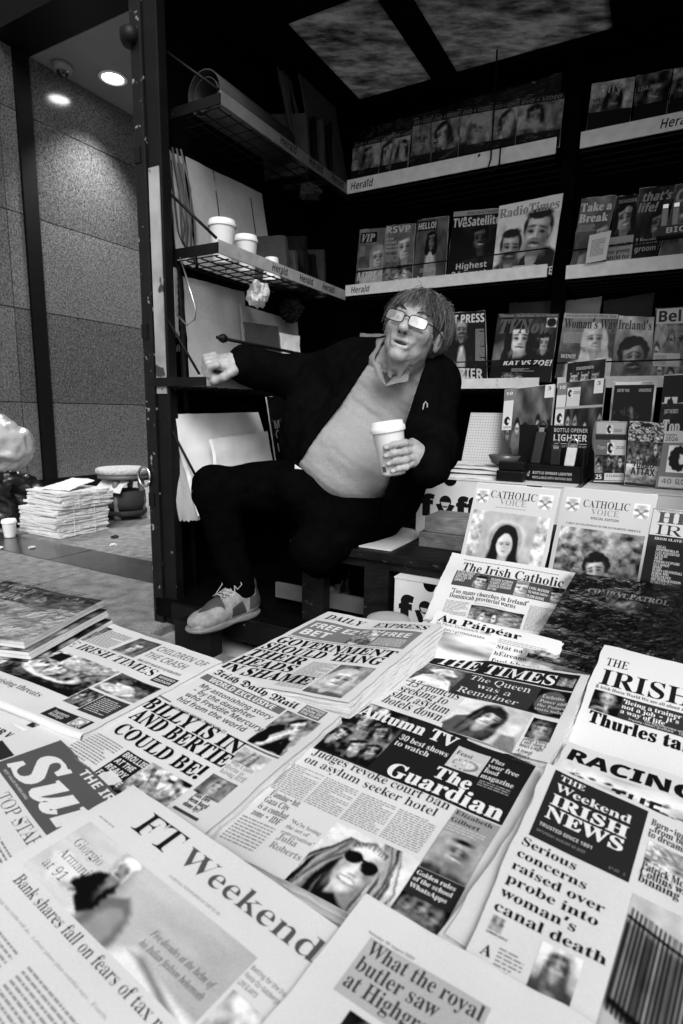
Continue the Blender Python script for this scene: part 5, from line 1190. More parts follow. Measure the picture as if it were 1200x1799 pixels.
 ('r',0,0,1,.2,.65,'panel'),
 ('r',0,.2,1,1,.3,'panel'),
 ('t','topps','I',.05,.4,.09,.06,.15,.0,HL,.0),
 ('t','2026','H',.05,.45,.17,.06,.1,.0,HL,.0),
 ('p',.2,.25,.9,.72,('lionhead',)),
 ('r',.05,.8,.95,.98,.65,'panel'),
 ('t','40','H',.12,.4,.92,.09,.3,.0,HL,.0),
 ('t','GLOBAL','H',.5,.95,.92,.09,.1,.0,HL,.0),
]),
}

# ================================================================== materials of the place
mat('granite', .070, .14, .85, 70, 0.0, detail=4, fine=(150, .75), spec=.6)
mat('granite_b', .058, .16, .85, 62, 0.0, detail=4, fine=(140, .75), spec=.6); mat('granite_c', .082, .13, .85, 78, 0.0, detail=4, fine=(160, .75), spec=.6)
mat('granite_paving', .34, .62, .35, 26, .15, detail=8, fine=(300, .35))
mat('dark_paving', .045, .22, .35, 14, .05, fine=(300, .3))
mat('pavement', .30, .7, .35, 9, .2, detail=9)
mat('black_metal', .003, .45, .4, 20, spec=.12)
mat('kiosk_paint', .004, .5, .5, 14, .12, wear=(.16, .70, 22), spec=.2)
mat('kiosk_post_paint', .005, .45, .5, 14, .12, wear=(.22, .64, 34), spec=.25)
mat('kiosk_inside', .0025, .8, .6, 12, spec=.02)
mat('bare_steel', .45, .4, .25, 40, .1, metal=.6)
mat('soffit_paint', .16, .5, .08, 6)
mat('white_lip', .78, .45, .12, 30, wear=(.02, .69, 18))
mat('wire', .004, .5, spec=.15)
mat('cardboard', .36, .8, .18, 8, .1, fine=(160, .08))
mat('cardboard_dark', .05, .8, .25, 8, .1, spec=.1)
mat('white_card', .66, .6, .10, 12, wear=(.25, .72, 9))
mat('paper', .66, .75, .05, 6, .05, fine=(500, .05))
mat('newsprint', .64, .8, .05, 7, .06, fine=(700, .06))
mat('newsprint_edge', .50, .85, .25, 60, .2, stretch=(4, 4, 80))
mat('white_paper_bag', .82, .75, .12, 7, .35)
mat('wood_dark', .03, .6, .5, 5, .3, stretch=(1, 8, 8), fine=(60, .3), spec=.15)
mat('wood_bench', .008, .45, .5, 5, .3, stretch=(1, 8, 8), wear=(.05, .66, 10), spec=.15)
mat('board_pale', .09, .7, .4, 6, .2)
mat('chrome', .6, .2, metal=1.0)
mat('plastic_black', .004, .35, spec=.25)
mat('cup_white', .80, .45, .02, 20)
mat('lid_white', .78, .3)
mat('dome_glass', .01, .08)
mat('cover_stock', .55, .45, .05, 8)

def pane_material():
    m = bpy.data.materials.new('dirty_skylight'); m.use_nodes = True; MATS['dirty_skylight'] = m
    nt = m.node_tree; nt.nodes.clear()
    out = nt.nodes.new('ShaderNodeOutputMaterial'); tr = nt.nodes.new('ShaderNodeBsdfTranslucent'); tr.inputs[0].default_value = (.27, .27, .27, 1)
    df = nt.nodes.new('ShaderNodeBsdfDiffuse'); df.inputs[0].default_value = (.02, .02, .02, 1)
    n = nt.nodes.new('ShaderNodeTexNoise'); n.inputs['Scale'].default_value = 7; n.inputs['Detail'].default_value = 15; n.inputs['Roughness'].default_value = .82
    tc = nt.nodes.new('ShaderNodeTexCoord'); mp = nt.nodes.new('ShaderNodeMapping'); mp.inputs['Rotation'].default_value = (0, 0, .5); mp.inputs['Scale'].default_value = (.8, 2.2, 1)
    nt.links.new(tc.outputs['Object'], mp.inputs[0]); nt.links.new(mp.outputs[0], n.inputs['Vector'])
    r = nt.nodes.new('ShaderNodeMapRange'); r.inputs[1].default_value = .42; r.inputs[2].default_value = .64
    mx = nt.nodes.new('ShaderNodeMixShader')
    nt.links.new(n.outputs[0], r.inputs[0]); nt.links.new(r.outputs[0], mx.inputs[0]); nt.links.new(tr.outputs[0], mx.inputs[1]); nt.links.new(df.outputs[0], mx.inputs[2]); nt.links.new(mx.outputs[0], out.inputs[0])
pane_material()
def glow_material(name, s):
    m = bpy.data.materials.new(name); m.use_nodes = True; MATS[name] = m
    b = m.node_tree.nodes['Principled BSDF']; b.inputs['Emission Color'].default_value = (1, 1, 1, 1); b.inputs['Emission Strength'].default_value = s
glow_material('lamp_glow', 14)
def film_material():
    m = bpy.data.materials.new('clear_film'); m.use_nodes = True; MATS['clear_film'] = m
    nt = m.node_tree; nt.nodes.clear()
    out = nt.nodes.new('ShaderNodeOutputMaterial'); t = nt.nodes.new('ShaderNodeBsdfTransparent'); t.inputs[0].default_value = (.93, .93, .93, 1)
    g = nt.nodes.new('ShaderNodeBsdfGlossy'); g.inputs['Roughness'].default_value = .08; g.inputs[0].default_value = (.9, .9, .9, 1)
    f = nt.nodes.new('ShaderNodeFresnel'); f.inputs[0].default_value = 1.5; mx = nt.nodes.new('ShaderNodeMixShader')
    n = nt.nodes.new('ShaderNodeTexNoise'); n.inputs['Scale'].default_value = 22; n.inputs['Detail'].default_value = 4
    bp = nt.nodes.new('ShaderNodeBump'); bp.inputs['Strength'].default_value = .9; bp.inputs['Distance'].default_value = .03
    tc = nt.nodes.new('ShaderNodeTexCoord'); nt.links.new(tc.outputs['Object'], n.inputs['Vector'])
    nt.links.new(n.outputs[0], bp.inputs['Height']); nt.links.new(bp.outputs[0], g.inputs['Normal']); nt.links.new(bp.outputs[0], f.inputs['Normal'])
    ad = nt.nodes.new('ShaderNodeMath'); ad.inputs[1].default_value = .015; nt.links.new(f.outputs[0], ad.inputs[0]); nt.links.new(ad.outputs[0], mx.inputs[0]); nt.links.new(t.outputs[0], mx.inputs[1]); nt.links.new(g.outputs[0], mx.inputs[2]); nt.links.new(mx.outputs[0], out.inputs[0])
film_material()
mat('milky_plastic', .75, .3, .1, 30, .3, trans=.35)

# ================================================================== ground
g = mesh_obj('ground', [(-150, -150, -.03), (150, -150, -.03), (150, 150, -.03), (-150, 150, -.03)], [(0, 1, 2, 3)], 'pavement')
tag(g, 'pale granite street pavement with a dark stone strip', 'pavement', kind='structure')
rows = [(-3.2, -2.55), (-2.55, -2.0), (-2.0, -1.5), (-1.5, -1.06), (-1.06, -.615), (-.615, -.335), (-.335, .15), (.15, .65), (.65, 1.15), (1.15, 1.7), (1.7, 2.3), (2.3, 3.0)]
rnd = random.Random(3)
slab_dark = [MATS['dark_paving']]; slab_lt = []
for k in range(4): slab_lt.append(mat('granite_slab_%d' % k, [.195, .22, .17, .205][k], .6, .55, 12 + k * 3, .2, detail=10, fine=(170, .45)))
for i, (b0, b1) in enumerate(rows):
    w = .9 if i != 5 else 1.2; a = -5.6 + (i % 2) * w * .45
    while a < 1.6:
        if b1 > -1.0 and a > -.3: break
        gap = .003
        ms = slab_dark if i == 5 else [slab_lt[rnd.randrange(4)]]
        dz = rnd.uniform(-.0012, .0012)
        o = kbox((a + gap, b0 + gap, -.03), (min(a + w, 1.6) - gap, b1 - gap, dz), .002).build('paving_slab', ms[0], g)
        a += w

# ================================================================== granite office building beside the kiosk
WA = -3.851
bld = thing('granite_building', 'polished speckled granite office building with a lit recessed entrance soffit', 'building', K(WA - .3, 1.5, 0))
zj = [.12, .86, 1.70, 2.525, 3.37, 3.87]
bj = [-.9, .0, .80, .955]
bj2 = [1.10, 2.35, 3.6, 4.85, 6.1]
for cols in (bj, bj2):
    for j in range(len(cols) - 1):
        for i in range(len(zj) - 1):
            top = zj[i + 1]
            kbox((WA - .06, cols[j] + .004, zj[i] + .004), (WA + rnd.uniform(-.0008, .0008), cols[j + 1] - .004, top - .004), .0015).build('stone_panel', ['granite', 'granite_b', 'granite_c'][rnd.randrange(3)], bld)
kbox((WA - .40, -.9, 0), (WA - .062, 6.1, 5.6)).build('wall_core', 'black_metal', bld)
kbox((WA - .06, -.9, 0), (WA + .012, 6.1, .115)).build('plinth', 'black_metal', bld)
kbox((WA - .05, .958, .118), (WA + .02, 1.097, 3.868)).build('dark_fin', 'black_metal', bld)
# recess: soffit, fascia and the granite above it
kbox((WA - .05, 1.13, 3.874), (3.0, 6.2, 4.1)).build('soffit', 'soffit_paint', bld)
kbox((WA - .06, .775, 3.88), (3.0, 1.128, 4.25)).build('fascia_beam', 'black_metal', bld)
kbox((WA - .06, -.9, 3.874), (WA, .772, 4.60)).build('stone_panel', 'granite', bld)
for k in range(5):
    kbox((WA + .004 + k * 1.3, .772, 4.252), (WA + 1.296 + k * 1.3, .83, 5.2), .002).build('stone_panel', 'granite', bld)
kbox((WA - .05, 6.1, 0), (3.0, 6.3, 3.87)).build('recess_back_wall', 'granite', bld)
# recessed lamps (lit) and the dome camera
def downlight(a, b, z, on, lab):
    t = thing('recessed_lamp', lab, 'lamp', K(a, b, z), group='recessed soffit lamps')
    MB().lathe([(.085, 0), (.125, -.004), (.130, -.010), (.118, -.016), (.10, -.016), (.092, -.006), (.085, 0)], K(a, b, z), 32, cap=False).build('trim_ring', 'lid_white', t, True)
    MB().lathe([(.0, -.006), (.098, -.006), (.098, -.003), (0, -.003)], K(a, b, z), 32, cap=False).build('lens', 'lamp_glow', t)
    ld = bpy.data.lights.new('lamp_light', 'SPOT'); ld.energy = on; ld.spot_size = R(95); ld.spot_blend = .7; ld.shadow_soft_size = .09
    lo = bpy.data.objects.new('lamp_light', ld); COL.objects.link(lo); lo.parent = t; lo.location = (0, 0, -.03)
downlight(-3.455, 1.68, 3.872, 330, 'round lit downlight in the soffit beside the kiosk post')
downlight(-3.455, 3.30, 3.872, 330, 'round lit downlight deeper inside the recess behind the kiosk post')
t = thing('dome_camera', 'white dome security camera on the soffit by the granite wall', 'camera', K(-3.70, 1.33, 3.872))
MB().lathe([(.0, 0), (.085, 0), (.088, -.02), (.078, -.055), (.05, -.06), (0, -.06)], K(-3.70, 1.33, 3.872), 28, cap=False).build('housing', 'soffit_paint', t, True)
MB().lathe([(.052, -.058), (.05, -.075), (.035, -.095), (.015, -.105), (0, -.107)], K(-3.70, 1.33, 3.872), 24, cap=False).build('dome', 'dome_glass', t, True)

# ================================================================== the kiosk
kio = thing('news_kiosk', 'dark painted steel news kiosk with open front and grimy skylight roof', 'kiosk', K(.7, -.35, 0))
AR = 1.75
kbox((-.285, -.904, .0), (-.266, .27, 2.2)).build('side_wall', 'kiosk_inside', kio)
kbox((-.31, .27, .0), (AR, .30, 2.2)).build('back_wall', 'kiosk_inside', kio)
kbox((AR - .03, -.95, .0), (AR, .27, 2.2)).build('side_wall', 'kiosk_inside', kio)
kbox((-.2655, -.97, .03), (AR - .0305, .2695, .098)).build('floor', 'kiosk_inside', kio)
kbox((-.285, -.965, .0), (-.235, -.905, 2.3), .005).build('corner_post', 'kiosk_post_paint', kio)
kbox((-.2345, -.955, .0), (-.172, -.915, 2.16), .004).build('door_jamb', 'kiosk_paint', kio)
kbox((-.230, -.9585, .86), (-.182, -.9552, 1.60)).build('jamb_reflection', mat('jamb_reflection_pale', .30, .7, .6, 5, .1, wear=(.03, .60, 9)), kio)  # added pale strip: light reflected on the jamb, put into its colour
kbox((-.171, -.975, .02), (AR, -.985, .10), .003).build('base_rail', 'kiosk_paint', kio)
kbox((-.2345, -.975, 2.165), (AR, -.96, 2.32), .005).build('header_beam', 'kiosk_paint', kio)
kbox((AR - .06, -1.03, 0), (AR, -.952, 2.159), .005).build('corner_post', 'kiosk_paint', kio)
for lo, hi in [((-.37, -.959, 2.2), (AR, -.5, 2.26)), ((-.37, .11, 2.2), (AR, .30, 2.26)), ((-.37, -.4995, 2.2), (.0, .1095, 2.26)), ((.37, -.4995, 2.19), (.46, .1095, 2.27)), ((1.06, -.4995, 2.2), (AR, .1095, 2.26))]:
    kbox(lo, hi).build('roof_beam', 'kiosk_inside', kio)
for a0, a1 in ((.001, .369), (.461, 1.059)):
    kbox((a0, -.499, 2.222), (a1, .109, 2.228)).build('skylight_pane', 'dirty_skylight', kio)
# ring handle on the post and a knob near its top
MB().tube([K(-.285 - .012 + .030 * math.cos(t_), -.972, .56 + .036 * math.sin(t_)) for t_ in np.linspace(-.4, 2 * math.pi - .4, 22)], .005, 8).build('ring_handle', 'chrome', kio, True)
MB().lathe([(0, -.025), (.026, -.025), (.034, -.008), (.034, .015), (.022, .026), (0, .03)], K(-.280, -.965, 2.0), 18, cap=False).build('hinge_knob', 'kiosk_paint', kio, True)
for z in (.45, 1.05, 1.62): kbox((-.283, -.969, z), (-.255, -.9655, z + .05)).build('hinge_plate', 'kiosk_paint', kio)

def strip_text(parent, p0, ex, up, n_, specs):
    """specs: (text, offset along, size cap, grey)"""
    for tx, s0, cap, g_ in specs:
        V, F = text_tris(tx, 'H', -.008); sc = cap / .4795
        V = np.stack([V[:, 0] * sc * .82 + V[:, 1] * sc * .18, V[:, 1] * sc], 1)
        p = np.array(p0) + np.outer(V[:, 0] + s0, ex) + np.outer(V[:, 1], up) + np.array(n_) * .0012
        mesh_obj('title_print', p, [tuple(t) for t in F], INK, parent, ink=np.full(len(p), g_))
UP = np.array([0, 0, 1.0])
def back_shelf(a0, a1, z, h, prints):
    lip = kbox((a0, -.006, z - h / 2), (a1, .0, z + h / 2), .001).build('shelf', 'white_lip', kio)
    w = MB()
    n = int((a1 - a0) / .055)
    for i in range(n + 1):
        a = a0 + .006 + (a1 - a0 - .012) * i / n
        w.tube([K(a, .002, z - h / 2 - .004), K(a, .262, z - h / 2 - .004)], .0022, 5)
    for j in range(5):
        b = .008 + .25 * j / 4
        w.tube([K(a0, b, z - h / 2 - .009), K(a1, b, z - h / 2 - .009)], .0028, 5)
    w.build('wire_tray', 'wire', lip)
    if prints: strip_text(lip, K(a0, -.006, z - h * .28), KA, UP, -KB, prints)
    return lip
mat('shaded_lip', .34, .5, .2, 30, wear=(.02, .66, 14)); mat('deep_shaded_lip', .13, .5, .2, 30, wear=(.02, .66, 14))  # chipped white lip with shade in its grey: left shelves, deepest on top
def left_shelf(b0, b1, z, h, prints, lm='shaded_lip'):
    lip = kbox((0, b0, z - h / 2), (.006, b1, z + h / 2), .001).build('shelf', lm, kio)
    w = MB(); n = int((b1 - b0) / .055)
    for i in range(n + 1):
        b = b0 + .006 + (b1 - b0 - .012) * i / n
        w.tube([K(-.002, b, z - h / 2 - .004), K(-.260, b, z - h / 2 - .004)], .0022, 5)
    for j in range(5):
        a = -.008 - .26 * j / 4
        w.tube([K(a, b0, z - h / 2 - .009), K(a, b1, z - h / 2 - .009)], .0028, 5)
    w.build('wire_tray', 'wire', lip)
    kbox((-.262, b0 - .006, z - h / 2), (.006, b0 - .0005, z + h / 2 - .01)).build('end_plate', 'kiosk_paint', lip)
    if prints: strip_text(lip, K(.006, b0, z - h * .28), KB, UP, KA, prints)
    return lip
H_ = 'Herald'
back_shelf(.005, .905, 1.812, .058, [(H_, .02, .03, .05)])
back_shelf(.005, .905, 1.365, .048, [(H_, .03, .026, .06)])
back_shelf(.005, .905, .935, .042, [])
back_shelf(.99, 1.70, 1.812, .056, [(H_, .26, .03, .06)])
back_shelf(.975, 1.70, 1.350, .050, [])
back_shelf(.975, 1.70, .935, .042, [])
left_shelf(-.86, -.004, 1.805, .042, [(H_, .33, .03, .05), (H_, .53, .03, .05), (H_, .71, .03, .05)], 'deep_shaded_lip')
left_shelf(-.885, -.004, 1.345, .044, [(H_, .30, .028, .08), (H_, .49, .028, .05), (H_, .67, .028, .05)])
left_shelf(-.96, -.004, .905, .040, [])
kbox((.91, .10, .6), (.965, .12, 2.19)).build('upright', 'kiosk_inside', kio)
# stay rods and guard rails
def rod(pts, r, m='wire', nm='stay_rod'): MB().tube([K(*p) for p in pts], r, 8).build(nm, m, kio, True)
rod([(-.235, -.93, 1.58), (-.012, -.875, 1.375)], .005); rod([(-.235, -.90, 2.0), (-.012, -.852, 1.835)], .005); rod([(-.262, -.94, 1.22), (-.03, -.955, .925)], .0045)
rod([(.03, -.93, 1.045), (.03, -.02, 1.035)], .006, nm='guard_rail'); rod([(-.2, -.955, .78), (-.05, -.90, .48)], .005)
for z, m_ in ((1.44, 'wire'), (1.000, 'wire'), (1.022, 'wire')): rod([(.0, -.012, z), (.905, -.012, z + .005)], .0028, m_, 'guard_rail')
rod([(.97, -.014, 1.425), (1.70, -.014, 1.43)], .003, nm='guard_rail'); rod([(.97, -.014, 1.01), (1.70, -.014, 1.01)], .003, nm='guard_rail')
MB().lathe([(0, -.016), (.012, -.012), (.016, 0), (.012, .012), (0, .016)], K(.03, -.90, 1.045), 14, KB, cap=False).build('rail_ball', 'wire', kio, True)
MB().tube([K(-.1 + .014 * 1, -.97, 1.30), K(-.03, -.965, 1.14), K(-.035, -.965, 1.10), K(-.07, -.965, 1.085), K(-.11, -.965, 1.12)], .003, 6).build('wire_hook', 'chrome', kio, True)

# ================================================================== printed pictures
def pic(f): PICS[f.__name__[2:]] = f; return f
@pic
def p_face(s, cx, cy, h, skin, hair, style, top, bg, smile=.3, beard=None):
    s.grad(bg * .8, bg * 1.15, 60); s.n(.35, 4); s.face(cx, cy, h * .95, skin, hair, style, top, .02, 4, beard=beard, ax=.8 / s.asp, smile=smile); s.n(.12, 14)
@pic
def p_cover(s, bg, cx, cy, h, skin, hair, style, top, smile=.6, beard=None):
    s.grad(bg * 1.25, bg * .7, 80); s.n(.35, 3); s.face(cx, cy, h, skin, hair, style, top, .02, -5, beard=beard, ax=.8 / s.asp, smile=smile); s.n(.15, 9)
@pic
def p_crowd(s, r, c, lo, hi, seed):
    s.seed = seed; s.grad(.15, .35, 90); s.n(.6, 7); s.crowd(r, c, lo, hi); s.n(.35, 12)
@pic
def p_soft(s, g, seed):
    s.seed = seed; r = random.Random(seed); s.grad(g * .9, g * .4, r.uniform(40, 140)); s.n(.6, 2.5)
    s.face(r.uniform(.35, .65), .38, r.uniform(.3, .42), g * .95, r.choice([.04, .1, .4]), 'long', r.choice([.1, .3]), .02, r.uniform(-15, 15), ax=.8 / s.asp, smile=.6)
    s.e(r.random(), r.random(), .3, .06, g * 1.3, .1, r.uniform(0, 180)); s.n(.45, 7)
@pic
def p_dark(s, a, b): s.grad(a, b, 80); s.n(.5, 5)
@pic
def p_disc(s, bg, v): s.g[:] = bg; s.e(.5, .5, .48, .48, v)
@pic
def p_bowl(s):
    s.g[:] = .55; s.e(.5, .52, .46, .44, .06); s.e(.5, .5, .40, .38, .5)
    r = random.Random(4)
    for k in range(24): s.e(.5 + r.uniform(-.28, .28), .5 + r.uniform(-.26, .26), .07, .06, r.choice([.15, .3, .65, .75]))
@pic
def p_revel(s):
    s.grad(.05, .12, 60); s.n(.9, 6)
    r = random.Random(8)
    for k in range(46):
        x, y = r.random(), r.random(); s.e(x, y, r.uniform(.02, .12), r.uniform(.03, .1), r.choice([.05, .1, .25, .45, .6]), .03, r.uniform(0, 180))
    for x, y, h in ((.35, .3, .26), (.72, .42, .22), (.2, .68, .24), (.6, .78, .24), (.85, .75, .2)): s.face(x, y, h, r.uniform(.4, .6), .06, 'long', r.choice([.05, .3]), 0, r.uniform(-20, 20), ax=.8 / s.asp, smile=.8)
    s.n(.4, 15)
@pic
def p_sunglasses(s):
    s.grad(.66, .60, 0); s.n(.10, 3); r = random.Random(3)
    for k in range(90):          # hair, left side flowing out, right side falling
        x0 = r.uniform(.26, .50); x1 = x0 - r.uniform(.12, .42); v = r.choice([.05, .1, .18, .3, .42]); w = r.uniform(.008, .02)
        s.q([(x0, .12), (x0 + w, .14), ((x0 + x1) / 2 - .06 + w, .6), (x1 + w * 2, 1.05), (x1, 1.05), ((x0 + x1) / 2 - .08, .58)], v, .012)
    for k in range(70):
        x0 = r.uniform(.60, .80); x1 = x0 + r.uniform(-.02, .20); v = r.choice([.08, .16, .28, .45, .58]); w = r.uniform(.006, .016)
        s.q([(x0, .0), (x0 + w, .0), (x1 + w, .55), (x1 - .02 + w, 1.0), (x1 - .03, 1.0), (x1, .55)], v, .012)
    s.q([(.42, .72), (.64, .74), (.70, 1.05), (.36, 1.05)], .34, .03); s.q([(.30, .96), (.48, .88), (.72, 1.06), (.30, 1.06)], .06, .02)
    s.e(.53, .44, .20, .36, .60, .02, 8); s.e(.51, .62, .155, .22, .60, .02, 8); s.e(.66, .52, .07, .30, .34, .05, 8); s.e(.38, .50, .04, .24, .40, .04, 8); s.e(.46, .58, .05, .05, .74, .04); s.e(.60, .62, .04, .04, .66, .04); s.e(.50, .22, .14, .08, .70, .05)
    for k in range(26): x = .34 + k * .014; s.q([(x, .06 + abs(x - .52) * .5), (x + .01, .06 + abs(x - .52) * .5), (x + r.uniform(-.03, .03), .17 + abs(x - .52) * .35)], r.choice([.06, .12, .3]), .01)
    for x, y in ((.415, .36), (.62, .425)): s.e(x, y, .098, .088, .015, .008, 14); s.e(x - .02, y - .03, .05, .025, .10, .03, 14)
    s.q([(.32, .30), (.71, .395), (.71, .425), (.32, .33)], .015, .008)
    s.e(.525, .52, .022, .06, .68, .02); s.e(.55, .535, .018, .05, .42, .02); s.e(.525, .585, .038, .012, .28, .01)
    s.e(.505, .680, .098, .052, .24, .01, 12); s.e(.507, .674, .082, .030, .90, .008, 12); s.e(.505, .725, .07, .012, .50, .012, 12)
    s.n(.12, 14)
@pic
def p_man_grin(s): s.g[:] = .42; s.face(.55, .42, .62, .42, .06, 'bald', .14, .02, 6, ax=.8 / s.asp, smile=.9); s.e(.55, .14, .2, .06, .05); s.n(.12, 8)
@pic
def p_group3(s):
    s.g[:] = .05
    for x, y in ((.25, .35), (.5, .28), (.78, .42)): s.face(x, y, .4, .4, .08, 'short', .65, 0, 10, ax=.8 / s.asp)
    s.n(.3, 9)
@pic
def p_couple(s):
    s.grad(.3, .5, 90); s.n(.5, 5); s.q([(0, 1), (.05, .5), (.4, .3), (.8, .55), (.95, 1)], .05); s.face(.62, .3, .42, .6, .06, 'short', None, -.05, -30, ax=.8 / s.asp); s.e(.4, .72, .12, .3, .55, .03, 30); s.e(.45, .66, .03, .3, .9, .02, 35); s.e(.2, .8, .15, .12, .03); s.n(.4, 9)
@pic
def p_jockeys(s):
    s.grad(.5, .2, 90); s.n(.6, 5); r = random.Random(s.seed)
    for k in range(30): s.e(r.random(), r.random(), r.uniform(.02, .14), r.uniform(.02, .09), r.choice([.04, .1, .4, .7, .75]), .02, r.uniform(0, 180))
    s.face(.4, .4, .35, .55, .1, 'short', .7, 0, -25, ax=.8 / s.asp); s.face(.75, .45, .3, .5, .7, 'short', .2, 0, 10, ax=.8 / s.asp); s.n(.4, 12)
@pic
def p_raft(s):
    s.grad(.5, .1, 80); s.n(.5, 9, 2); s.e(.5, .6, .36, .20, .72, .02, 6); s.e(.5, .57, .31, .15, .3, .02, 6); r = random.Random(2)
    for k in range(22):
        x = .24 + .5 * r.random(); y = .40 + .22 * r.random(); s.e(x, y, .035, .1, r.choice([.08, .15, .6, .75, .4]), .02, r.uniform(-30, 30)); s.e(x, y - .09, .018, .045, r.choice([.35, .5, .12]), .01)
    s.q([(.25, .05), (.42, .05), (.42, .3), (.25, .3)], .08); s.e(.1, .2, .1, .1, .1); s.n(.35, 16)
@pic
def p_house(s):
    s.grad(.18, .3, 90); s.n(.4, 6); s.e(.4, .75, .4, .2, .6); s.q([(.2, .45), (.6, .4), (.75, .6), (.3, .65)], .6); s.q([(.45, .05), (.95, .05), (.95, .3), (.45, .3)], .1); s.n(.3, 12)
@pic
def p_cup(s): s.g[:] = .6; s.e(.5, .5, .3, .3, .2)
@pic
def p_queen(s):
    s.grad(.28, .2, 60); s.n(.4, 5); s.q([(.05, 1), (.2, .55), (.5, .45), (.85, .6), (1, 1)], .62); s.e(.55, .30, .33, .12, .68, .02, 8); s.e(.55, .22, .2, .14, .66, .02); s.face(.54, .44, .32, .6, .6, 'short', None, 0, 5, ax=.8 / s.asp, smile=.8); s.e(.5, .75, .2, .1, .75, .05, 20); s.n(.3, 12)
@pic
def p_thinker(s):
    s.grad(.6, .5, 0); s.n(.1, 3); s.q([(-.05, 1.05), (.08, .55), (.4, .35), (.6, .75), (.62, 1.05)], .2, .02); s.e(.45, .4, .2, .38, .1, .02, 10)
    s.face(.52, .40, .5, .66, .12, 'long', None, .03, 14, ax=.8 / s.asp); s.q([(.34, .12), (.6, .1), (.72, .3), (.66, .36), (.5, .28), (.36, .36)], .12, .02)
    s.e(.86, .55, .08, .2, .6, .02, 20); s.q([(.78, .7), (.95, .65), (1.05, 1.05), (.74, 1.05)], .3, .02); s.n(.12, 9)
@pic
def p_girl(s): s.grad(.6, .5, 90); s.n(.2, 4); s.face(.5, .30, .34, .55, .08, 'long', .16, .0, 0, ax=.85 / s.asp, smile=.9); s.e(.5, .78, .14, .06, .3, .03); s.n(.12, 8)
@pic
def p_railings(s):
    s.x, s.y = s.gx, s.gy
    s.grad(.55, .35, 80); s.n(.25, 4); s.q([(.55, .0), (1, .12), (1, .5), (.55, .4)], .5); s.q([(.66, .05), (.95, .12), (.95, .42), (.66, .34)], .08); s.q([(.78, .08), (.8, .08), (.8, .4), (.78, .4)], .7); s.q([(0, .62), (.6, .8), (.9, 1.05), (0, 1.05)], .5, .03); s.q([(.1, .75), (.45, .85), (.4, .93), (.02, .85)], .16, .03)
    s.q([(0, .16), (.62, .28), (.62, .72), (0, .60)], .09, .02)
    for k in range(17):
        x = .02 + k * .036; s.q([(x, .08 + x * .18), (x + .016, .08 + x * .18), (x + .016, .62 + x * .2), (x, .62 + x * .2)], .03, .006)
        s.q([(x + .018, .14 + x * .18), (x + .032, .14 + x * .18), (x + .032, .56 + x * .2), (x + .018, .56 + x * .2)], .30 + .12 * (k % 3 == 0), .01)
    s.q([(0, .13), (.62, .25), (.62, .265), (0, .145)], .03, .006); s.e(.9, .7, .12, .3, .6, .03, 10); s.n(.12, 9)
@pic
def p_armani(s):
    s.grad(.56, .44, 10); s.n(.06, 3)
    s.q([(.36, 1.05), (.40, .60), (.47, .42), (.54, .52), (.60, 1.05)], .26, .015); s.q([(.41, 1.05), (.44, .70), (.50, .56), (.53, .62), (.55, 1.05)], .36, .015)
    s.q([(.04, .62), (.10, .48), (.24, .60), (.33, .78), (.36, 1.05), (.18, 1.0), (.10, .85)], .62, .015); s.q([(.13, .86), (.26, .72), (.34, .86), (.30, 1.02), (.16, 1.02)], .55, .012)
    s.q([(.235, .60), (.27, .42), (.315, .36), (.375, .38), (.41, .50), (.405, .78), (.36, .95), (.30, .86), (.275, .76)], .01, .010)
    s.q([(.24, .58), (.21, .72), (.25, .82), (.28, .76)], .01, .01); s.e(.225, .80, .022, .06, .46, .008, 30)
    s.face(.345, .22, .34, .40, .85, 'short', None, -.02, -4, ax=.8 / s.asp); s.e(.348, .06, .040, .07, .85, .01)
    s.q([(.58, 1.05), (.66, .78), (.80, .86), (1.02, .92), (1.02, 1.05)], .66, .03); s.q([(.66, .85), (.72, .80), (.95, 1.0), (.9, 1.05)], .3, .03); s.n(.05, 9)
@pic
def p_umbrella(s): s.grad(.55, .35, 90); s.n(.4, 4); s.q([(.15, .9), (.55, .2), (.85, .5), (.8, .95)], .03); s.q([(.55, .2), (.62, .55), (.5, .9)], .3); s.n(.2, 8)
@pic
def p_speaker(s): s.grad(.06, .12, 90); s.n(.4, 5); s.face(.55, .33, .42, .5, .45, 'short', .05, -.05, -6, ax=.8 / s.asp); s.q([(.49, .68), (.6, .68), (.58, 1), (.5, 1)], .6); s.e(.35, .95, .3, .18, .4); s.e(.35, .95, .2, .1, .15); s.n(.2, 10)
@pic
def p_splash(s):
    s.g[:] = .6; r = random.Random(6)
    s.q([(0, .55), (.2, .42), (.5, .58), (1, .5), (1, 1), (0, 1)], .3, .08); s.q([(.05, .8), (.3, .62), (.6, .75), (1, .62), (1, 1.05), (.1, 1.05)], .1, .05)
    for k in range(70):
        q = r.uniform(.004, .018); s.e(.05 + .55 * r.random(), .12 + .5 * r.random(), q, q * 1.3, .12, .006)
    s.q([(.45, .95), (.6, .68), (.95, .60), (1, .75), (.7, 1.02)], .4, .03); s.n(.3, 8)
@pic
def p_shore(s): s.grad(.45, .2, 80); s.n(.3, 3, .4); s.q([(0, .4), (.5, .45), (1, .4), (1, .75), (0, .7)], .6, .1); s.q([(0, .75), (1, .8), (1, 1.05), (0, 1.05)], .12, .06); s.n(.4, 5, .3)
@pic
def p_keys(s):
    s.x, s.y = s.gx, s.gy
    s.g[:] = .66
    for k in range(3): s.e(.5, .18 + k * .12, .22 - k * .04, .06, .2); s.e(.5, .18 + k * .12, .15 - k * .03, .03, .6)
    s.q([(.15, .42), (.22, .4), (.85, .9), (.78, .95)], .15); s.q([(.85, .42), (.78, .4), (.15, .9), (.22, .95)], .15)
    for x in (.18, .82): s.e(x, .88, .12, .1, .18); s.e(x, .88, .06, .05, .66); s.e(1 - x, .45, .12, .07, .2)
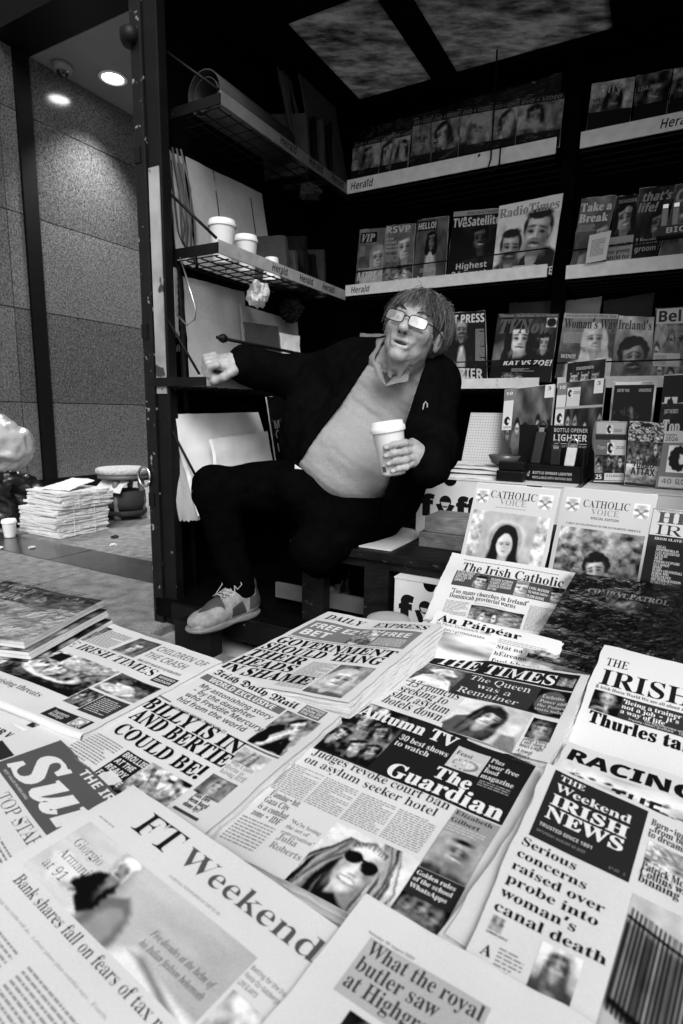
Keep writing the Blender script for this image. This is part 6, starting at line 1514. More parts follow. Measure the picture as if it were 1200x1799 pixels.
@pic
def p_madonna(s):
    s.g[:] = .48; s.n(.5, 12); s.q([(.16, 0), (.86, 0), (.86, 1.0), (.16, 1.0)], .42, .02); s.n(.08, 3); s.e(.5, .33, .25, .25, .52, .02); s.e(.5, .33, .22, .22, .38, .02)
    s.q([(.1, 1.05), (.2, .72), (.36, .5), (.64, .5), (.8, .72), (.9, 1.05)], .05, .03); s.e(.5, .36, .165, .23, .06, .01); s.q([(.34, .4), (.66, .4), (.72, .62), (.28, .62)], .05, .02)
    s.e(.5, .40, .095, .15, .58, .01); s.e(.53, .42, .05, .11, .45, .03)
    for x in (.465, .535): s.e(x, .385, .02, .008, .1, .006); s.e(x, .365, .026, .005, .25, .006)
    s.e(.5, .43, .012, .03, .45, .01); s.e(.5, .475, .022, .007, .25, .006); s.q([(.44, .53), (.56, .53), (.58, .62), (.42, .62)], .45, .02); s.q([(.25, .72), (.5, .66), (.75, .8), (.5, .95)], .12, .05); s.n(.1, 10)
@pic
def p_youth(s):
    s.grad(.32, .14, 70); s.n(.45, 6); s.q([(0, .3), (1, .15), (1, .55), (0, .7)], .3, .15); s.n(.7, 14)
    s.q([(.25, 1.05), (.36, .78), (.55, .7), (.72, .85), (.74, 1.05)], .62, .02); s.q([(.42, .8), (.52, .72), (.6, .9), (.5, 1.0)], .05, .02); s.face(.52, .56, .36, .55, .03, 'curly', None, -.04, -10, ax=.8 / s.asp); s.n(.1, 9)
@pic
def p_battle(s):
    s.grad(.02, .05, 60); s.n(.8, 8); r = random.Random(9)
    for k in range(130):
        y = .3 + .7 * r.random(); s.e(r.random(), y, r.uniform(.008, .03), r.uniform(.01, .035), r.choice([.015, .03, .05, .12, .2, .04]), .012, r.uniform(0, 180))
    s.e(.45, .3, .12, .05, .3, .05); s.n(.7, 16)
@pic
def p_lion(s):
    s.g[:] = .5
    for a in range(0, 360, 24): s.q([(.5 + .45 * math.cos(R(a)), .5 + .47 * math.sin(R(a))), (.5 + .25 * math.cos(R(a + 14)), .5 + .25 * math.sin(R(a + 14))), (.5 + .25 * math.cos(R(a - 14)), .5 + .25 * math.sin(R(a - 14)))], .03)
    s.e(.5, .5, .3, .3, .03); s.e(.52, .5, .2, .2, .55); s.e(.46, .45, .05, .05, .03); s.e(.6, .45, .05, .05, .03); s.e(.54, .6, .08, .05, .03)
@pic
def p_lionhead(s):
    s.x, s.y = s.gx, s.gy
    s.g[:] = .7; s.e(.5, .45, .36, .38, .03)
    for a in range(90, 300, 30): s.e(.5 + .34 * math.cos(R(a)), .48 + .36 * math.sin(R(a)), .12, .12, .03)
    s.e(.66, .55, .18, .2, .7); s.q([(.5, .3), (.7, .36), (.66, .44), (.5, .4)], .7); s.q([(.56, .7), (.74, .66), (.64, .92), (.45, .9)], .03); s.q([(.35, .05), (.42, .14), (.5, .02), (.58, .14), (.68, .06), (.62, .2), (.4, .2)], .03)
@pic
def p_team(s, g, seed):
    s.seed = seed; s.grad(g * 1.3, g * .7, 40)
    for k in range(5): s.q([(k * .25 - .2, 0), (k * .25 - .08, 0), (k * .25 + .25, .5), (k * .25 + .1, .5)], g * (1.3 if k % 2 else .8), .05)
    s.crowd(1, 5, .05, .6, .32, .62); s.n(.2, 9)
@pic
def p_glitter(s):
    s.g[:] = .3; s.n(1.4, 22); s.e(.5, .15, .18, .1, .03)
@pic
def p_stand(s, bg, v):
    s.grad(bg, bg * .8, 90); s.n(.2, 3); s.q([(.3, 1), (.36, .5), (.5, .42), (.64, .5), (.72, 1)], .4, .02); s.q([(.38, .55), (.62, .55), (.6, .72), (.4, .72)], .6, .02); s.face(.5, .33, .2, .35, .03, 'long', None, 0, 0, ax=.8 / s.asp); s.n(.15, 8)
@pic
def p_twomen(s):
    s.grad(.70, .62, 90); s.n(.05, 3); s.q([(-.05, 1.05), (.0, .84), (.18, .74), (.42, .76), (.55, 1.05)], .14, .02)
    s.q([(.38, 1.05), (.44, .76), (.62, .64), (.92, .62), (1.05, .72), (1.05, 1.05)], .03, .02)
    s.face(.26, .58, .40, .46, .07, 'short', None, .02, 3, beard=.14, ax=.80 / s.asp, smile=0)
    s.face(.68, .42, .54, .56, .10, 'short', None, -.03, 9, ax=.78 / s.asp, smile=0, beard=.3); s.e(.87, .43, .028, .06, .42)
    for k in range(6): s.q([(.02 + .08 * k, .86), (.05 + .08 * k, .85), (.07 + .08 * k, 1.05), (.03 + .08 * k, 1.05)], .32, .01)
    s.n(.14, 9)
@pic
def p_longhair(s):
    s.grad(.06, .03, 0); s.n(.5, 5); s.e(.1, .3, .2, .2, .3, .1); s.q([(.05, 1.05), (.12, .62), (.3, .42), (.62, .42), (.8, .62), (.85, 1.05)], .1, .02); s.q([(.4, .45), (.56, .45), (.6, 1.05), (.42, 1.05)], .5, .02); s.q([(.36, .4), (.48, .5), (.6, .4), (.58, .46), (.48, .58), (.38, .46)], .6, .015)
    s.e(.46, .28, .16, .22, .06, .02); s.e(.36, .42, .09, .2, .06, .03); s.e(.6, .42, .09, .2, .06, .03); s.face(.47, .25, .24, .42, .05, 'bald', None, .02, 0, beard=.12, ax=.8 / s.asp); s.n(.2, 9)
@pic
def p_tvnow(s):
    s.grad(.12, .05, 90); s.n(.6, 5); s.q([(0, .5), (.3, .4), (.3, .8), (0, .85)], .3, .08); s.face(.42, .36, .46, .66, .05, 'long', .04, .02, 4, ax=.8 / s.asp); s.face(.82, .42, .24, .5, .04, 'long', .04, -.02, 6, ax=.8 / s.asp); s.q([(.15, .66), (1, .6), (1, 1.05), (.1, 1.05)], .05, .03); s.n(.15, 9)

# ================================================================== tables and crates that carry the papers
EX = np.array([math.cos(R(-36)), math.sin(R(-36)), 0]); EY = np.array([-math.sin(R(-36)), math.cos(R(-36)), 0])
def S(s, t, z): return tuple(EX * s + EY * t + np.array([0, 0, z]))
def sbox(lo, hi, bev=0.0): return MB().box(lo, hi, S, bev)
def table(name, label, s0, s1, t0, t1, z, legs):
    t = thing(name, label, 'table', S((s0 + s1) / 2, (t0 + t1) / 2, 0))
    n = max(2, round((t1 - t0) / .16))
    for k in range(n):
        a = t0 + (t1 - t0) * k / n
        sbox((s0, a + .002, z - .022), (s1, t0 + (t1 - t0) * (k + 1) / n - .002, z - rnd.uniform(0, .001)), .002).build('plank', 'wood_dark', t)
    for s, u in legs: sbox((s - .02, u - .02, 0), (s + .02, u + .02, z - .0225)).build('leg', 'wood_dark', t)
    return t
table('display_table', 'low plank table under the spread of newspapers', -1.42, .65, -.20, .598, .312, [(-1.35, -.1), (-1.35, .53), (.58, -.1), (.58, .53)])
table('display_table', 'second low plank table under the far row of newspapers', -.74, .60, .602, 1.0, .312, [(-.68, .9), (.55, .9)])
def crate(label, s0, s1, t0, t1, z0, z1):
    t = thing('display_crate', label, 'crate', S((s0 + s1) / 2, (t0 + t1) / 2, z0))
    h = (z1 - z0) / 3
    for k in range(3):
        sbox((s0, t0, z0 + k * h + .004), (s1, t0 + .012, z0 + (k + 1) * h - .004)).build('slat', 'wood_dark', t)
        sbox((s0, t1 - .012, z0 + k * h + .004), (s1, t1, z0 + (k + 1) * h - .004)).build('slat', 'wood_dark', t)
        for s in (s0, s1 - .012): sbox((s, t0 + .013, z0 + k * h + .004), (s + .012, t1 - .013, z0 + (k + 1) * h - .004)).build('slat', 'wood_dark', t)
    sbox((s0 + .013, t0 + .013, z1 - .014), (s1 - .013, t1 - .013, z1 - .004)).build('lid', 'wood_dark', t)
crate('dark wooden crate under the religious weekly', -.50, .55, 1.01, 1.24, 0, .352)
crate('dark wooden crate behind the propped religious magazines', -.47, .65, 1.47, 1.66, 0, .50)

# ================================================================== bench, boxes and blocks inside the kiosk
bn = thing('bench', 'dark worn wooden bench along the kiosk counter where the seller sits', 'bench', K(1.0, -.65, .098))
for k, (b0, b1) in enumerate(((-.90, -.742), (-.738, -.58), (-.576, -.40))):
    kbox((.30, b0, .352), (1.72, b1, .380 - .001 * k), .004).build('seat_plank', 'wood_bench', bn)
kbox((.32, -.885, .324), (1.70, -.862, .351)).build('apron', 'wood_bench', bn)
for a in (.34, .575, 1.25, 1.62):
    for b in (-.884, -.46): kbox((a, b + (.001 if b > -.6 else 0), .099), (a + .085, b + .045, .3505 if b > -.6 else .3235), .003).build('leg', 'wood_bench', bn)
kbox((.17, -.80, .13), (.69, -.785, .185)).build('stretcher', 'board_pale', bn)
o = kbox((.47, -.87, .3815), (.66, -.52, .386)).build('folded_newspaper', 'newsprint'); tag(o, 'creased newspaper spread on the bench edge beside the seller', 'newspaper')

def carton(name, label, a0, a1, b0, b1, z0, z1, prints, holes=True, m='white_card'):
    t = thing(name, label, 'carton', K((a0 + a1) / 2, (b0 + b1) / 2, z0), group='white fruit cartons')
    w = .006
    kbox((a0, b0, z0), (a1, b0 + w, z1 - .002)).build('front_panel', m, t); kbox((a0, b1 - w, z0), (a1, b1, z1 - .002)).build('back_panel', m, t)
    kbox((a0, b0 + w, z0), (a0 + w, b1 - w, z1 - .002)).build('side_panel', m, t); kbox((a1 - w, b0 + w, z0), (a1, b1 - w, z1 - .002)).build('side_panel', m, t)
    kbox((a0 - .002, b0 - .002, z1 - .001), (a1 + .002, b1 + .002, z1 + .003)).build('lid', m, t)
    sh = Sheet(K(a0, b0, z1), K(a1, b0, z1), K(a1, b0, z0), K(a0, b0, z0))
    for fn in prints: fn(sh, t)
    if holes:
        for u in (.23, .77):
            c = Pic(2, 2)
            V = [sh.P(np.array([u + .045 * math.cos(x)]), np.array([.012 - .11 * math.sin(x) * 1.0]), .0006)[0] for x in np.linspace(math.pi, 2 * math.pi, 15)]
            mesh_obj('hand_hole', V, [tuple(range(len(V)))], INK, t, ink=np.full(len(V), .012))
    return t, sh
def fy(u0, u1, v, cap):
    def f(sh, t):
        # fruit company word: heavy rounded lower-case letters, the y with a round fruit in its fork
        put_text(sh, t, 'f', 'H', u0, u0 + (u1 - u0) * .17, v, cap, .03, .05, 'logo')
        put_text(sh, t, 'ffes', 'H', u0 + (u1 - u0) * .42, u1, v, cap, .03, .05, 'logo')
        w = (u1 - u0)
        def poly(pts, g, off): 
            p = sh.P(np.array([q[0] for q in pts]), np.array([q[1] for q in pts]), off); mesh_obj('logo', p, [tuple(range(len(pts) - 1, -1, -1))], INK, t, ink=np.full(len(pts), g))
        cx = u0 + w * .295; r = w * .07; rv = r * sh.w / sh.h
        poly([(cx + r * math.cos(x), v - cap * .78 - rv * math.sin(x)) for x in np.linspace(0, 2 * math.pi, 25)[:-1]], .03, .0005)
        poly([(cx - r * .8, v - cap * .78 + rv * .12), (cx + r * .8, v - cap * .78 + rv * .12), (cx + r * .5, v - cap * .78 + rv * .75), (cx - r * .5, v - cap * .78 + rv * .75)], .65, .0007)
        poly([(cx - w * .115, v - cap * .62), (cx - w * .06, v - cap * .66), (cx, v - cap * .3), (cx + w * .06, v - cap * .66), (cx + w * .115, v - cap * .62), (cx + w * .035, v), (cx + w * .03, v + cap * .42), (cx - w * .03, v + cap * .42), (cx - w * .035, v)], .03, .0006)
    return f
def small(tx, u0, u1, v, cap, g=.04): return lambda sh, t: put_text(sh, t, tx, 'H', u0, u1, v, cap, g, .0, 'print')
carton('fruit_carton', 'white fruit carton with heavy black lettering on the bench under the lighter display', .612, 1.135, -.547, -.17, .3815, .582, [fy(.03, .62, .68, .36), small('31.41', .42, .63, .17, .09)])
carton('fruit_carton', 'white fruit carton with black lettering on the kiosk floor poking out under the bench', .70, 1.19, -.925, -.60, .099, .318, [fy(.03, .62, .66, .40)])
carton('fruit_carton', 'plain white carton under the card packets at the right edge', 1.16, 1.66, -.56, -.17, .3815, .582, [])
for k, (a0, a1, b0, b1, z0, z1, lab) in enumerate(((.705, .96, -.755, -.60, .381, .430, 'lower worn timber block on the bench by the fruit carton'), (.722, .97, -.752, -.61, .431, .482, 'upper worn timber block on the bench by the fruit carton'))):
    o = kbox((a0, b0, z0), (a1, b1, z1), .004).build('timber_block', mat('timber_%d' % k, .13 + .04 * k, .75, .45, 7, .4, stretch=(1, 6, 6), fine=(90, .2))); tag(o, lab, 'timber', 'timber blocks on the bench')

# ---- lighter counter display
t = thing('lighter_display', 'black counter display box for bottle opener lighters on the fruit carton', 'display', K(1.02, -.42, .586))
kbox((.905, -.455, .586), (1.140, -.450, .630)).build('front_panel', 'plastic_black', t); kbox((.905, -.4495, .586), (1.140, -.36, .640)).build('tray', 'plastic_black', t)
kbox((.918, -.365, .641), (1.150, -.358, .772)).build('header_card', 'plastic_black', t); kbox((1.141, -.4495, .586), (1.146, -.366, .70)).build('side_panel', 'plastic_black', t)
sh = Sheet(K(.918, -.365, .772), K(1.150, -.365, .772), K(1.150, -.365, .641), K(.918, -.365, .641))
put_text(sh, t, 'BOTTLE OPENER', 'H', .50, .96, .17, .10, .6, -.015, 'print'); put_text(sh, t, 'LIGHTER', 'H', .50, .96, .40, .17, .7, -.005, 'print'); put_rect(sh, t, .50, .46, .96, .475, .6, 'print_rule'); put_text(sh, t, 'REFILLABLE WITH BUTANE GAS', 'H', .50, .96, .56, .05, .5, -.015, 'print')
sh = Sheet(K(.905, -.455, .630), K(1.140, -.455, .630), K(1.140, -.455, .586), K(.905, -.455, .586))
put_text(sh, t, 'Ireland', 'I', .09, .32, .66, .38, .65, -.01, 'print'); put_text(sh, t, 'BOTTLE OPENER LIGHTER', 'H', .36, .89, .45, .2, .6, -.012, 'print'); put_text(sh, t, 'REFILLABLE WITH BUTANE GAS', 'H', .36, .89, .80, .18, .55, -.015, 'print')
def lighter(a, b, z, h, tone, lab, lean=0.0):
    q = thing('lighter', lab, 'lighter', K(a, b, z), group='bottle opener lighters')
    ins = []
    m_body = mat('lighter_body_%s' % tone, tone, .3, .1, 40)
    def fr(x, y, zz): return K(a + x + lean * zz, b + y, z + zz)
    MB().box((-.016, -.006, 0), (.016, .006, h * .72), fr, .004).build('body', m_body, q)
    MB().tube([fr(.014 * math.cos(x), 0, h * .85 + .016 * math.sin(x)) for x in np.linspace(-.6, math.pi + .6, 16)], .004, 8).build('opener_loop', 'chrome' if tone > .3 else m_body, q, True)
    MB().box((-.009, -.005, h * .72), (.009, .005, h * .82), fr, .001).build('flame_guard', 'chrome', q)
lighter(1.055, -.435, .641, .075, .012, 'black bottle-opener lighter in the left slot of the display'); lighter(1.100, -.437, .641, .085, .7, 'silver bottle-opener lighter in the right slot of the display', .1)
lighter(.985, -.40, .641, .15, .03, 'tall dark bottle-opener lighter standing in front of the header card', .12)
t = thing('tape_dispenser', 'squat black tape dispenser on the left of the lighter display', 'dispenser', K(.93, -.49, .586))
kbox((.885, -.53, .586), (.975, -.465, .622), .006).build('base', 'plastic_black', t); kbox((.89, -.525, .623), (.972, -.47, .652), .004).build('holder', 'plastic_black', t)

# exercise paper and folded papers behind the cup hand
sh = Sheet(K(.690, -.20, .812), K(.832, -.20, .812), K(.815, -.23, .60), K(.668, -.23, .60))
t = thing('graph_pad', 'squared paper pad leaning behind the fruit carton', 'pad', K(.75, -.21, .6)); leaf_obj('page', sh, 0, .004, MATS['paper'], t, 4, 6)
for k in range(14): put_rect(sh, t, k / 14 + .03, .01, k / 14 + .037, .99, .42, 'ruled_line')
for k in range(20): put_rect(sh, t, .01, k / 20 + .02, .99, k / 20 + .026, .42, 'ruled_line')
for k in range(3):
    sh = Sheet(K(.61 + .03 * k, -.25, .589 + .012 * k), K(.86, -.27, .589 + .012 * k), K(.90, -.50 + .03 * k, .589 + .012 * k), K(.62, -.52 + .04 * k, .589 + .012 * k), bump=bumpy(60 + k, .003))
    t = thing('folded_paper', ['lowest folded paper on the fruit carton behind the cup', 'middle folded paper on the fruit carton behind the cup', 'top folded paper with crossword panel behind the cup'][k], 'newspaper', K(.75, -.4, .588 + .012 * k), group='folded papers on the carton'); leaf_obj('pages', sh, .006, .008, MATS['newsprint'], t, 14, 14, .002, k)
    if k == 2: put_pic(sh, t, ('jockeys',), .05, .5, .95, .95, 4, off=.0065)
t = thing('small_bowl', 'small dark bowl beside the graph pad', 'bowl', K(.87, -.36, .62))
MB().lathe([(.02, 0), (.045, .012), (.058, .04), (.055, .04), (.04, .014), (0, .008)], K(.87, -.36, .622), 24, cap=False).build('bowl_body', mat('bowl_glaze', .08, .3), t, True)

# ================================================================== things on the left wall of the kiosk
def paper_cup(label, p, h, r, lid=True, tilt=(0, 0, 1), flip=False, group='white paper cups on the shelf'):
    t = thing('paper_cup', label, 'cup', p, group=group); ax = np.array(tilt, float)
    if flip: MB().lathe([(0, h), (r * .68, h), (r * .70, h - .004), (r * .97, .004), (r, 0), (r * .96, 0), (r * .66, h - .006), (0, h - .006)], p, 32, ax, cap=False).build('cup_body', 'cup_white', t, True)
    else: MB().lathe([(0, .003), (r * .66, .003), (r * .70, 0), (r * .74, .006), (r * .97, h - .006), (r * 1.01, h - .002), (r * .98, h)], p, 36, ax, cap=False).build('cup_body', 'cup_white', t, True)
    if lid and not flip:
        MB().lathe([(r * 1.045, h - .007), (r * 1.06, h - .002), (r * 1.045, h + .004), (r * .99, h + .006), (r * .955, h + .016), (r * .90, h + .017), (r * .86, h + .008), (0, h + .008)], p, 36, ax, cap=False).build('lid', 'lid_white', t, True)
    return t
zs = 1.345 - .025
paper_cup('large lidded white paper cup at the front of the left shelf', K(-.085, -.760, zs), .135, .048)
paper_cup('smaller lidded white paper cup, second on the left shelf', K(-.085, -.625, zs), .118, .043)
paper_cup('upturned white paper cup, third on the left shelf', K(-.075, -.475, zs), .09, .038, flip=True)
def sheet_thing(name, label, cat, pts, m, th=.004, bump=None, parts='sheet', nx=14, ny=14, rag=.002, seed=0):
    sh = Sheet(*[K(*p) for p in pts], bump=bump); c = K(*pts[3]); t = thing(name, label, cat, c)
    leaf_obj(parts, sh, 0, th, MATS[m], t, nx, ny, rag, seed); return t, sh
def fl(p): return p
t, sh = sheet_thing('cardboard_sheet', 'tall cardboard sheet leaning behind the cups', 'cardboard', [(-.23, -.78, 1.70), (-.23, -.33, 1.72), (-.20, -.28, 1.325), (-.20, -.76, 1.325)], 'cardboard', bump=bumpy(3, .003)); put_rect(sh, t, .32, 0.0, .335, .98, .18, 'crease', MATS['cardboard_dark']); put_rect(sh, t, .80, .1, .815, .45, .05, 'tape')
sheet_thing('cardboard_sheet', 'narrow cardboard flap at the front of the cup shelf', 'cardboard', [(-.235, -.86, 1.69), (-.235, -.79, 1.70), (-.205, -.77, 1.325), (-.205, -.86, 1.325)], 'cardboard', bump=bumpy(4, .003))
sheet_thing('cardboard_sheet', 'large cardboard sheet behind the seller\'s fist', 'cardboard', [(-.235, -.80, 1.29), (-.235, -.45, 1.30), (-.20, -.45, .90), (-.20, -.82, .90)], 'cardboard', bump=bumpy(5, .003))
sheet_thing('cardboard_sheet', 'short pale cardboard sheet below the crumpled tissue', 'cardboard', [(-.20, -.52, 1.235), (-.20, -.10, 1.225), (-.17, -.10, .90), (-.17, -.52, .90)], 'cardboard', bump=bumpy(6, .002))
sheet_thing('envelope', 'brown envelope tucked behind the guard rail', 'envelope', [(-.12, -.60, 1.15), (-.12, -.37, 1.165), (-.10, -.37, .98), (-.10, -.60, .98)], 'cardboard_dark', bump=bumpy(7, .002)); sheet_thing('envelope', 'pale packet beside the brown envelope', 'envelope', [(-.125, -.35, 1.14), (-.125, -.20, 1.145), (-.10, -.20, .98), (-.10, -.35, .98)], 'white_paper_bag', bump=bumpy(8, .004))
o = kbox((-.25, -.955, .891), (-.003, -.60, .912), .002).build('white_box_lid', 'white_card'); tag(o, 'flat white box lid on the low shelf under the fist', 'box')
# paper bags and envelopes under the low shelf, leaning on the wall
t, sh = sheet_thing('paper_bag', 'big pale paper bag leaning under the low left shelf', 'bag', [(-.17, -.93, .79), (-.17, -.45, .80), (-.10, -.38, .45), (-.10, -.89, .42)], 'white_paper_bag', .02, bumpy(9, .010, sc=2.5), nx=26, ny=22)
t, sh = sheet_thing('paper_bag', 'smaller pale envelope bag in front of the big paper bag', 'bag', [(-.09, -.83, .70), (-.09, -.49, .722), (-.05, -.44, .45), (-.05, -.80, .42)], 'white_paper_bag', .015, bumpy(10, .008, sc=2.5), nx=22, ny=18)
sheet_thing('paper_bag', 'folded yellowed envelope at the front edge under the low shelf', 'bag', [(-.20, -.94, .72), (-.18, -.90, .72), (-.13, -.86, .40), (-.16, -.94, .40)], 'cardboard', .006, bumpy(11, .004))
t, sh = sheet_thing('magazine', 'dark football magazine leaning in the corner under the low shelf', 'magazine', [(-.12, -.455, .865), (-.12, -.20, .88), (-.08, -.18, .56), (-.08, -.43, .54)], 'cover_stock', .006); put_pic(sh, t, ('battle',), 0, 0, 1, 1, 4, 'cover_picture', GLOSS, .0006)
for w_, v_ in (('MATCH', .42), ('OF THE', .55), ('DAY', .72)): put_text(sh, t, w_, 'H', .1, .75 if w_ != 'DAY' else .6, v_, .11, .35, 0, 'masthead', GLOSS, .0008)
# bundles of papers and cartons crowding the left shelves, grey boards behind the seller
for k in range(4):
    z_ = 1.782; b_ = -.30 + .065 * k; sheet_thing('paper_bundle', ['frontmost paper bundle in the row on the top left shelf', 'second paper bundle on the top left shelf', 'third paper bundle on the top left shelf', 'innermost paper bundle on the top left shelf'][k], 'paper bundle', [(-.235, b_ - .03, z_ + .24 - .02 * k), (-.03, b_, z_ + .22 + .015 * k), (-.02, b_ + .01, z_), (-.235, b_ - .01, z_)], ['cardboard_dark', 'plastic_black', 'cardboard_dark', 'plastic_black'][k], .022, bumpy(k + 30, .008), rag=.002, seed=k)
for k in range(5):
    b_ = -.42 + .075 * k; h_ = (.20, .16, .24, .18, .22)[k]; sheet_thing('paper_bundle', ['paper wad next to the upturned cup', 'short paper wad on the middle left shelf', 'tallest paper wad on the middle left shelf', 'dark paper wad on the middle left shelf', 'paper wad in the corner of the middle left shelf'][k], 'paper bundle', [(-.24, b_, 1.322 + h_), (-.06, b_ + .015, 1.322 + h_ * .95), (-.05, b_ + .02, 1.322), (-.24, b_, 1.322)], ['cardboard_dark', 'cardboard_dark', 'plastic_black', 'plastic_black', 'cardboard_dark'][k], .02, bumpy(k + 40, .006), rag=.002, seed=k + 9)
for k, (a0, a1, h_, m_) in enumerate(((.02, .17, .26, 'cardboard'), (.15, .33, .235, 'cardboard'), (.30, .42, .28, 'cardboard_dark'))):
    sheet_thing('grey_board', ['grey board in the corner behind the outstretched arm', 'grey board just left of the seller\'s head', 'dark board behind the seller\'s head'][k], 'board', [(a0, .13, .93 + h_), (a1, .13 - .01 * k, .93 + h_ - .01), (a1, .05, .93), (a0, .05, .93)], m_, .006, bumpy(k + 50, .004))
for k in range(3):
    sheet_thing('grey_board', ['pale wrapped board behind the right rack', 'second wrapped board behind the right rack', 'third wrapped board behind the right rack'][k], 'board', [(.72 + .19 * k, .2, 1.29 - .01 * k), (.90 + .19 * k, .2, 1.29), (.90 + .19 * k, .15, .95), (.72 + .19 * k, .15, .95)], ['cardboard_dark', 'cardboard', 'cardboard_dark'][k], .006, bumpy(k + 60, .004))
# crumpled tissue, fuzzy duster
def blob(name, label, cat, c, r, m, seed, amp=.5, sq=(1, 1, 1), n=28, fr=3.0):
    th, ph = np.meshgrid(np.linspace(0, math.pi, n), np.linspace(0, 2 * math.pi, 2 * n + 1)[:-1], indexing='ij')
    d = np.stack([np.sin(th) * np.cos(ph), np.sin(th) * np.sin(ph), np.cos(th)], -1)
    k = 1 + amp * fbm(d * fr + seed, 3) * .8 - amp * .5 * np.abs(vnoise(d * fr * 2.3 + seed + 5))
    v = (np.array(c) + d * (r * k)[..., None] * np.array(sq)).reshape(-1, 3); F = []
    w = 2 * n
    for i in range(n - 1):
        for j in range(w): F.append((i * w + j, (i + 1) * w + j, (i + 1) * w + (j + 1) % w, i * w + (j + 1) % w))
    o = mesh_obj(name, v, F, m, None, False); return tag(o, label, cat)
blob('crumpled_tissue', 'crumpled white tissue hanging under the cup shelf', 'tissue', K(-.09, -.545, 1.265), .052, 'white_paper_bag', 3, .45, (.8, 1.2, .9), fr=1.6)
blob('duster', 'dark fuzzy duster ball under the left shelf', 'duster', K(-.12, -.27, 1.245), .050, mat('duster_fluff', .012, .95, spec=.05), 9, .35, fr=9.0)
# top left shelf: paper roll, board, loose papers
t = thing('paper_roll', 'large rolled paper tube on the top left shelf', 'roll', K(-.12, -.6, 1.79))
V = []
c = np.array(K(-.12, -.80, 1.872)); mb = MB(); mb.lathe([(.070, 0), (.073, 0), (.073, .45), (.070, .45), (.070, 0)], c, 40, KB, cap=False); mb.build('tube', 'cardboard_dark', t, True)
MB().lathe([(.052, .01), (.054, .01), (.054, .45), (.052, .45), (.052, .01)], c, 36, KB, cap=False).build('inner_roll', 'cardboard_dark', t, True)
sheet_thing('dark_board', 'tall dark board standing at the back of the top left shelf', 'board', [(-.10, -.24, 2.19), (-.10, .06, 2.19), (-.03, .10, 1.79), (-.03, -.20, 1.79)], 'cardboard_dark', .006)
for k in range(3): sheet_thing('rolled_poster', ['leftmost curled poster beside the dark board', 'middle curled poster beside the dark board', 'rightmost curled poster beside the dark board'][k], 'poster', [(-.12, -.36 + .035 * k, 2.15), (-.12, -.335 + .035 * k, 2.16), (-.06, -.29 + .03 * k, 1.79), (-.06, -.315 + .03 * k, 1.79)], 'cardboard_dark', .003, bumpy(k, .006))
# crumpled bits hanging under the top left shelf
blob('hanging_wrapper', 'crumpled wrapper caught under the top left shelf', 'wrapper', K(-.06, -.22, 1.735), .045, 'cardboard_dark', 15, .5, (1, 1.3, .6), fr=1.7)
# broom handle, bicycle pump, looped straps on the wall
t = thing('broom_handle', 'long dark broom handle standing against the left kiosk wall', 'handle', K(-.235, -.80, .1)); MB().tube([K(-.235, -.86, 1.66), K(-.23, -.83, 1.2), K(-.225, -.80, .10)], [.012, .013, .013], 12).build('shaft', 'wood_bench', t, True)
t = thing('bicycle_pump', 'grey ribbed hand pump hanging inside the kiosk post', 'pump', K(-.21, -.885, 1.05))
MB().lathe([(0, 0), (.017, 0), (.019, .006), (.019, .018), (.016, .02), (.016, .055)] + [(.016 + .0025 * (k % 2), .055 + .012 * k) for k in range(14)] + [(.016, .23), (.012, .235), (0, .235)], K(-.21, -.885, 1.065), 20, cap=False).build('barrel', 'bare_steel', t, True)
MB().tube([K(-.21, -.885, 1.065), K(-.21, -.885, 1.035)], .004, 8).build('nozzle', 'chrome', t, True)
kbox((-.228, -.888, 1.03), (-.192, -.882, 1.036)).build('foot_bar', 'chrome', t)
for k in range(4): kbox((-.227 + k * .0115, -.888, 1.012), (-.222 + k * .0115, -.882, 1.0295)).build('foot_peg', 'chrome', t)
t = thing('hanging_straps', 'loops of dark strap hanging by the left kiosk wall', 'strap', K(-.23, -.86, 1.4))
for k in range(5):
    x = -.235 + .008 * k; r_ = random.Random(k)
    MB().tube([K(x, -.88 + .012 * k, 1.70), K(x + .01, -.88 + .02 * k, 1.58), K(x + .015, -.86 + .012 * k, 1.45 - .02 * k), K(x + .015, -.84 + .012 * k, 1.41 - .02 * k), K(x + .01, -.82 + .01 * k, 1.46), K(x, -.85 + .01 * k, 1.66)], .0035, 6).build('strap_loop', mat('strap_web', .05, .7), t, True)
# row-one plastic covers over the bagged magazines and a hanging cord
sh = Sheet(K(.03, .052, 2.055), K(.90, .05, 2.075), K(.905, -.001, 1.845), K(.02, -.001, 1.845), bump=lambda u, v: .010 + .006 * fbm(np.concatenate([u * 22, v * 4, u * 0 + 7.7], -1), 3)[..., None])
o = mesh_obj('plastic_cover', sh.P(*np.meshgrid(np.linspace(0, 1, 121), np.linspace(0, 1, 25))).reshape(-1, 3), grid_faces(120, 24), 'clear_film', None, True); tag(o, 'wrinkled clear plastic sheet over the bagged magazines on the top shelf', 'plastic cover')
MB().tube([K(.665, -.025, 2.185), K(.666, -.026, 1.95), K(.664, -.027, 1.80), K(.655, -.03, 1.765), K(.675, -.03, 1.75), K(.70, -.03, 1.775), K(.70, -.027, 1.84)], .0035, 6).build('hanging_cord', 'wire', kio, True)
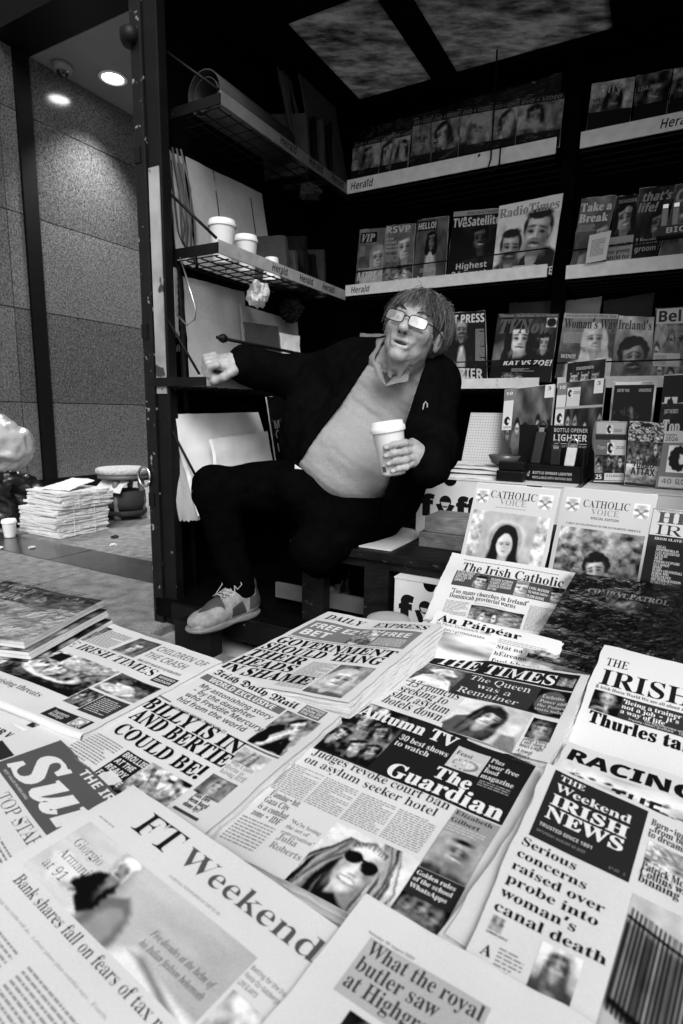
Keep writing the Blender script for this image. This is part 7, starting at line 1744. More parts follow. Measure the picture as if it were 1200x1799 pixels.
# price card and lighter tray on the right middle rack
sh = Sheet(K(1.052, -.022, 1.470), K(1.125, -.022, 1.478), K(1.115, -.020, 1.378), K(1.045, -.020, 1.372)); t = thing('price_card', 'small white printed card clipped to the right middle rack', 'card', K(1.08, -.02, 1.37)); leaf_obj('card', sh, 0, .001, MATS['paper'], t, 2, 2); put_body(sh, t, .15, .2, .85, .8, 6, .15)
t = thing('lighter_tray', 'hanging tray of pocket lighters at the right picture edge', 'tray', K(1.33, -.06, 1.44)); kbox((1.275, -.075, 1.425), (1.42, -.035, 1.455)).build('tray_front', 'plastic_black', t)
for k in range(4): kbox((1.285 + .033 * k, -.068, 1.456), (1.305 + .033 * k, -.052, 1.515), .003).build('pocket_lighter', mat('lighter_body_.2', .2, .3), t); kbox((1.287 + .033 * k, -.066, 1.5155), (1.303 + .033 * k, -.054, 1.528)).build('lighter_cap', 'chrome', t)
sh = Sheet(K(1.275, -.075, 1.455), K(1.42, -.075, 1.455), K(1.42, -.075, 1.425), K(1.275, -.075, 1.425)); put_text(sh, t, 'BIC', 'H', .2, .6, .8, .6, .6, .0, 'print')
o = kbox((-.02, -1.12, .0), (.14, -1.06, .105), .005).build('foot_block', 'kiosk_paint', kio)

# ================================================================== pavement things on the left
def bundle(name, label, a0, a1, b0, b1, z0, n, seed):
    t = thing(name, label, 'newspaper bundle', K((a0 + a1) / 2, (b0 + b1) / 2, z0), group='bundles of newspapers on the pavement'); r = random.Random(seed); z = z0
    for k in range(n):
        h = r.uniform(.010, .016); d = [r.uniform(-.012, .012) for _ in range(4)]
        sh = Sheet(K(a0 + d[0], b1 + d[1], z + h), K(a1 + d[2], b1 + d[3], z + h), K(a1 + d[0], b0 + d[1], z + h), K(a0 + d[2], b0 + d[3], z + h), bump=bumpy(seed + k, .004))
        leaf_obj('newspaper_layer', sh, 0, h * .85, MATS['newsprint'], t, 12, 12, .006, seed + k); z += h
    for b in (b0 + (b1 - b0) * .3, b0 + (b1 - b0) * .7): MB().tube([K(a0 - .012, b, z0 + .004), K(a0 - .014, b, z + .002), K(a1 + .014, b, z + .002), K(a1 + .012, b, z0 + .004)], .002, 5).build('string', 'paper', t)
    return z
za = bundle('newspaper_bundle', 'lower wide bundle of tied newspapers on the pavement by the stool', -2.24, -1.86, -.28, .10, .002, 14, 1)
zb = bundle('newspaper_bundle', 'upper bundle of tied newspapers on top of the lower one', -2.20, -1.84, -.25, .12, za + .002, 8, 30)
sh = Sheet(K(-2.18, .08, zb + .05), K(-1.98, .10, zb + .045), K(-1.86, -.18, zb + .010), K(-2.10, -.22, zb + .010), bump=bumpy(9, .006)); o = leaf_obj('loose_newspaper', sh, 0, .003, MATS['newsprint'], None, 14, 14, .004, 3); tag(o, 'loose folded newspaper lying askew on the bundles', 'newspaper')
t = thing('round_stool', 'low round padded stool with turned dark legs beside the bundles', 'stool', K(-2.13, .46, 0)); c = K(-2.13, .46, 0)
MB().lathe([(0, .335), (.172, .335), (.186, .342), (.190, .358), (.187, .372), (.172, .380), (.08, .383), (0, .383)], c, 40, cap=False).build('seat', mat('stool_cover', .42, .85, .35, 60, .5, fine=(200, .2)), t, True)
mat('stool_wood', .14, .5, .4, 9, .1); MB().lathe([(.13, .30), (.175, .305), (.175, .334), (.13, .334)], c, 32, cap=False).build('seat_ring', 'stool_wood', t, True)
for k in range(4):
    an = k * math.pi / 2 + .5; x, y = -2.13 + .135 * math.cos(an), .46 + .135 * math.sin(an); MB().lathe([(.026, .0), (.03, .03), (.02, .06), (.028, .14), (.018, .2), (.026, .26), (.022, .30)], K(x, y, 0), 16).build('leg', mat('stool_wood', .14, .5, .4, 9, .1), t, True)
MB().lathe([(0, .03), (.16, .03), (.165, .05), (.16, .07), (0, .07)], c, 32, cap=False).build('lower_ring', 'wood_dark', t, True)
MB().lathe([(0, .075), (.15, .075), (.16, .12), (.155, .21), (0, .215)], c, 32, cap=False).build('stored_bundle', mat('stored_cloth', .02, .8), t, True)
sh = Sheet(K(-2.20, .36, .31), K(-2.0, .40, .29), K(-1.985, .30, .22), K(-2.20, .26, .22), bump=bumpy(3, .01)); o = leaf_obj('loose_newspaper', sh, 0, .004, MATS['newsprint'], None, 10, 10, .003, 8); tag(o, 'crumpled newspaper pushed under the stool seat', 'newspaper')
paper_cup('lidded paper cup standing on the dark pavement strip', K(-2.16, -.40, .001), .10, .042, group='cups on the pavement')
# sack and plastic bag at the left picture edge
def sack(name, label, cat, c, rx, ry, rz, m, seed, amp, n=44, fr=2.2, flat=True):
    th, ph = np.meshgrid(np.linspace(0, math.pi, n), np.linspace(0, 2 * math.pi, 2 * n + 1)[:-1], indexing='ij')
    d = np.stack([np.sin(th) * np.cos(ph), np.sin(th) * np.sin(ph), np.cos(th)], -1); k = 1 + amp * (1 - np.abs(fbm(d * fr + seed, 4))) - amp * .6
    v = d * k[..., None] * np.array([rx, ry, rz]); v[..., 2] = np.maximum(v[..., 2], -rz * .92); v = (np.array(c) + v).reshape(-1, 3); F = []; w = 2 * n
    for i in range(n - 1):
        for j in range(w): F.append((i * w + j, (i + 1) * w + j, (i + 1) * w + (j + 1) % w, i * w + (j + 1) % w))
    return tag(mesh_obj(name, v, F, m, None, True), label, cat)
sack('black_sack', 'slumped black sack on the pavement at the left edge', 'sack', K(-2.62, -.22, .19), .30, .24, .21, mat('sack_black', .008, .35), 4, .35)
sack('plastic_bag', 'crumpled translucent plastic bag on top of the black sack', 'bag', K(-2.56, -.22, .56), .24, .20, .20, mat('bag_film', .55, .22, .30, 10, .7, trans=.35), 11, .16, fr=1.6)
t = thing('luggage_strap', 'slanting checked strap over the black sack', 'strap', K(-2.4, -.3, .36)); MB().tube([K(-2.56, -.42, .50), K(-2.47, -.42, .45), K(-2.40, -.42, .385)], .012, 8).build('strap_band', mat('strap_check', .10, .7, .9, 60), t, True)
# litter
for k, (a, b, r_) in enumerate(((-1.45, -.2, .02), (-1.78, -.5, .018), (-1.2, -.1, .012), (-1.62, -.05, .025))):
    blob('litter_scrap', ['small paper scrap on the pavement in front of the stool', 'small paper scrap on the dark strip below the bundles', 'smallest paper scrap near the kiosk post', 'dark leaf scrap beside the bundles'][k], 'litter', K(a, b, .006), r_, 'paper' if k != 3 else 'wood_dark', 40 + k, .8, (1, 1.3, .35), 10)
o = MB().lathe([(0, .001), (.045, .001), (.047, .004), (.04, .005), (0, .004)], K(-1.95, -.62, .001), 24, cap=False).build('cup_lid', 'lid_white'); tag(o, 'flat white cup lid lying on the pavement', 'lid')
# rounded white tub behind the far row of papers
t = thing('white_tub', 'rounded pale tub lid sticking up behind the five-line headline paper', 'tub', K(.835, -1.27, .213)); MB().lathe([(.0, 0), (.045, 0), (.052, .07), (.055, .10), (.050, .112), (.03, .118), (0, .119)], K(.835, -1.27, .213), 32, cap=False).build('tub_body', 'cardboard', t, True)

# ================================================================== newspapers
def fold_edge(sh, t, parent, th, m, side):
    """rounded fold of the whole paper along one side"""
    n = 26; V = []; F = []; k = 7
    for i in range(n + 1):
        w = i / n
        u, v = ((1, w) if side == 'right' else (w, 1) if side == 'bottom' else (w, 0))
        p = sh.P(np.array([u]), np.array([v]), 0.0)[0]
        q = sh.P(np.array([u - .02 * (side == 'right')]), np.array([v - .02 * (side == 'bottom') + .02 * (side == 'top')]), 0.0)[0]
        d = p - q; d = d / np.linalg.norm(d)
        for j in range(k):
            a = math.pi / 2 - math.pi * j / (k - 1); r = th / 2
            V.append(p - sh.n * r + sh.n * r * math.sin(a) + d * r * 1.1 * math.cos(a))
    for i in range(n):
        for j in range(k - 1):
            a = i * k + j; F.append((a, a + 1, a + k + 1, a + k))
    return mesh_obj('fold', V, F, m, parent, True)
def newspaper(key, label, thick=.010, layers=5, seed=0, amp=.0034, curl=(0, 0, 0, 0), fold='right', m='newsprint', cat='newspaper', sc=2.2, name='newspaper', pm=None, res=1.7, prints=True, dz=0.0, shift=(0, 0), group='newspapers laid out on the display table', rag=.0015):
    q, items = PAGES[key]
    q = [np.array(c) + np.array([shift[0], shift[1], dz]) for c in q]
    c = sum(q) / 4
    t = thing(name, label, cat, tuple(c), group=group)
    sh = Sheet(*q, bump=bumpy(seed, amp, curl, sc))
    leaf_obj('front_page', sh, 0.0, .0006, MATS[m], t, 56, 56, rag, seed)
    for k in range(layers):
        o = -.0009 - (k + 1) * (thick - .001) / (layers + 1)
        r = random.Random(seed * 31 + k)
        leaf_obj('inner_page', sh, o, thick / (layers + 1) * .8, MATS[m], t, 16, 16, .003, seed + k + 1, r.uniform(-.008, .004), r.uniform(-.008, .008))
    if fold == 'bottom': fold_edge(sh, t, t, thick, MATS[m], fold)
    if prints: lay_print(sh, t, items, pm, seed, res)
    return t, sh
GRP = 'newspapers laid out on the display table'
newspaper('guardian', 'broadsheet-style paper in the middle, dark masthead band, smiling woman in sunglasses below', thick=.045, layers=10, seed=1, amp=.0045)
newspaper('mail', 'tabloid with blackletter title and huge three-line black headline, left of centre', .052, 12, seed=2, curl=(0, .003, 0, 0))
newspaper('express', 'tabloid with five-line slanting black headline, top paper of the pile nearest the shoe', .045, 12, seed=3, amp=.0045)
newspaper('itimes', 'broadsheet with crowded boat photograph, top of the pile on the left', .012, 5, seed=4, fold='bottom', amp=.0045)
for k in range(3):
    newspaper('itimes', ['broadsheet copy directly beneath the boat photograph paper', 'third broadsheet down in the pile on the left', 'lowest broadsheet in the pile on the left'][k], .011, 4, seed=5 + k, fold='bottom', dz=-.0135 * (k + 1), shift=(-.014 * (k + 1), -.012 * (k + 1)), res=4.0, amp=.002)
newspaper('times', 'tabloid with curled-up right corner and woman leaning on her hand, behind the central paper', .045, 9, seed=9, curl=(0, .004, 0, 0), amp=.0045)
newspaper('racing', 'sports paper with heavy sans title and mud-splash picture, partly covered, right side', .012, 4, seed=12)
newspaper('irishnews', 'paper with dark square masthead and street railings photograph, front right', .020, 6, seed=11, fold=None, amp=.002)
newspaper('sun', 'tabloid with grey title block and big white slanted letters, lower left', .010, 4, seed=14, fold=None)
newspaper('star', 'tabloid edge with bold capitals sticking out at the far left', .010, 3, seed=15, fold=None)
newspaper('ft', 'broadsheet with two-tone serif title and seated man in an armchair, front left corner', .014, 4, seed=13, fold=None, amp=.0035, sc=1.6)
newspaper('royal', 'front paper at the bottom edge with three-line headline on a grey panel', .010, 4, seed=16, fold=None, amp=.0045)
newspaper('field', 'horse-racing weekly with tall serif capitals, upper right edge', .020, 6, seed=17, curl=(0, 0, -.006, 0))
newspaper('paipear', 'paper with accented bold title and seashore picture, under the curled tabloid', .012, 4, seed=18, amp=.0045)
newspaper('catholic', 'religious weekly with large grey serif title, propped on the slope behind', .010, 4, seed=19, amp=.0045)

# magazines leaning on the slope, glossy
def magazine(key, label, thick=.005, seed=0, res=2.2, group='magazines on display', name='magazine', amp=.0006, cat='magazine', leaves=2, m=None):
    q, items = PAGES[key]
    q = [np.array(c) for c in q]
    t = thing(name, label, cat, tuple((q[2] + q[3]) / 2), group=group)
    sh = Sheet(*q, bump=bumpy(seed, amp, (0, 0, 0, 0), 1.5))
    leaf_obj('cover', sh, 0, .0006, m or MATS['cover_stock'], t, 12, 16)
    for k in range(leaves):
        leaf_obj('page_block', sh, -.0009 - k * thick / leaves, thick / leaves * .85, MATS['paper'], t, 5, 6, .0015, seed + k, 0, -.004 * (k + 1))
    lay_print(sh, t, items, GLOSS, seed, res)
    return t, sh
magazine('voice1', 'white-bordered religious magazine with veiled woman painting, propped behind the weekly', seed=21, res=1.8)
magazine('voice2', 'white-bordered religious magazine with curly-haired youth on a hillside', seed=22, res=1.8)
magazine('history', 'history magazine with stacked capital title and white list of contents, right edge', seed=23, res=3)
t, sh_ = magazine('combat', 'dark battle-game magazine sealed in clear film, on the right slope', .012, seed=24, res=2.0, amp=.002)
fs = Sheet(*[sh_.P(np.array([u]), np.array([v]), .0)[0] for u, v in ((-.04, -.03), (1.04, -.03), (1.04, 1.04), (-.04, 1.04))], bump=lambda u, v: .004 + .0035 * fbm(np.concatenate([u * 7, v * 5, u * 0 + 4.4], -1), 3)[..., None] ** 2)
uu, vv = np.meshgrid(np.linspace(0, 1, 41), np.linspace(0, 1, 41))
mesh_obj('clear_wrapper', fs.P(uu, vv).reshape(-1, 3), grid_faces(40, 40), 'clear_film', t, True)
# second wrapped copy below it
q0 = PAGES['combat'][0]
PAGES['combat2'] = ([[c[0] - .028, c[1] - .045, c[2] - .030] for c in q0], [PAGES['combat'][1][0]])
magazine('combat2', 'wrapped dark magazine sticking out beneath the battle-game magazine', .016, seed=25, res=3.5, amp=.0045)
t, sh_ = magazine('gold', 'glossy card-collector magazine in film on top of the far left pile', .014, seed=26, res=2.2, amp=.0045)
fs = Sheet(*[sh_.P(np.array([u]), np.array([v]), .0)[0] for u, v in ((-.03, -.03), (1.03, -.03), (1.03, 1.04), (-.03, 1.04))], bump=lambda u, v: .004 + .003 * fbm(np.concatenate([u * 7, v * 5, u * 0 + 2.4], -1), 3)[..., None] ** 2)
mesh_obj('clear_wrapper', fs.P(uu, vv).reshape(-1, 3), grid_faces(40, 40), 'clear_film', t, True)
for k in range(2):
    PAGES['gold%d' % k] = ([[c[0] + .010 * (k + 1), c[1] - .004 * (k + 1), c[2] - .019 * (k + 1)] for c in PAGES['gold'][0]], [('p', 0, 0, 1, 1, ('crowd', 2, 4, .05, .6, 3 + k))])
    magazine('gold%d' % k, ['wrapped magazine second from the top of the far left pile', 'thick wrapped magazine bundle at the bottom of the far left pile'][k], (.015, .06)[k], seed=27 + k, res=4, amp=.0045, m=MATS['plastic_black'], leaves=(2, 8)[k])

RACK = 'magazines standing on the wire racks'
MAGL = {
 'adult_a': 'bagged magazine at the left end of the top back shelf, dark-haired face on it', 'adult_b': 'narrow visible bagged magazine, second on the top back shelf', 'adult_c': 'bagged magazine, third from the left on the top back shelf', 'adult_d': 'bagged magazine, fourth from the left on the top back shelf', 'adult_e': 'bagged magazine, fifth from the left on the top back shelf', 'adult_f': 'pale bagged magazine, sixth on the top back shelf', 'adult_g': 'bagged magazine just left of the hanging cord, top back shelf', 'adult_h': 'widest bagged magazine at the right end of the top back shelf',
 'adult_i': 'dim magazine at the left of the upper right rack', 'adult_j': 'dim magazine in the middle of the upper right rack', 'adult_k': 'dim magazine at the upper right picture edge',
 'vip': 'celebrity magazine with three-letter white title in a black box, middle shelf corner', 'rsvp': 'celebrity magazine with smiling man, second on the middle shelf', 'hello': 'celebrity magazine with standing woman and boxed white title', 'tvsat': 'television guide with a shadowed man\'s face and big white headline', 'radio': 'listings magazine with two men on a white cover, end of the middle shelf',
 'take': 'weekly with bold two-line white title on the right middle rack', 'seaside': 'weekly with smiling dark-haired woman on the right middle rack', 'thats': 'weekly with slanted grey title on the right middle rack', 'chat': 'weekly cut by the right picture edge on the middle rack',
 'hotpress': 'music paper with long-haired man in a dark coat, beside the seller\'s head', 'tvnow': 'soap magazine with pale-faced dark-haired woman on the lower shelf', 'woman': 'women\'s weekly with smiling blonde woman on the lower rack', 'ireland': 'weekly with drawn portrait of a moustached man', 'bella': 'weekly with big black title on white, lower rack right edge'}
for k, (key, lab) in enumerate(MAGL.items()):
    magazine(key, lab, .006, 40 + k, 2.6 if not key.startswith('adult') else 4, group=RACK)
CARDL = {'topps_a': 'tall football card carton with plain grey front behind the lighter display', 'topps_b': 'tall football card carton with white label panel, next to the lighter display', 'stacked': 'card carton with three small player pictures sticking up behind', 'heroes': 'white-bordered comic card carton with a dark crowded picture', 'top_trumps': 'dark card-game box with white serif title at the right edge', 'red_tiger': 'dark card carton standing behind the card-game box', 'topps_pack': 'hanging football card blister with three players, right of the lighter display', 'racing_pack': 'glittery motor-racing card packet', 'topps_box': 'football card tin box with large lion-head emblem at the right edge'}
for k, (key, lab) in enumerate(CARDL.items()):
    magazine(key, lab, .03 if key in ('topps_a', 'topps_b', 'stacked', 'top_trumps', 'topps_box', 'heroes', 'red_tiger') else .012, 80 + k, 1.8, group='trading card packs on the boxes', name='card_pack', cat='card pack', leaves=1, amp=.0003)

# ================================================================== the newspaper seller: smooth-blended volumes turned into one skin
def unit_vec(v): v = np.asarray(v, float); return v / np.linalg.norm(v)
class Vol:
    """list of rounded volumes, blended in order; field < 0 inside"""
    def __init__(s): s.p = []
    def cap(s, a, b, r0, r1=None, k=.02, sub=False):
        a, b = np.array(a, float), np.array(b, float); r1 = r0 if r1 is None else r1
        s.p.append(('c', a, b, r0, r1, k, sub, (a + b) / 2, np.linalg.norm(b - a) / 2 + max(r0, r1))); return s
    def ell(s, c, r, M=None, k=.02, sub=False):
        c = np.array(c, float); r = np.array(r, float)
        s.p.append(('e', c, r, np.eye(3) if M is None else M, None, k, sub, c, r.max())); return s
    def cut(s, n, d):          # remove the side where n.x > d
        s.p.append(('h', unit_vec(n), d, None, None, 0, True, None, 1e9)); return s
    def prim(s, q, P):
        if q[0] == 'c':
            ab = q[2] - q[1]; t = np.clip(((P - q[1]) @ ab) / (ab @ ab + 1e-12), 0, 1)
            return np.linalg.norm(P - q[1] - t[:, None] * ab, axis=1) - (q[3] + (q[4] - q[3]) * t)
        if q[0] == 'e':
            L = (P - q[1]) @ q[3]; k0 = np.linalg.norm(L / q[2], axis=1); k1 = np.linalg.norm(L / q[2] ** 2, axis=1)
            return k0 * (k0 - 1) / (k1 + 1e-9)
        return q[2] - P @ q[1]
    def field(s, P, sel=None):
        d = np.full(len(P), 1.0)
        for q in (s.p if sel is None else sel):
            e = s.prim(q, P); k = q[5]
            if q[6]:
                e = -e
                if k > 0:
                    h = np.maximum(k - np.abs(d - e), 0) / k; d = np.maximum(d, e) + h * h * k * .25
                else: d = np.maximum(d, e)
            else:
                h = np.maximum(k - np.abs(d - e), 0) / k; d = np.minimum(d, e) - h * h * k * .25
        return d
    def near(s, c, rad): return [q for q in s.p if q[0] == 'h' or np.linalg.norm(c - q[7]) < q[8] + rad + q[5] + .012]
def grow(vol, lo, hi, h, off=0.0, noise=None):
    """turn a volume into a smooth quad skin (surface nets); off thickens it, noise(P) adds folds"""
    lo = np.array(lo, float); n = np.ceil((np.array(hi) - lo) / h / 8).astype(int) * 8; D = np.empty(n + 1, np.float32)
    nb = n // 8; bi = np.stack(np.meshgrid(*[np.arange(k) for k in nb], indexing='ij'), -1).reshape(-1, 3)
    cen = lo + (bi * 8 + 4) * h; f = vol.field(cen) - off; rad = 4 * h * 1.75
    D[...] = np.repeat(np.repeat(np.repeat(np.pad(f.reshape(nb), ((0, 1),) * 3, mode='edge'), 8, 0), 8, 1), 8, 2)[:n[0] + 1, :n[1] + 1, :n[2] + 1]
    g = np.stack(np.meshgrid(*[np.arange(9)] * 3, indexing='ij'), -1).reshape(-1, 3)
    for b, c, v in zip(bi, cen, f):
        if abs(v) > rad * 1.2 + .014: continue
        P = lo + (b * 8 + g) * h; e = vol.field(P, vol.near(c, rad + abs(off))) - off
        if noise is not None: e = e + noise(P)
        D[b[0] * 8:b[0] * 8 + 9, b[1] * 8:b[1] * 8 + 9, b[2] * 8:b[2] * 8 + 9] = e.reshape(9, 9, 9)
    I = D < 0; m = n
    cnt = np.zeros(m, np.int8)
    for dx in (0, 1):
        for dy in (0, 1):
            for dz in (0, 1): cnt += I[dx:dx + m[0], dy:dy + m[1], dz:dz + m[2]]
    act = np.argwhere((cnt > 0) & (cnt < 8)); idx = np.full(m, -1, np.int32); idx[act[:, 0], act[:, 1], act[:, 2]] = np.arange(len(act))
    acc = np.zeros((len(act), 3)); w = np.zeros(len(act))
    for ax in range(3):
        o1, o2 = [k for k in range(3) if k != ax]
        for i in (0, 1):
            for j in (0, 1):
                p0 = act.copy(); p0[:, o1] += i; p0[:, o2] += j; p1 = p0.copy(); p1[:, ax] += 1
                v0 = D[p0[:, 0], p0[:, 1], p0[:, 2]]; v1 = D[p1[:, 0], p1[:, 1], p1[:, 2]]; ok = (v0 < 0) != (v1 < 0)
                t = np.where(ok, v0 / np.where(ok, v0 - v1, 1), 0); q = p0.astype(float); q[:, ax] += t; acc[ok] += q[ok]; w[ok] += 1
    V = lo + acc / w[:, None] * h; F = []
    for ax in range(3):
        o1, o2 = (ax + 1) % 3, (ax + 2) % 3; sl0 = [slice(None)] * 3; sl1 = [slice(None)] * 3; sl0[ax] = slice(0, -1); sl1[ax] = slice(1, None)
        a, b = I[tuple(sl0)], I[tuple(sl1)]; e = np.argwhere(a != b)
        e = e[(e[:, o1] > 0) & (e[:, o2] > 0) & (e[:, o1] < m[o1]) & (e[:, o2] < m[o2])]
        def cell(d1, d2):
            c = e.copy(); c[:, o1] -= d1; c[:, o2] -= d2; return idx[c[:, 0], c[:, 1], c[:, 2]]
        q = np.stack([cell(1, 1), cell(0, 1), cell(0, 0), cell(1, 0)], 1); fl = ~a[e[:, 0], e[:, 1], e[:, 2]]; q[fl] = q[fl][:, ::-1]; F.append(q[(q >= 0).all(1)])
    return V, np.vstack(F)
SELLER = thing('person', 'seated newspaper seller in open black jacket, pale V-neck sweater and glasses, holding a white cup', 'person', K(.45, -.66, .38))

# ---- joints (metres, world)
hip_r = np.array([-.06, 1.985, .545]); hip_l = np.array([.115, 1.97, .46]); pelvis = np.array([.03, 2.00, .49])
belly = np.array([.015, 1.90, .655]); chest = np.array([.125, 1.93, .83]); neck = np.array([.165, 1.875, .955])
sh_r = np.array([.015, 1.985, .945]); sh_l = np.array([.278, 1.86, .895])
el_r = np.array([-.165, 2.12, .925]); wr_r = np.array([-.365, 2.025, .965])
el_l = np.array([.266, 1.745, .690]); wr_l = np.array([.235, 1.565, .655])
kn_r = np.array([-.42, 1.845, .555]); an_r = np.array([-.345, 1.885, .195])
kn_l = np.array([-.085, 1.73, .375]); an_l = np.array([-.03, 2.10, .21])
# ---- head frame
HC = np.array([.209, 1.765, 1.050])
hf = unit_vec([-.30, -.93, .13]); hu = np.array([0, 0, 1.0]); hu = unit_vec(hu - hf * (hu @ hf)); hr = np.cross(hf, hu)   # hr: his left
hr = -hr if hr[0] < 0 else hr
_c, _s = math.cos(R(19)), math.sin(R(19)); hu, hr = unit_vec(hu * _c + hr * _s), unit_vec(hr * _c - hu * _s)
HM = np.stack([hr, hf, hu], 1)         # columns: his left, forward, up
def HP(x, y, z): return HC + hr * x + hf * y + hu * z

def torso(v, k=.07):
    v.ell(pelvis, (.165, .14, .12), None, k).ell(belly, (.165, .15, .165), None, k)
    v.ell(belly + np.array([.0, -.062, -.02]), (.105, .08, .11), None, k)
    ax = unit_vec(chest - belly); v.ell(chest, (.150, .115, .155), None, k); v.cap(sh_r, sh_l, .062, .062, k); v.cap(chest, neck, .10, .065, k)
def limbs(v, arms=True, legs=True):
    if arms:
        v.cap(sh_r, el_r, .058, .046, .04).cap(el_r, wr_r, .045, .031, .03).cap(sh_l, el_l, .058, .047, .04).cap(el_l, wr_l, .046, .031, .03)
    if legs:
        v.cap(hip_r, kn_r, .098, .054, .05).cap(kn_r, an_r, .052, .040, .03).cap(hip_l, kn_l, .088, .056, .05).cap(kn_l, an_l, .060, .042, .03)
body = Vol(); torso(body); limbs(body)
for an, to in ((an_r, np.array([-.45, 1.74, .125])), (an_l, np.array([-.08, 1.98, .125]))): body.cap(an, to, .04, .028, .02)
# neck, head
body.cap(neck, HP(0, -.02, -.07), .066, .058, .04); body.cap(neck + np.array([-.01, -.045, .0]), HP(0, .014, -.100), .040, .036, .03)
H = []
body.ell(HP(0, -.022, .030), (.076, .096, .086), HM, .03).ell(HP(0, .018, -.030), (.062, .074, .084), HM, .02)
body.ell(HP(0, .032, -.076), (.048, .052, .032), HM, .02)
for sx in (-1, 1):
    body.ell(HP(sx * .038, .026, -.060), (.020, .036, .026), HM, .018)                 # jowl
    body.ell(HP(sx * .042, .062, -.022), (.024, .024, .024), HM, .022)                # cheek
    body.ell(HP(sx * .079, -.014, -.010), (.011, .021, .034), HM, .006)               # ear
    body.ell(HP(sx * .092, -.008, -.008), (.009, .012, .020), HM, .006, True)
body.cap(HP(-.036, .083, .022), HP(.036, .083, .022), .012, .012, .015)
for sx in (-1, 1): body.ell(HP(sx * .031, .103, .004), (.019, .016, .014), HM, .012, True); body.ell(HP(sx * .031, .079, .004), (.0145, .0135, .0125), HM, .004); body.cap(HP(sx * .019, .091, -.013), HP(sx * .044, .084, -.012), .006, .005, .008)
body.cap(HP(0, .090, .014), HP(0, .113, -.026), .0090, .0150, .010)
for sx in (-1, 1): body.ell(HP(sx * .0135, .100, -.031), (.0105, .012, .0095), HM, .006); body.ell(HP(sx * .0085, .110, -.0400), (.0052, .0075, .0050), HM, .002, True)
body.ell(HP(0, .084, -.056), (.032, .014, .022), HM, .014)
body.ell(HP(0, .0945, -.0565), (.027, .0065, .0045), HM, .006).ell(HP(0, .0915, -.0745), (.024, .008, .0060), HM, .006)
body.ell(HP(0, .101, -.0655), (.0255, .017, .0046), HM, .002, True)
body.ell(HP(0, .076, -.098), (.027, .021, .018), HM, .016)
for sx in (-1, 1):
    body.cap(HP(sx * .019, .105, -.027), HP(sx * .038, .088, -.066), .0050, .0050, .007, True)     # fold nose to mouth
    body.cap(HP(sx * .038, .086, -.068), HP(sx * .040, .070, -.105), .0040, .003, .007, True)
    body.cap(HP(sx * .022, .098, -.024), HP(sx * .046, .082, -.021), .0020, .0016, .008, True)      # bag under the eye
    for k_ in range(3): body.cap(HP(sx * .052, .072, .010 - .007 * k_), HP(sx * .064, .050, .016 - .014 * k_), .0016, .0014, .004, True)
for k_, z_ in enumerate((-.112, -.124, -.137, -.150)): body.cap(HP(-.050, .026 - .010 * k_, z_ + .006), HP(.050, .026 - .010 * k_, z_), .0050, .0050, .006, True)
body.cap(HP(-.018, .050, -.108), HP(-.012, .012, -.165), .005, .005, .014); body.cap(HP(.020, .040, -.112), HP(.016, .006, -.165), .005, .005, .014)
for z_ in (.046, .057, .068): body.cap(HP(-.034, .093 - (z_ - .046) * .7, z_), HP(.034, .093 - (z_ - .046) * .7, z_ + .002), .0022, .0022, .004, True)
# ---- left hand round the cup
CUP_B = np.array([.142, 1.553, .6385]); CUP_AX = unit_vec([-.17, -.02, .98]); CUP_H, CUP_R = .128, .045
cside = unit_vec(np.cross(CUP_AX, [0, 1, 0])); cside = cside if cside[0] > 0 else -cside; cfront = unit_vec(np.cross(cside, CUP_AX)); cfront = cfront if cfront[1] < 0 else -cfront
def cupr(h): return CUP_R * (.70 + .28 * h / CUP_H)
def CP(h, ang, ex): return CUP_B + CUP_AX * h + (cside * math.cos(R(ang)) + cfront * math.sin(R(ang))) * (cupr(h) + ex)
palm_l = CP(.048, -8, .026)
body.cap(wr_l, palm_l + CUP_AX * -.004 + cside * .012, .029, .026, .02)
body.ell(palm_l, (.024, .034, .042), np.stack([cside, cfront, CUP_AX], 1), .018)
for i_, h_ in enumerate((.083, .061, .039, .018)):
    L = (1.0, 1.08, 1.02, .86)[i_]; rr = (.0095, .0098, .0094, .0082)[i_]
    pts = [CP(h_ * .75 + .012, 8, .022), CP(h_, 42, .012), CP(h_ + .001, 42 + 38 * L, .0085), CP(h_ - .003, 42 + 66 * L, .0075)]
    for a_, b_, r0_, r1_ in zip(pts[:-1], pts[1:], (rr * 1.12, rr * 1.05, rr), (rr * 1.05, rr, rr * .86)): body.cap(a_, b_, r0_, r1_, .004)
pts = [CP(.05, -25, .024), CP(.075, -55, .014), CP(.090, -92, .0105), CP(.094, -118, .0095)]
for a_, b_, r0_, r1_ in zip(pts[:-1], pts[1:], (.015, .0115, .0105), (.0115, .0105, .009)): body.cap(a_, b_, r0_, r1_, .006)
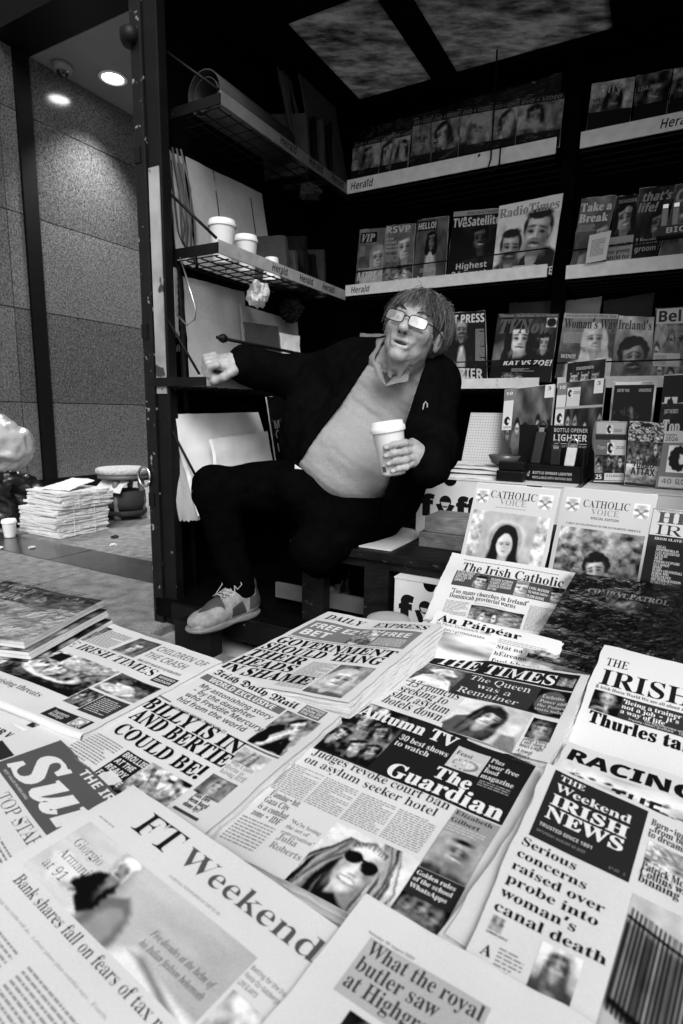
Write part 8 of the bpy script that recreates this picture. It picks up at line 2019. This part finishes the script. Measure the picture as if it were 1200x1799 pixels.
# ---- right fist resting on the low shelf
FC = np.array([-.405, 2.000, .968]); fd = unit_vec([-.92, -.30, -.10]); fn = unit_vec([-.10, -.52, .85]); fs_ = unit_vec(np.cross(fd, fn)); fn = np.cross(fs_, fd)
if fs_[2] < 0: fs_ = -fs_
def FP(x, y, z): return FC + (fd * x + fs_ * y + fn * z) * 1.14
body.cap(wr_r, FP(-.035, 0, 0), .029, .030, .02)
body.ell(FP(-.005, 0, -.003), (.054, .048, .026), np.stack([fd, fs_, fn], 1), .02)
for i_ in range(4):
    y = .033 - .0215 * i_; L = (.95, 1.05, 1.0, .84)[i_]; rr = (.0128, .0132, .0126, .0110)[i_]
    pts = [FP(.028, y, .006), FP(.046 + .004 * L, y * 1.02, .002), FP(.050 + .006 * L, y * 1.0, -.030 * L), FP(.026, y * .95, -.042 * L), FP(.010, y * .95, -.034)]
    for a_, b_, r_ in zip(pts[:-1], pts[1:], (rr * 1.12, rr * 1.06, rr, rr * .95)): body.cap(a_, b_, r_, r_ * .96, .005)
pts = [FP(-.02, -.040, -.012), FP(.012, -.050, -.024), FP(.040, -.040, -.040), FP(.058, -.022, -.046)]
for a_, b_, r_ in zip(pts[:-1], pts[1:], (.0165, .0135, .0115)): body.cap(a_, b_, r_, r_ * .85, .008)
mat('skin', .34, .5, .24, 42, .12, detail=7, fine=(300, .16), spec=.35)
BLO, BHI = (-.56, 1.42, .08), (.50, 2.24, 1.24)
def sk(P):
    L = (P - HC) @ HM; w_ = np.clip((-.095 - L[:, 2]) / .03, 0, 1) * (np.linalg.norm(L, axis=1) < .25)
    return .0009 * fbm(P * 95, 2) + w_ * .0032 * fbm(L * np.array([24, 24, 60]), 3)
V, F = grow(body, BLO, BHI, .0034, 0.0, sk)
bo = mesh_obj('body', V, F, 'skin', SELLER, True)
mat('mouth_nostril_shade', .012, .5); mat('nail', .46, .3)
def nail(c, along, out, r, par):
    along = unit_vec(along - out * (along @ out)); sd = np.cross(along, out); n_ = 12
    V_ = [c + out * .0012] + [c + along * r[0] * math.cos(x) + sd * r[1] * math.sin(x) - out * .0006 * math.sin(x) ** 2 for x in np.linspace(0, 2 * math.pi, n_, endpoint=False)]; mesh_obj('fingernail', V_, [(0, i + 1, (i + 1) % n_ + 1) for i in range(n_)], 'nail', par, True)
for i_, h_ in enumerate((.083, .061, .039, .018)):
    L = (1.0, 1.08, 1.02, .86)[i_]; a_ = 42 + 62 * L; o_ = cside * math.cos(R(a_)) + cfront * math.sin(R(a_)); nail(CP(h_ - .002, a_, .0165), CP(h_ - .002, a_ + 5, 0) - CP(h_ - .002, a_, 0), o_, (.0062, .0048), bo)
def pebble(name, c, r, m, par):
    th, ph = np.meshgrid(np.linspace(0, math.pi, 9), np.linspace(0, 2 * math.pi, 17)[:-1], indexing='ij'); d = np.stack([np.sin(th) * np.cos(ph), np.sin(th) * np.sin(ph), np.cos(th)], -1).reshape(-1, 3) * np.array(r)
    mesh_obj(name, c + d @ HM.T, [(i * 16 + j, (i + 1) * 16 + j, (i + 1) * 16 + (j + 1) % 16, i * 16 + (j + 1) % 16) for i in range(8) for j in range(16)], m, par, True)
pebble('mouth', HP(.001, .0885, -.0655), (.0235, .0075, .0030), 'mouth_nostril_shade', bo)  # dark filler: shade inside the open mouth, put into its colour
for sx in (-1, 1): pebble('eyeball', HP(sx * .031, .0815, .003), (.0125, .0125, .0095), mat('eye_white', .45, .2), bo); pebble('iris', HP(sx * .031 - .002, .0915, .002), (.0052, .0035, .0052), mat('eye_iris', .02, .15), bo)
for sx in (-1, 1): pebble('nostril_shade', HP(sx * .0085, .1085, -.0400), (.0042, .006, .0032), 'mouth_nostril_shade', bo)  # dark pellets paint the shade in the nose openings

# ---- clothes
mat('sweater_knit', .29, .95, .06, 40, .2, fine=(330, .13), spec=.05); mat('jacket_cloth', .0032, .95, .3, 30, spec=.0); mat('trouser_cloth', .0022, .95, .3, 30, spec=.0); mat('shirt_cloth', .20, .7, .1, 60); mat('white_trim', .7, .6)
folds = lambda amp, sc: (lambda P: amp * fbm(P * sc, 3))
jl0, jl1 = np.array([.068, 1.80, .945]), np.array([-.165, 1.80, .60])       # jacket edge on his right
jr0, jr1 = np.array([.240, 1.78, .925]), np.array([.145, 1.78, .58])        # jacket edge on his left
sw = Vol(); torso(sw)
sw.cap(kn_r * 0 + hip_r, hip_r + (kn_r - hip_r) * .12, .094, .09, .05)
vn = HP(0, 0, -.15)
sw.ell(neck + np.array([-.02, -.085, .055]), (.060, .10, .085), None, .008, True); sw.ell(neck + np.array([-.012, -.085, .0]), (.030, .10, .055), None, .008, True); sw.cap(neck, HP(0, -.02, -.06), .082, .082, .006, True)
sw.cut((-.30, .15, -1.0), -(.0) + (unit_vec((-.30, .15, -1.0)) @ np.array([.0, 1.80, .525])))
V, F = grow(sw, (-.25, 1.62, .36), (.45, 2.20, 1.10), .005, .009, lambda P: .0065 * fbm((P @ np.array([[.8, 0, .6], [0, 1, 0], [-.6, 0, .8]])) * np.array([5, 6, 20]), 3) + .0004 * fbm(P * 120, 2))
swo = mesh_obj('sweater', V, F, 'sweater_knit', SELLER, True)
jk = Vol(); torso(jk)
jk.cap(sh_r, el_r, .064, .056, .05).cap(el_r, wr_r + (el_r - wr_r) * .10, .057, .045, .04).cap(sh_l, el_l, .066, .060, .05).cap(el_l, wr_l + (el_l - wr_l) * .14, .060, .046, .04)
jk.ell(np.array([.250, 1.87, .75]), (.070, .10, .15), None, .06); jk.ell(np.array([.165, 1.91, .55]), (.085, .11, .11), None, .06); jk.ell(np.array([-.10, 2.02, .72]), (.10, .12, .17), None, .05)
jk.ell(np.array([.258, 1.77, .70]), (.05, .08, .05), None, .04)
jk.cap(sh_r + np.array([.05, 0, .02]), sh_l + np.array([-.03, 0, .02]), .06, .06, .05)
jk.cap(neck, HP(0, -.03, -.05), .088, .078, .01, True)
# open front: a wedge between the two zip edges, cut straight through the front
class Wedge(Vol): pass
nl = unit_vec(np.cross(jl1 - jl0, np.array([.10, 1, 0]))); nr = unit_vec(np.cross(jr1 - jr0, np.array([.25, 1, 0])))
if nl @ (chest - jl0) < 0: nl = -nl
if nr @ (np.array([.06, 1.8, .75]) - jr0) < 0: nr = -nr
_old = jk.field
def jk_noise(P):
    w = np.minimum(np.minimum((P - jl0) @ nl, (P - jr0) @ nr), 1.935 + .05 * (P[:, 2] - .7) - P[:, 1])   # >0 inside the opening
    return .007 * fbm(P * np.array([12, 12, 10]), 3), w
def grow_open(vol, lo, hi, h, off):
    f0 = vol.field
    vol.field = lambda P, sel=None: np.maximum(f0(P, sel) - off + jk_noise(P)[0], np.minimum(jk_noise(P)[1], .05))
    return grow(vol, lo, hi, h)
V, F = grow_open(jk, (-.50, 1.48, .34), (.54, 2.26, 1.10), .007, .022)
mesh_obj('jacket', V, F, 'jacket_cloth', SELLER, True)
tr = Vol(); tr.ell(pelvis + np.array([0, .0, -.03]), (.168, .145, .115), None, .06).ell(belly + np.array([-.02, -.03, -.165]), (.135, .12, .075), None, .06); tr.ell(np.array([-.115, 1.875, .555]), (.10, .12, .080), None, .05); tr.ell(np.array([-.01, 1.86, .475]), (.12, .11, .07), None, .05); limbs(tr, False, True)
for a_, d_ in ((an_r, an_r - kn_r), (an_l, an_l - kn_l)): pass
V, F = grow(tr, (-.56, 1.52, .12), (.32, 2.20, .70), .007, .014, lambda P: .007 * fbm(P * np.array([10, 10, 18]), 3))
mesh_obj('trousers', V, F, 'trouser_cloth', SELLER, True)
# waistband hem of the undershirt, trouser piping
def seam(p0, p1, r0, r1, d0, d1, ts):
    return [p0 + (p1 - p0) * q + unit_vec(np.array(d0) * (1 - q) + np.array(d1) * q) * (r0 + (r1 - r0) * q + .0155) for q in ts]
MB().tube(seam(hip_r, kn_r, .098, .054, (-.5, -.5, .4), (-.8, -.6, -.1), (.96, 1.0))[1:] + seam(kn_r, an_r, .052, .040, (-1, -.35, .1), (-.9, -.5, 0), (.02, .08, .14, .2, .26)), .003, 6).build('trouser_piping', 'white_trim', SELLER, True)
MB().tube(seam(hip_l, kn_l, .088, .056, (.7, -.6, .5), (.75, -.65, .1), (.12, .25, .4, .55, .7, .85)), .003, 6).build('trouser_piping', 'white_trim', SELLER, True)
# shirt collar: two folded flaps
def flap(pts, nm='shirt_collar', th=.004):
    sh = Sheet(*pts, bump=lambda u, v: .010 * np.sin(np.pi * u) * (1 - .3 * v)); leaf_obj(nm, sh, 0, th, MATS['shirt_cloth'], SELLER, 10, 8)
na = unit_vec(HP(0, -.02, -.07) - neck); nx_ = unit_vec(hr - na * (hr @ na)); ny_ = np.cross(na, nx_); ny_ = ny_ if ny_ @ hf > 0 else -ny_
cc = neck + na * .026 + ny_ * .010; n_ = 56; V = []; F = []
for i_ in range(n_ + 1):
    th = (-164 + 328 * i_ / n_); fr = (abs(th) / 164) ** 3; rad = nx_ * math.sin(R(th)) - ny_ * math.cos(R(th)); wob = .003 * math.sin(i_ * .9)
    for (r_, z_) in ((.076, -.02), (.077, .030 - .030 * fr), (.081, .038 - .032 * fr), (.088, .030 - .034 * fr), (.104 + .008 * fr, -.010 - .052 * fr), (.101 + .008 * fr, -.012 - .052 * fr), (.084, .024 - .032 * fr)): V.append(cc + rad * (r_ + wob) + na * z_)
for i_ in range(n_):
    for j_ in range(6): F.append((i_ * 7 + j_, i_ * 7 + j_ + 1, (i_ + 1) * 7 + j_ + 1, (i_ + 1) * 7 + j_))
mesh_obj('shirt_collar', V, F, 'shirt_cloth', SELLER, True)
leaf_obj('shirt_front', Sheet((.0901, 1.752, .9299), (.1637, 1.752, .9111), (.1336, 1.741, .8941), (.1166, 1.741, .8938), bump=lambda u, v: .006 * np.sin(np.pi * u)), 0, .002, mat('shirt_dark', .03, .8, .5, 90), SELLER, 10, 8)
for nm_, pts_, m_ in (('collar_flap', [(.147, 1.752, .9145), (.2004, 1.752, .9484), (.1903, 1.735, .8977), (.1247, 1.733, .8818)], 'shirt_cloth'), ('collar_flap', [(.0856, 1.745, .9587), (.1078, 1.742, .946), (.1265, 1.733, .8836), (.0952, 1.737, .9129)], 'shirt_cloth')):
    leaf_obj(nm_, Sheet(*pts_, bump=lambda u, v: .007 * np.sin(np.pi * u) * np.sin(np.pi * v * .8)), 0, .003, MATS[m_], SELLER, 10, 8, .002)
leaf_obj('undershirt_hem', Sheet((-.150, 1.80, .640), (-.085, 1.775, .600), (-.090, 1.772, .588), (-.150, 1.797, .622)), 0, .003, mat('undershirt', .6, .8), SELLER, 4, 2)
# chest badge
_p = np.array([.243, 1.60, .828])
while jk.field(_p[None])[0] > .0 and _p[1] < 1.95: _p = _p + np.array([0, .002, 0])
MB().tube([_p + np.array([-.006, -.002, -.012]), _p + np.array([-.004, -.003, .004]), _p + np.array([.001, -.003, .011]), _p + np.array([.006, -.003, .004]), _p + np.array([.007, -.002, -.012])], .0022, 6).build('chest_badge', mat('badge_grey', .35, .6), SELLER)

# ---- hair: a scalp layer and many loose strands
mat('hair_scalp', .04, .8, .3, 60); mat('hair_strand', .035, .45, .5, 25)
hv = Vol(); hv.ell(HP(0, -.030, .036), (.080, .098, .087), HM, .02); hv.ell(HP(.0, -.055, -.02), (.078, .075, .075), HM, .02)
hv.ell(HP(-.004, .100, .028), (.066, .075, .045), HM, .006, True); hv.ell(HP(0, .095, -.05), (.095, .09, .075), HM, .006, True); hv.ell(HP(.0, .0, -.10), (.12, .085, .065), HM, .006, True)
for sx in (-1, 1): hv.ell(HP(sx * .085, -.010, -.012), (.025, .022, .036), HM, .006, True)
V, F = grow(hv, HC - .16, HC + .16, .004, .004, lambda P: .003 * fbm(P * np.array([70, 70, 25]), 2)); hair = mesh_obj('hair', V, F, 'hair_scalp', SELLER, True)
rs = np.random.RandomState(5); mb = MB(); mb2 = MB(); root = np.array([.012, .02, .122])
def surf(d):      # point on the scalp in head coordinates
    d = d / np.linalg.norm(d); return np.array([0, -.028, .034]) + d * np.array([.083, .101, .090])
EC, ER = np.array([0, -.028, .034]), np.array([.083, .101, .090])
def strand(d, vdir, n_, droop, keep):
    p = surf(d); pts = [p]
    for j in range(n_):
        vdir = unit_vec(vdir + np.array([0, 0, -droop]) + rs.normal(0, .24, 3)); p = p + vdir * .0115
        q = (p - EC) / ER; L = np.linalg.norm(q); Lc = min(max(L, 1.02), 1.05 + .030 * j)
        p = EC + q / L * Lc * ER if not keep or L < 1.02 else p
        if p[1] > .060 and p[2] < .046 - (.035 if p[0] > .018 else 0) - rs.rand() * .012: break
        if abs(p[0]) > .05 and p[1] > .040 and p[2] < .0: break
        if p[2] < (-.095 if p[0] > .02 and p[1] < -.03 else -.06): break
        pts.append(p)
    if len(pts) < 3: return
    r_ = rs.uniform(.0004, .0011); (mb if rs.rand() < .68 else mb2).tube([HP(*q) for q in pts], [r_ * (1 - .75 * i / (len(pts) - 1)) for i in range(len(pts))], 4, False)
for k_ in range(2900):
    th0 = rs.uniform(0, 2 * math.pi); el = rs.uniform(-.25, 1.35); d = np.array([math.cos(th0) * math.cos(el), math.sin(th0) * math.cos(el), math.sin(el)])
    if d[1] > .30 and d[2] < .60: continue
    if d[2] < .25 and d[1] > .1: continue
    out = unit_vec(np.array([d[0] * .9 + .25 + rs.normal(0, .15), d[1] * .7 + (.25 if d[1] > 0 else -.2) + rs.normal(0, .15), -.2])); strand(d, out, rs.randint(6, 13), .22, False)
for k_ in range(220):      # fringe swept over the forehead to his left
    d = np.array([rs.uniform(-.25, .5), rs.uniform(.35, .75), rs.uniform(.75, 1.0)]); strand(d, unit_vec(np.array([.55 + rs.normal(0, .2), .75, -.1])), rs.randint(5, 9), .30, False)
for k_ in range(30):      # a few loose flyaway hairs
    d = np.array([rs.normal(0, .7), rs.normal(-.1, .5), .8]); strand(d, unit_vec(np.array([d[0] + .3 + rs.normal(0, .3), d[1] + .3, .1])), rs.randint(3, 6), .18, True)
mesh_obj('hair_strands', mb.v, mb.f, mat('hair_strand', .13, .45), hair, True)['kind'] = 'stuff'
mesh_obj('grey_hair_strands', mb2.v, mb2.f, mat('hair_grey', .19, .45), hair, True)['kind'] = 'stuff'
mb = MB()
for sx in (-1, 1):
    for k_ in range(26):
        x = sx * (.016 + .034 * k_ / 25); z = .026 + .008 * math.sin(k_ / 25 * 2.6) - .004 * k_ / 25; y = .096 - .35 * abs(x) ** 1.4; p = np.array([x, y, z]); mb.tube([HP(*p), HP(*(p + np.array([sx * .007, .004, .003 + rs.normal(0, .002)]))), HP(*(p + np.array([sx * .013, .003, -.001 + rs.normal(0, .002)])))], [.0011, .0009, .0003], 4, False)
mb.build('eyebrow', mat('hair_strand', .13), hair)

# ---- shoes
mat('shoe_leather', .38, .6, .15, 40, .1); mat('shoe_mesh', .10, .8, .3, 90, .2); mat('shoe_sole', .16, .6, .2, 50, .1); mat('lace', .30, .8)
SHOE = ink_mat('shoe_upper', .65, .3)
def shoe(heel, toe, z0):
    d = unit_vec(toe - heel); L = np.linalg.norm(toe - heel); s_ = np.array([d[1], -d[0], 0]); up = np.array([0, 0, 1.0])
    def Q(x, y, z): return heel + d * x * L + s_ * y + up * (z + z0)
    M = np.stack([d, s_, up], 1); u = Vol()
    u.ell(Q(.12, 0, .050), (.050, .036, .045), M, .03).ell(Q(.45, 0, .045), (.075, .040, .045), M, .04).ell(Q(.80, .004, .034), (.060, .047, .033), M, .04).cap(Q(.14, 0, .06), Q(.16, 0, .115), .040, .042, .03).cap(Q(.25, 0, .09), Q(.62, 0, .06), .034, .030, .03)
    u.cap(Q(.16, 0, .10), Q(.17, 0, .15), .032, .034, .006, True); u.cut(-up, -(z0 + heel[2] + .018))
    lo = np.minimum(heel, toe) - .08; lo[2] = z0 - .01 + heel[2]; hi = np.maximum(heel, toe) + .08; hi[2] = z0 + .17 + heel[2]
    V, F = grow(u, lo, hi, .0030); X = ((V - heel) @ d) / L; Y = (V - heel) @ s_; Z = V[:, 2] - z0; tn = .34 * (1 + .25 * fbm(V * 60, 3))
    def zone(c, v): tn[c] = v
    zone((X > .60) & (X < .90) & (Z > .030 + .10 * np.abs(X - .74)) & (np.abs(Y - .004) < .042 - .14 * (X - .62)), .10)
    zone((X > .26) & (X < .50) & (np.abs(Y) > .018) & (Z > .030) & (Z < .085 - .10 * (X - .26)) & (Z - .03 < (X - .24) * .5), .10)
    zone((X > .30) & (X < .60) & (np.abs(Y) < .014), .05); zone(Z > .108, .07); zone((X < .10) & (Z > .045), .12); zone((X > .50) & (X < .60) & (Z < .07) & (Z > .05), .40)
    zone((X > .10) & (X < .22) & (Z > .04) & (Z < .085), .13)
    sh = mesh_obj('shoe', V, F, SHOE, SELLER, True, ink=tn)
    def top(x, y):
        k_ = (np.abs(X - x) < .025) & (np.abs(Y - y) < .008); return Z[k_].max() + .002 if k_.any() else .06
    so = Vol(); so.ell(Q(.13, 0, .012), (.055, .042, .016), M, .02).ell(Q(.45, 0, .012), (.085, .043, .014), M, .03).ell(Q(.80, .004, .013), (.068, .052, .016), M, .03); so.cut(-up, -(z0 + heel[2] + .001)); so.cut(up, z0 + heel[2] + .024)
    V2, F2 = grow(so, lo, hi, .0035); mesh_obj('sole', V2, F2, 'shoe_sole', sh, True)
    mb = MB()
    for k_ in range(5):
        x = .34 + .055 * k_
        for sy in (-1, 1): mb.tube([Q(x, sy * .024, top(x, sy * .024)), Q(x + .016, sy * .010, top(x + .016, sy * .010) + .003), Q(x + .03, -sy * .010, top(x + .03, -sy * .010) + .003), Q(x + .045, -sy * .024, top(x + .045, -sy * .024))], .0021, 6)
    zt = top(.36, 0) + .004
    for sy in (-1, 1): mb.tube([Q(.36, 0, zt), Q(.33, sy * .025, zt + .014), Q(.36, sy * .048, zt + .004), Q(.41, sy * .042, zt - .012), Q(.38, sy * .008, zt + .002)], .0019, 6); mb.tube([Q(.36, 0, zt), Q(.42, sy * .030, zt - .004), Q(.47, sy * .046, zt - .035), Q(.50, sy * .052, zt - .05)], .0019, 6)
    mb.build('laces', 'lace', sh, True)
shoe(np.array([-.305, 1.925, 0.0]), np.array([-.470, 1.724, 0.0]), .098)
shoe(np.array([.01, 2.18, 0.0]), np.array([-.09, 1.94, 0.0]), .098)

# ---- cup in his hand, glasses
t = thing('paper_cup', 'lidded white paper cup held in the seller\'s left hand', 'cup', tuple(CUP_B)); r_, h_ = CUP_R, CUP_H
MB().lathe([(0, .003), (r_ * .66, .003), (r_ * .70, 0), (r_ * .74, .006), (r_ * .97, h_ - .006), (r_ * 1.01, h_ - .002), (r_ * .98, h_)], CUP_B, 40, CUP_AX, cap=False).build('cup_body', 'cup_white', t, True)
MB().lathe([(r_ * 1.06, h_ - .010), (r_ * 1.08, h_ - .004), (r_ * 1.06, h_ + .003), (r_ * .99, h_ + .005), (r_ * .955, h_ + .016), (r_ * .90, h_ + .017), (r_ * .86, h_ + .008), (0, h_ + .008)], CUP_B, 40, CUP_AX, cap=False).build('lid', 'lid_white', t, True)
V_ = [CUP_B + CUP_AX * h_ + (cside * math.cos(R(a_)) + cfront * math.sin(R(a_))) * (cupr(h_) + .0012) for h_ in np.linspace(.012, .028, 4) for a_ in np.linspace(128, 150, 7)]
mesh_obj('cup_print', V_, [(i * 7 + j, i * 7 + j + 1, (i + 1) * 7 + j + 1, (i + 1) * 7 + j) for i in range(3) for j in range(6)], INK, t, ink=np.full(28, .2) * (1 + .6 * np.sin(np.arange(28) * 2.3)))
def lens_material():
    m = bpy.data.materials.new('coated_lens'); m.use_nodes = True; MATS['coated_lens'] = m; nt = m.node_tree; nt.nodes.clear()
    out = nt.nodes.new('ShaderNodeOutputMaterial'); tb = nt.nodes.new('ShaderNodeBsdfTransparent'); gl = nt.nodes.new('ShaderNodeBsdfGlossy'); gl.inputs['Roughness'].default_value = .04; mx = nt.nodes.new('ShaderNodeMixShader'); mx.inputs[0].default_value = .60
    nt.links.new(tb.outputs[0], mx.inputs[1]); nt.links.new(gl.outputs[0], mx.inputs[2]); nt.links.new(mx.outputs[0], out.inputs[0])
sh_ = None; lens_material(); mat('spectacle_frame', .008, .25)
t = thing('eyeglasses', 'dark rectangular spectacles worn low by the seller, lenses catching the sky', 'glasses', tuple(HP(0, .11, .0)))
GY, GZ, GT = .1185, -.002, .06
def GP(x, z, y=0.0): return HP(x, GY + y - 1.6 * x * x, GZ + z)
for sx in (-1, 1):
    cx = sx * .0345; ring = []
    for a_ in np.linspace(0, 2 * math.pi, 40, endpoint=False):
        ca, sa = math.cos(a_), math.sin(a_); ring.append((cx + .0265 * np.sign(ca) * abs(ca) ** .45, .0155 * np.sign(sa) * abs(sa) ** .5))
    MB().tube([GP(*p, y=-GT * p[1]) for p in ring + ring[:2]], .0014, 8, False).build('rim', 'spectacle_frame', t, True)
    Lv = [GP(cx, 0)] + [GP(*p, y=-GT * p[1]) for p in ring]; mesh_obj('lens', Lv, [(0, i + 1, (i + 1) % 40 + 1) for i in range(40)], 'coated_lens', t)
    MB().tube([GP(sx * .061, .006), HP(sx * .074, .085, .006), HP(sx * .083, .02, .008), HP(sx * .085, -.02, .004)], .0019, 6).build('temple_arm', 'spectacle_frame', t, True)
MB().tube([GP(-.009, .004), GP(-.004, .007, .003), GP(.004, .007, .003), GP(.009, .004)], .0019, 8).build('bridge', 'spectacle_frame', t, True)
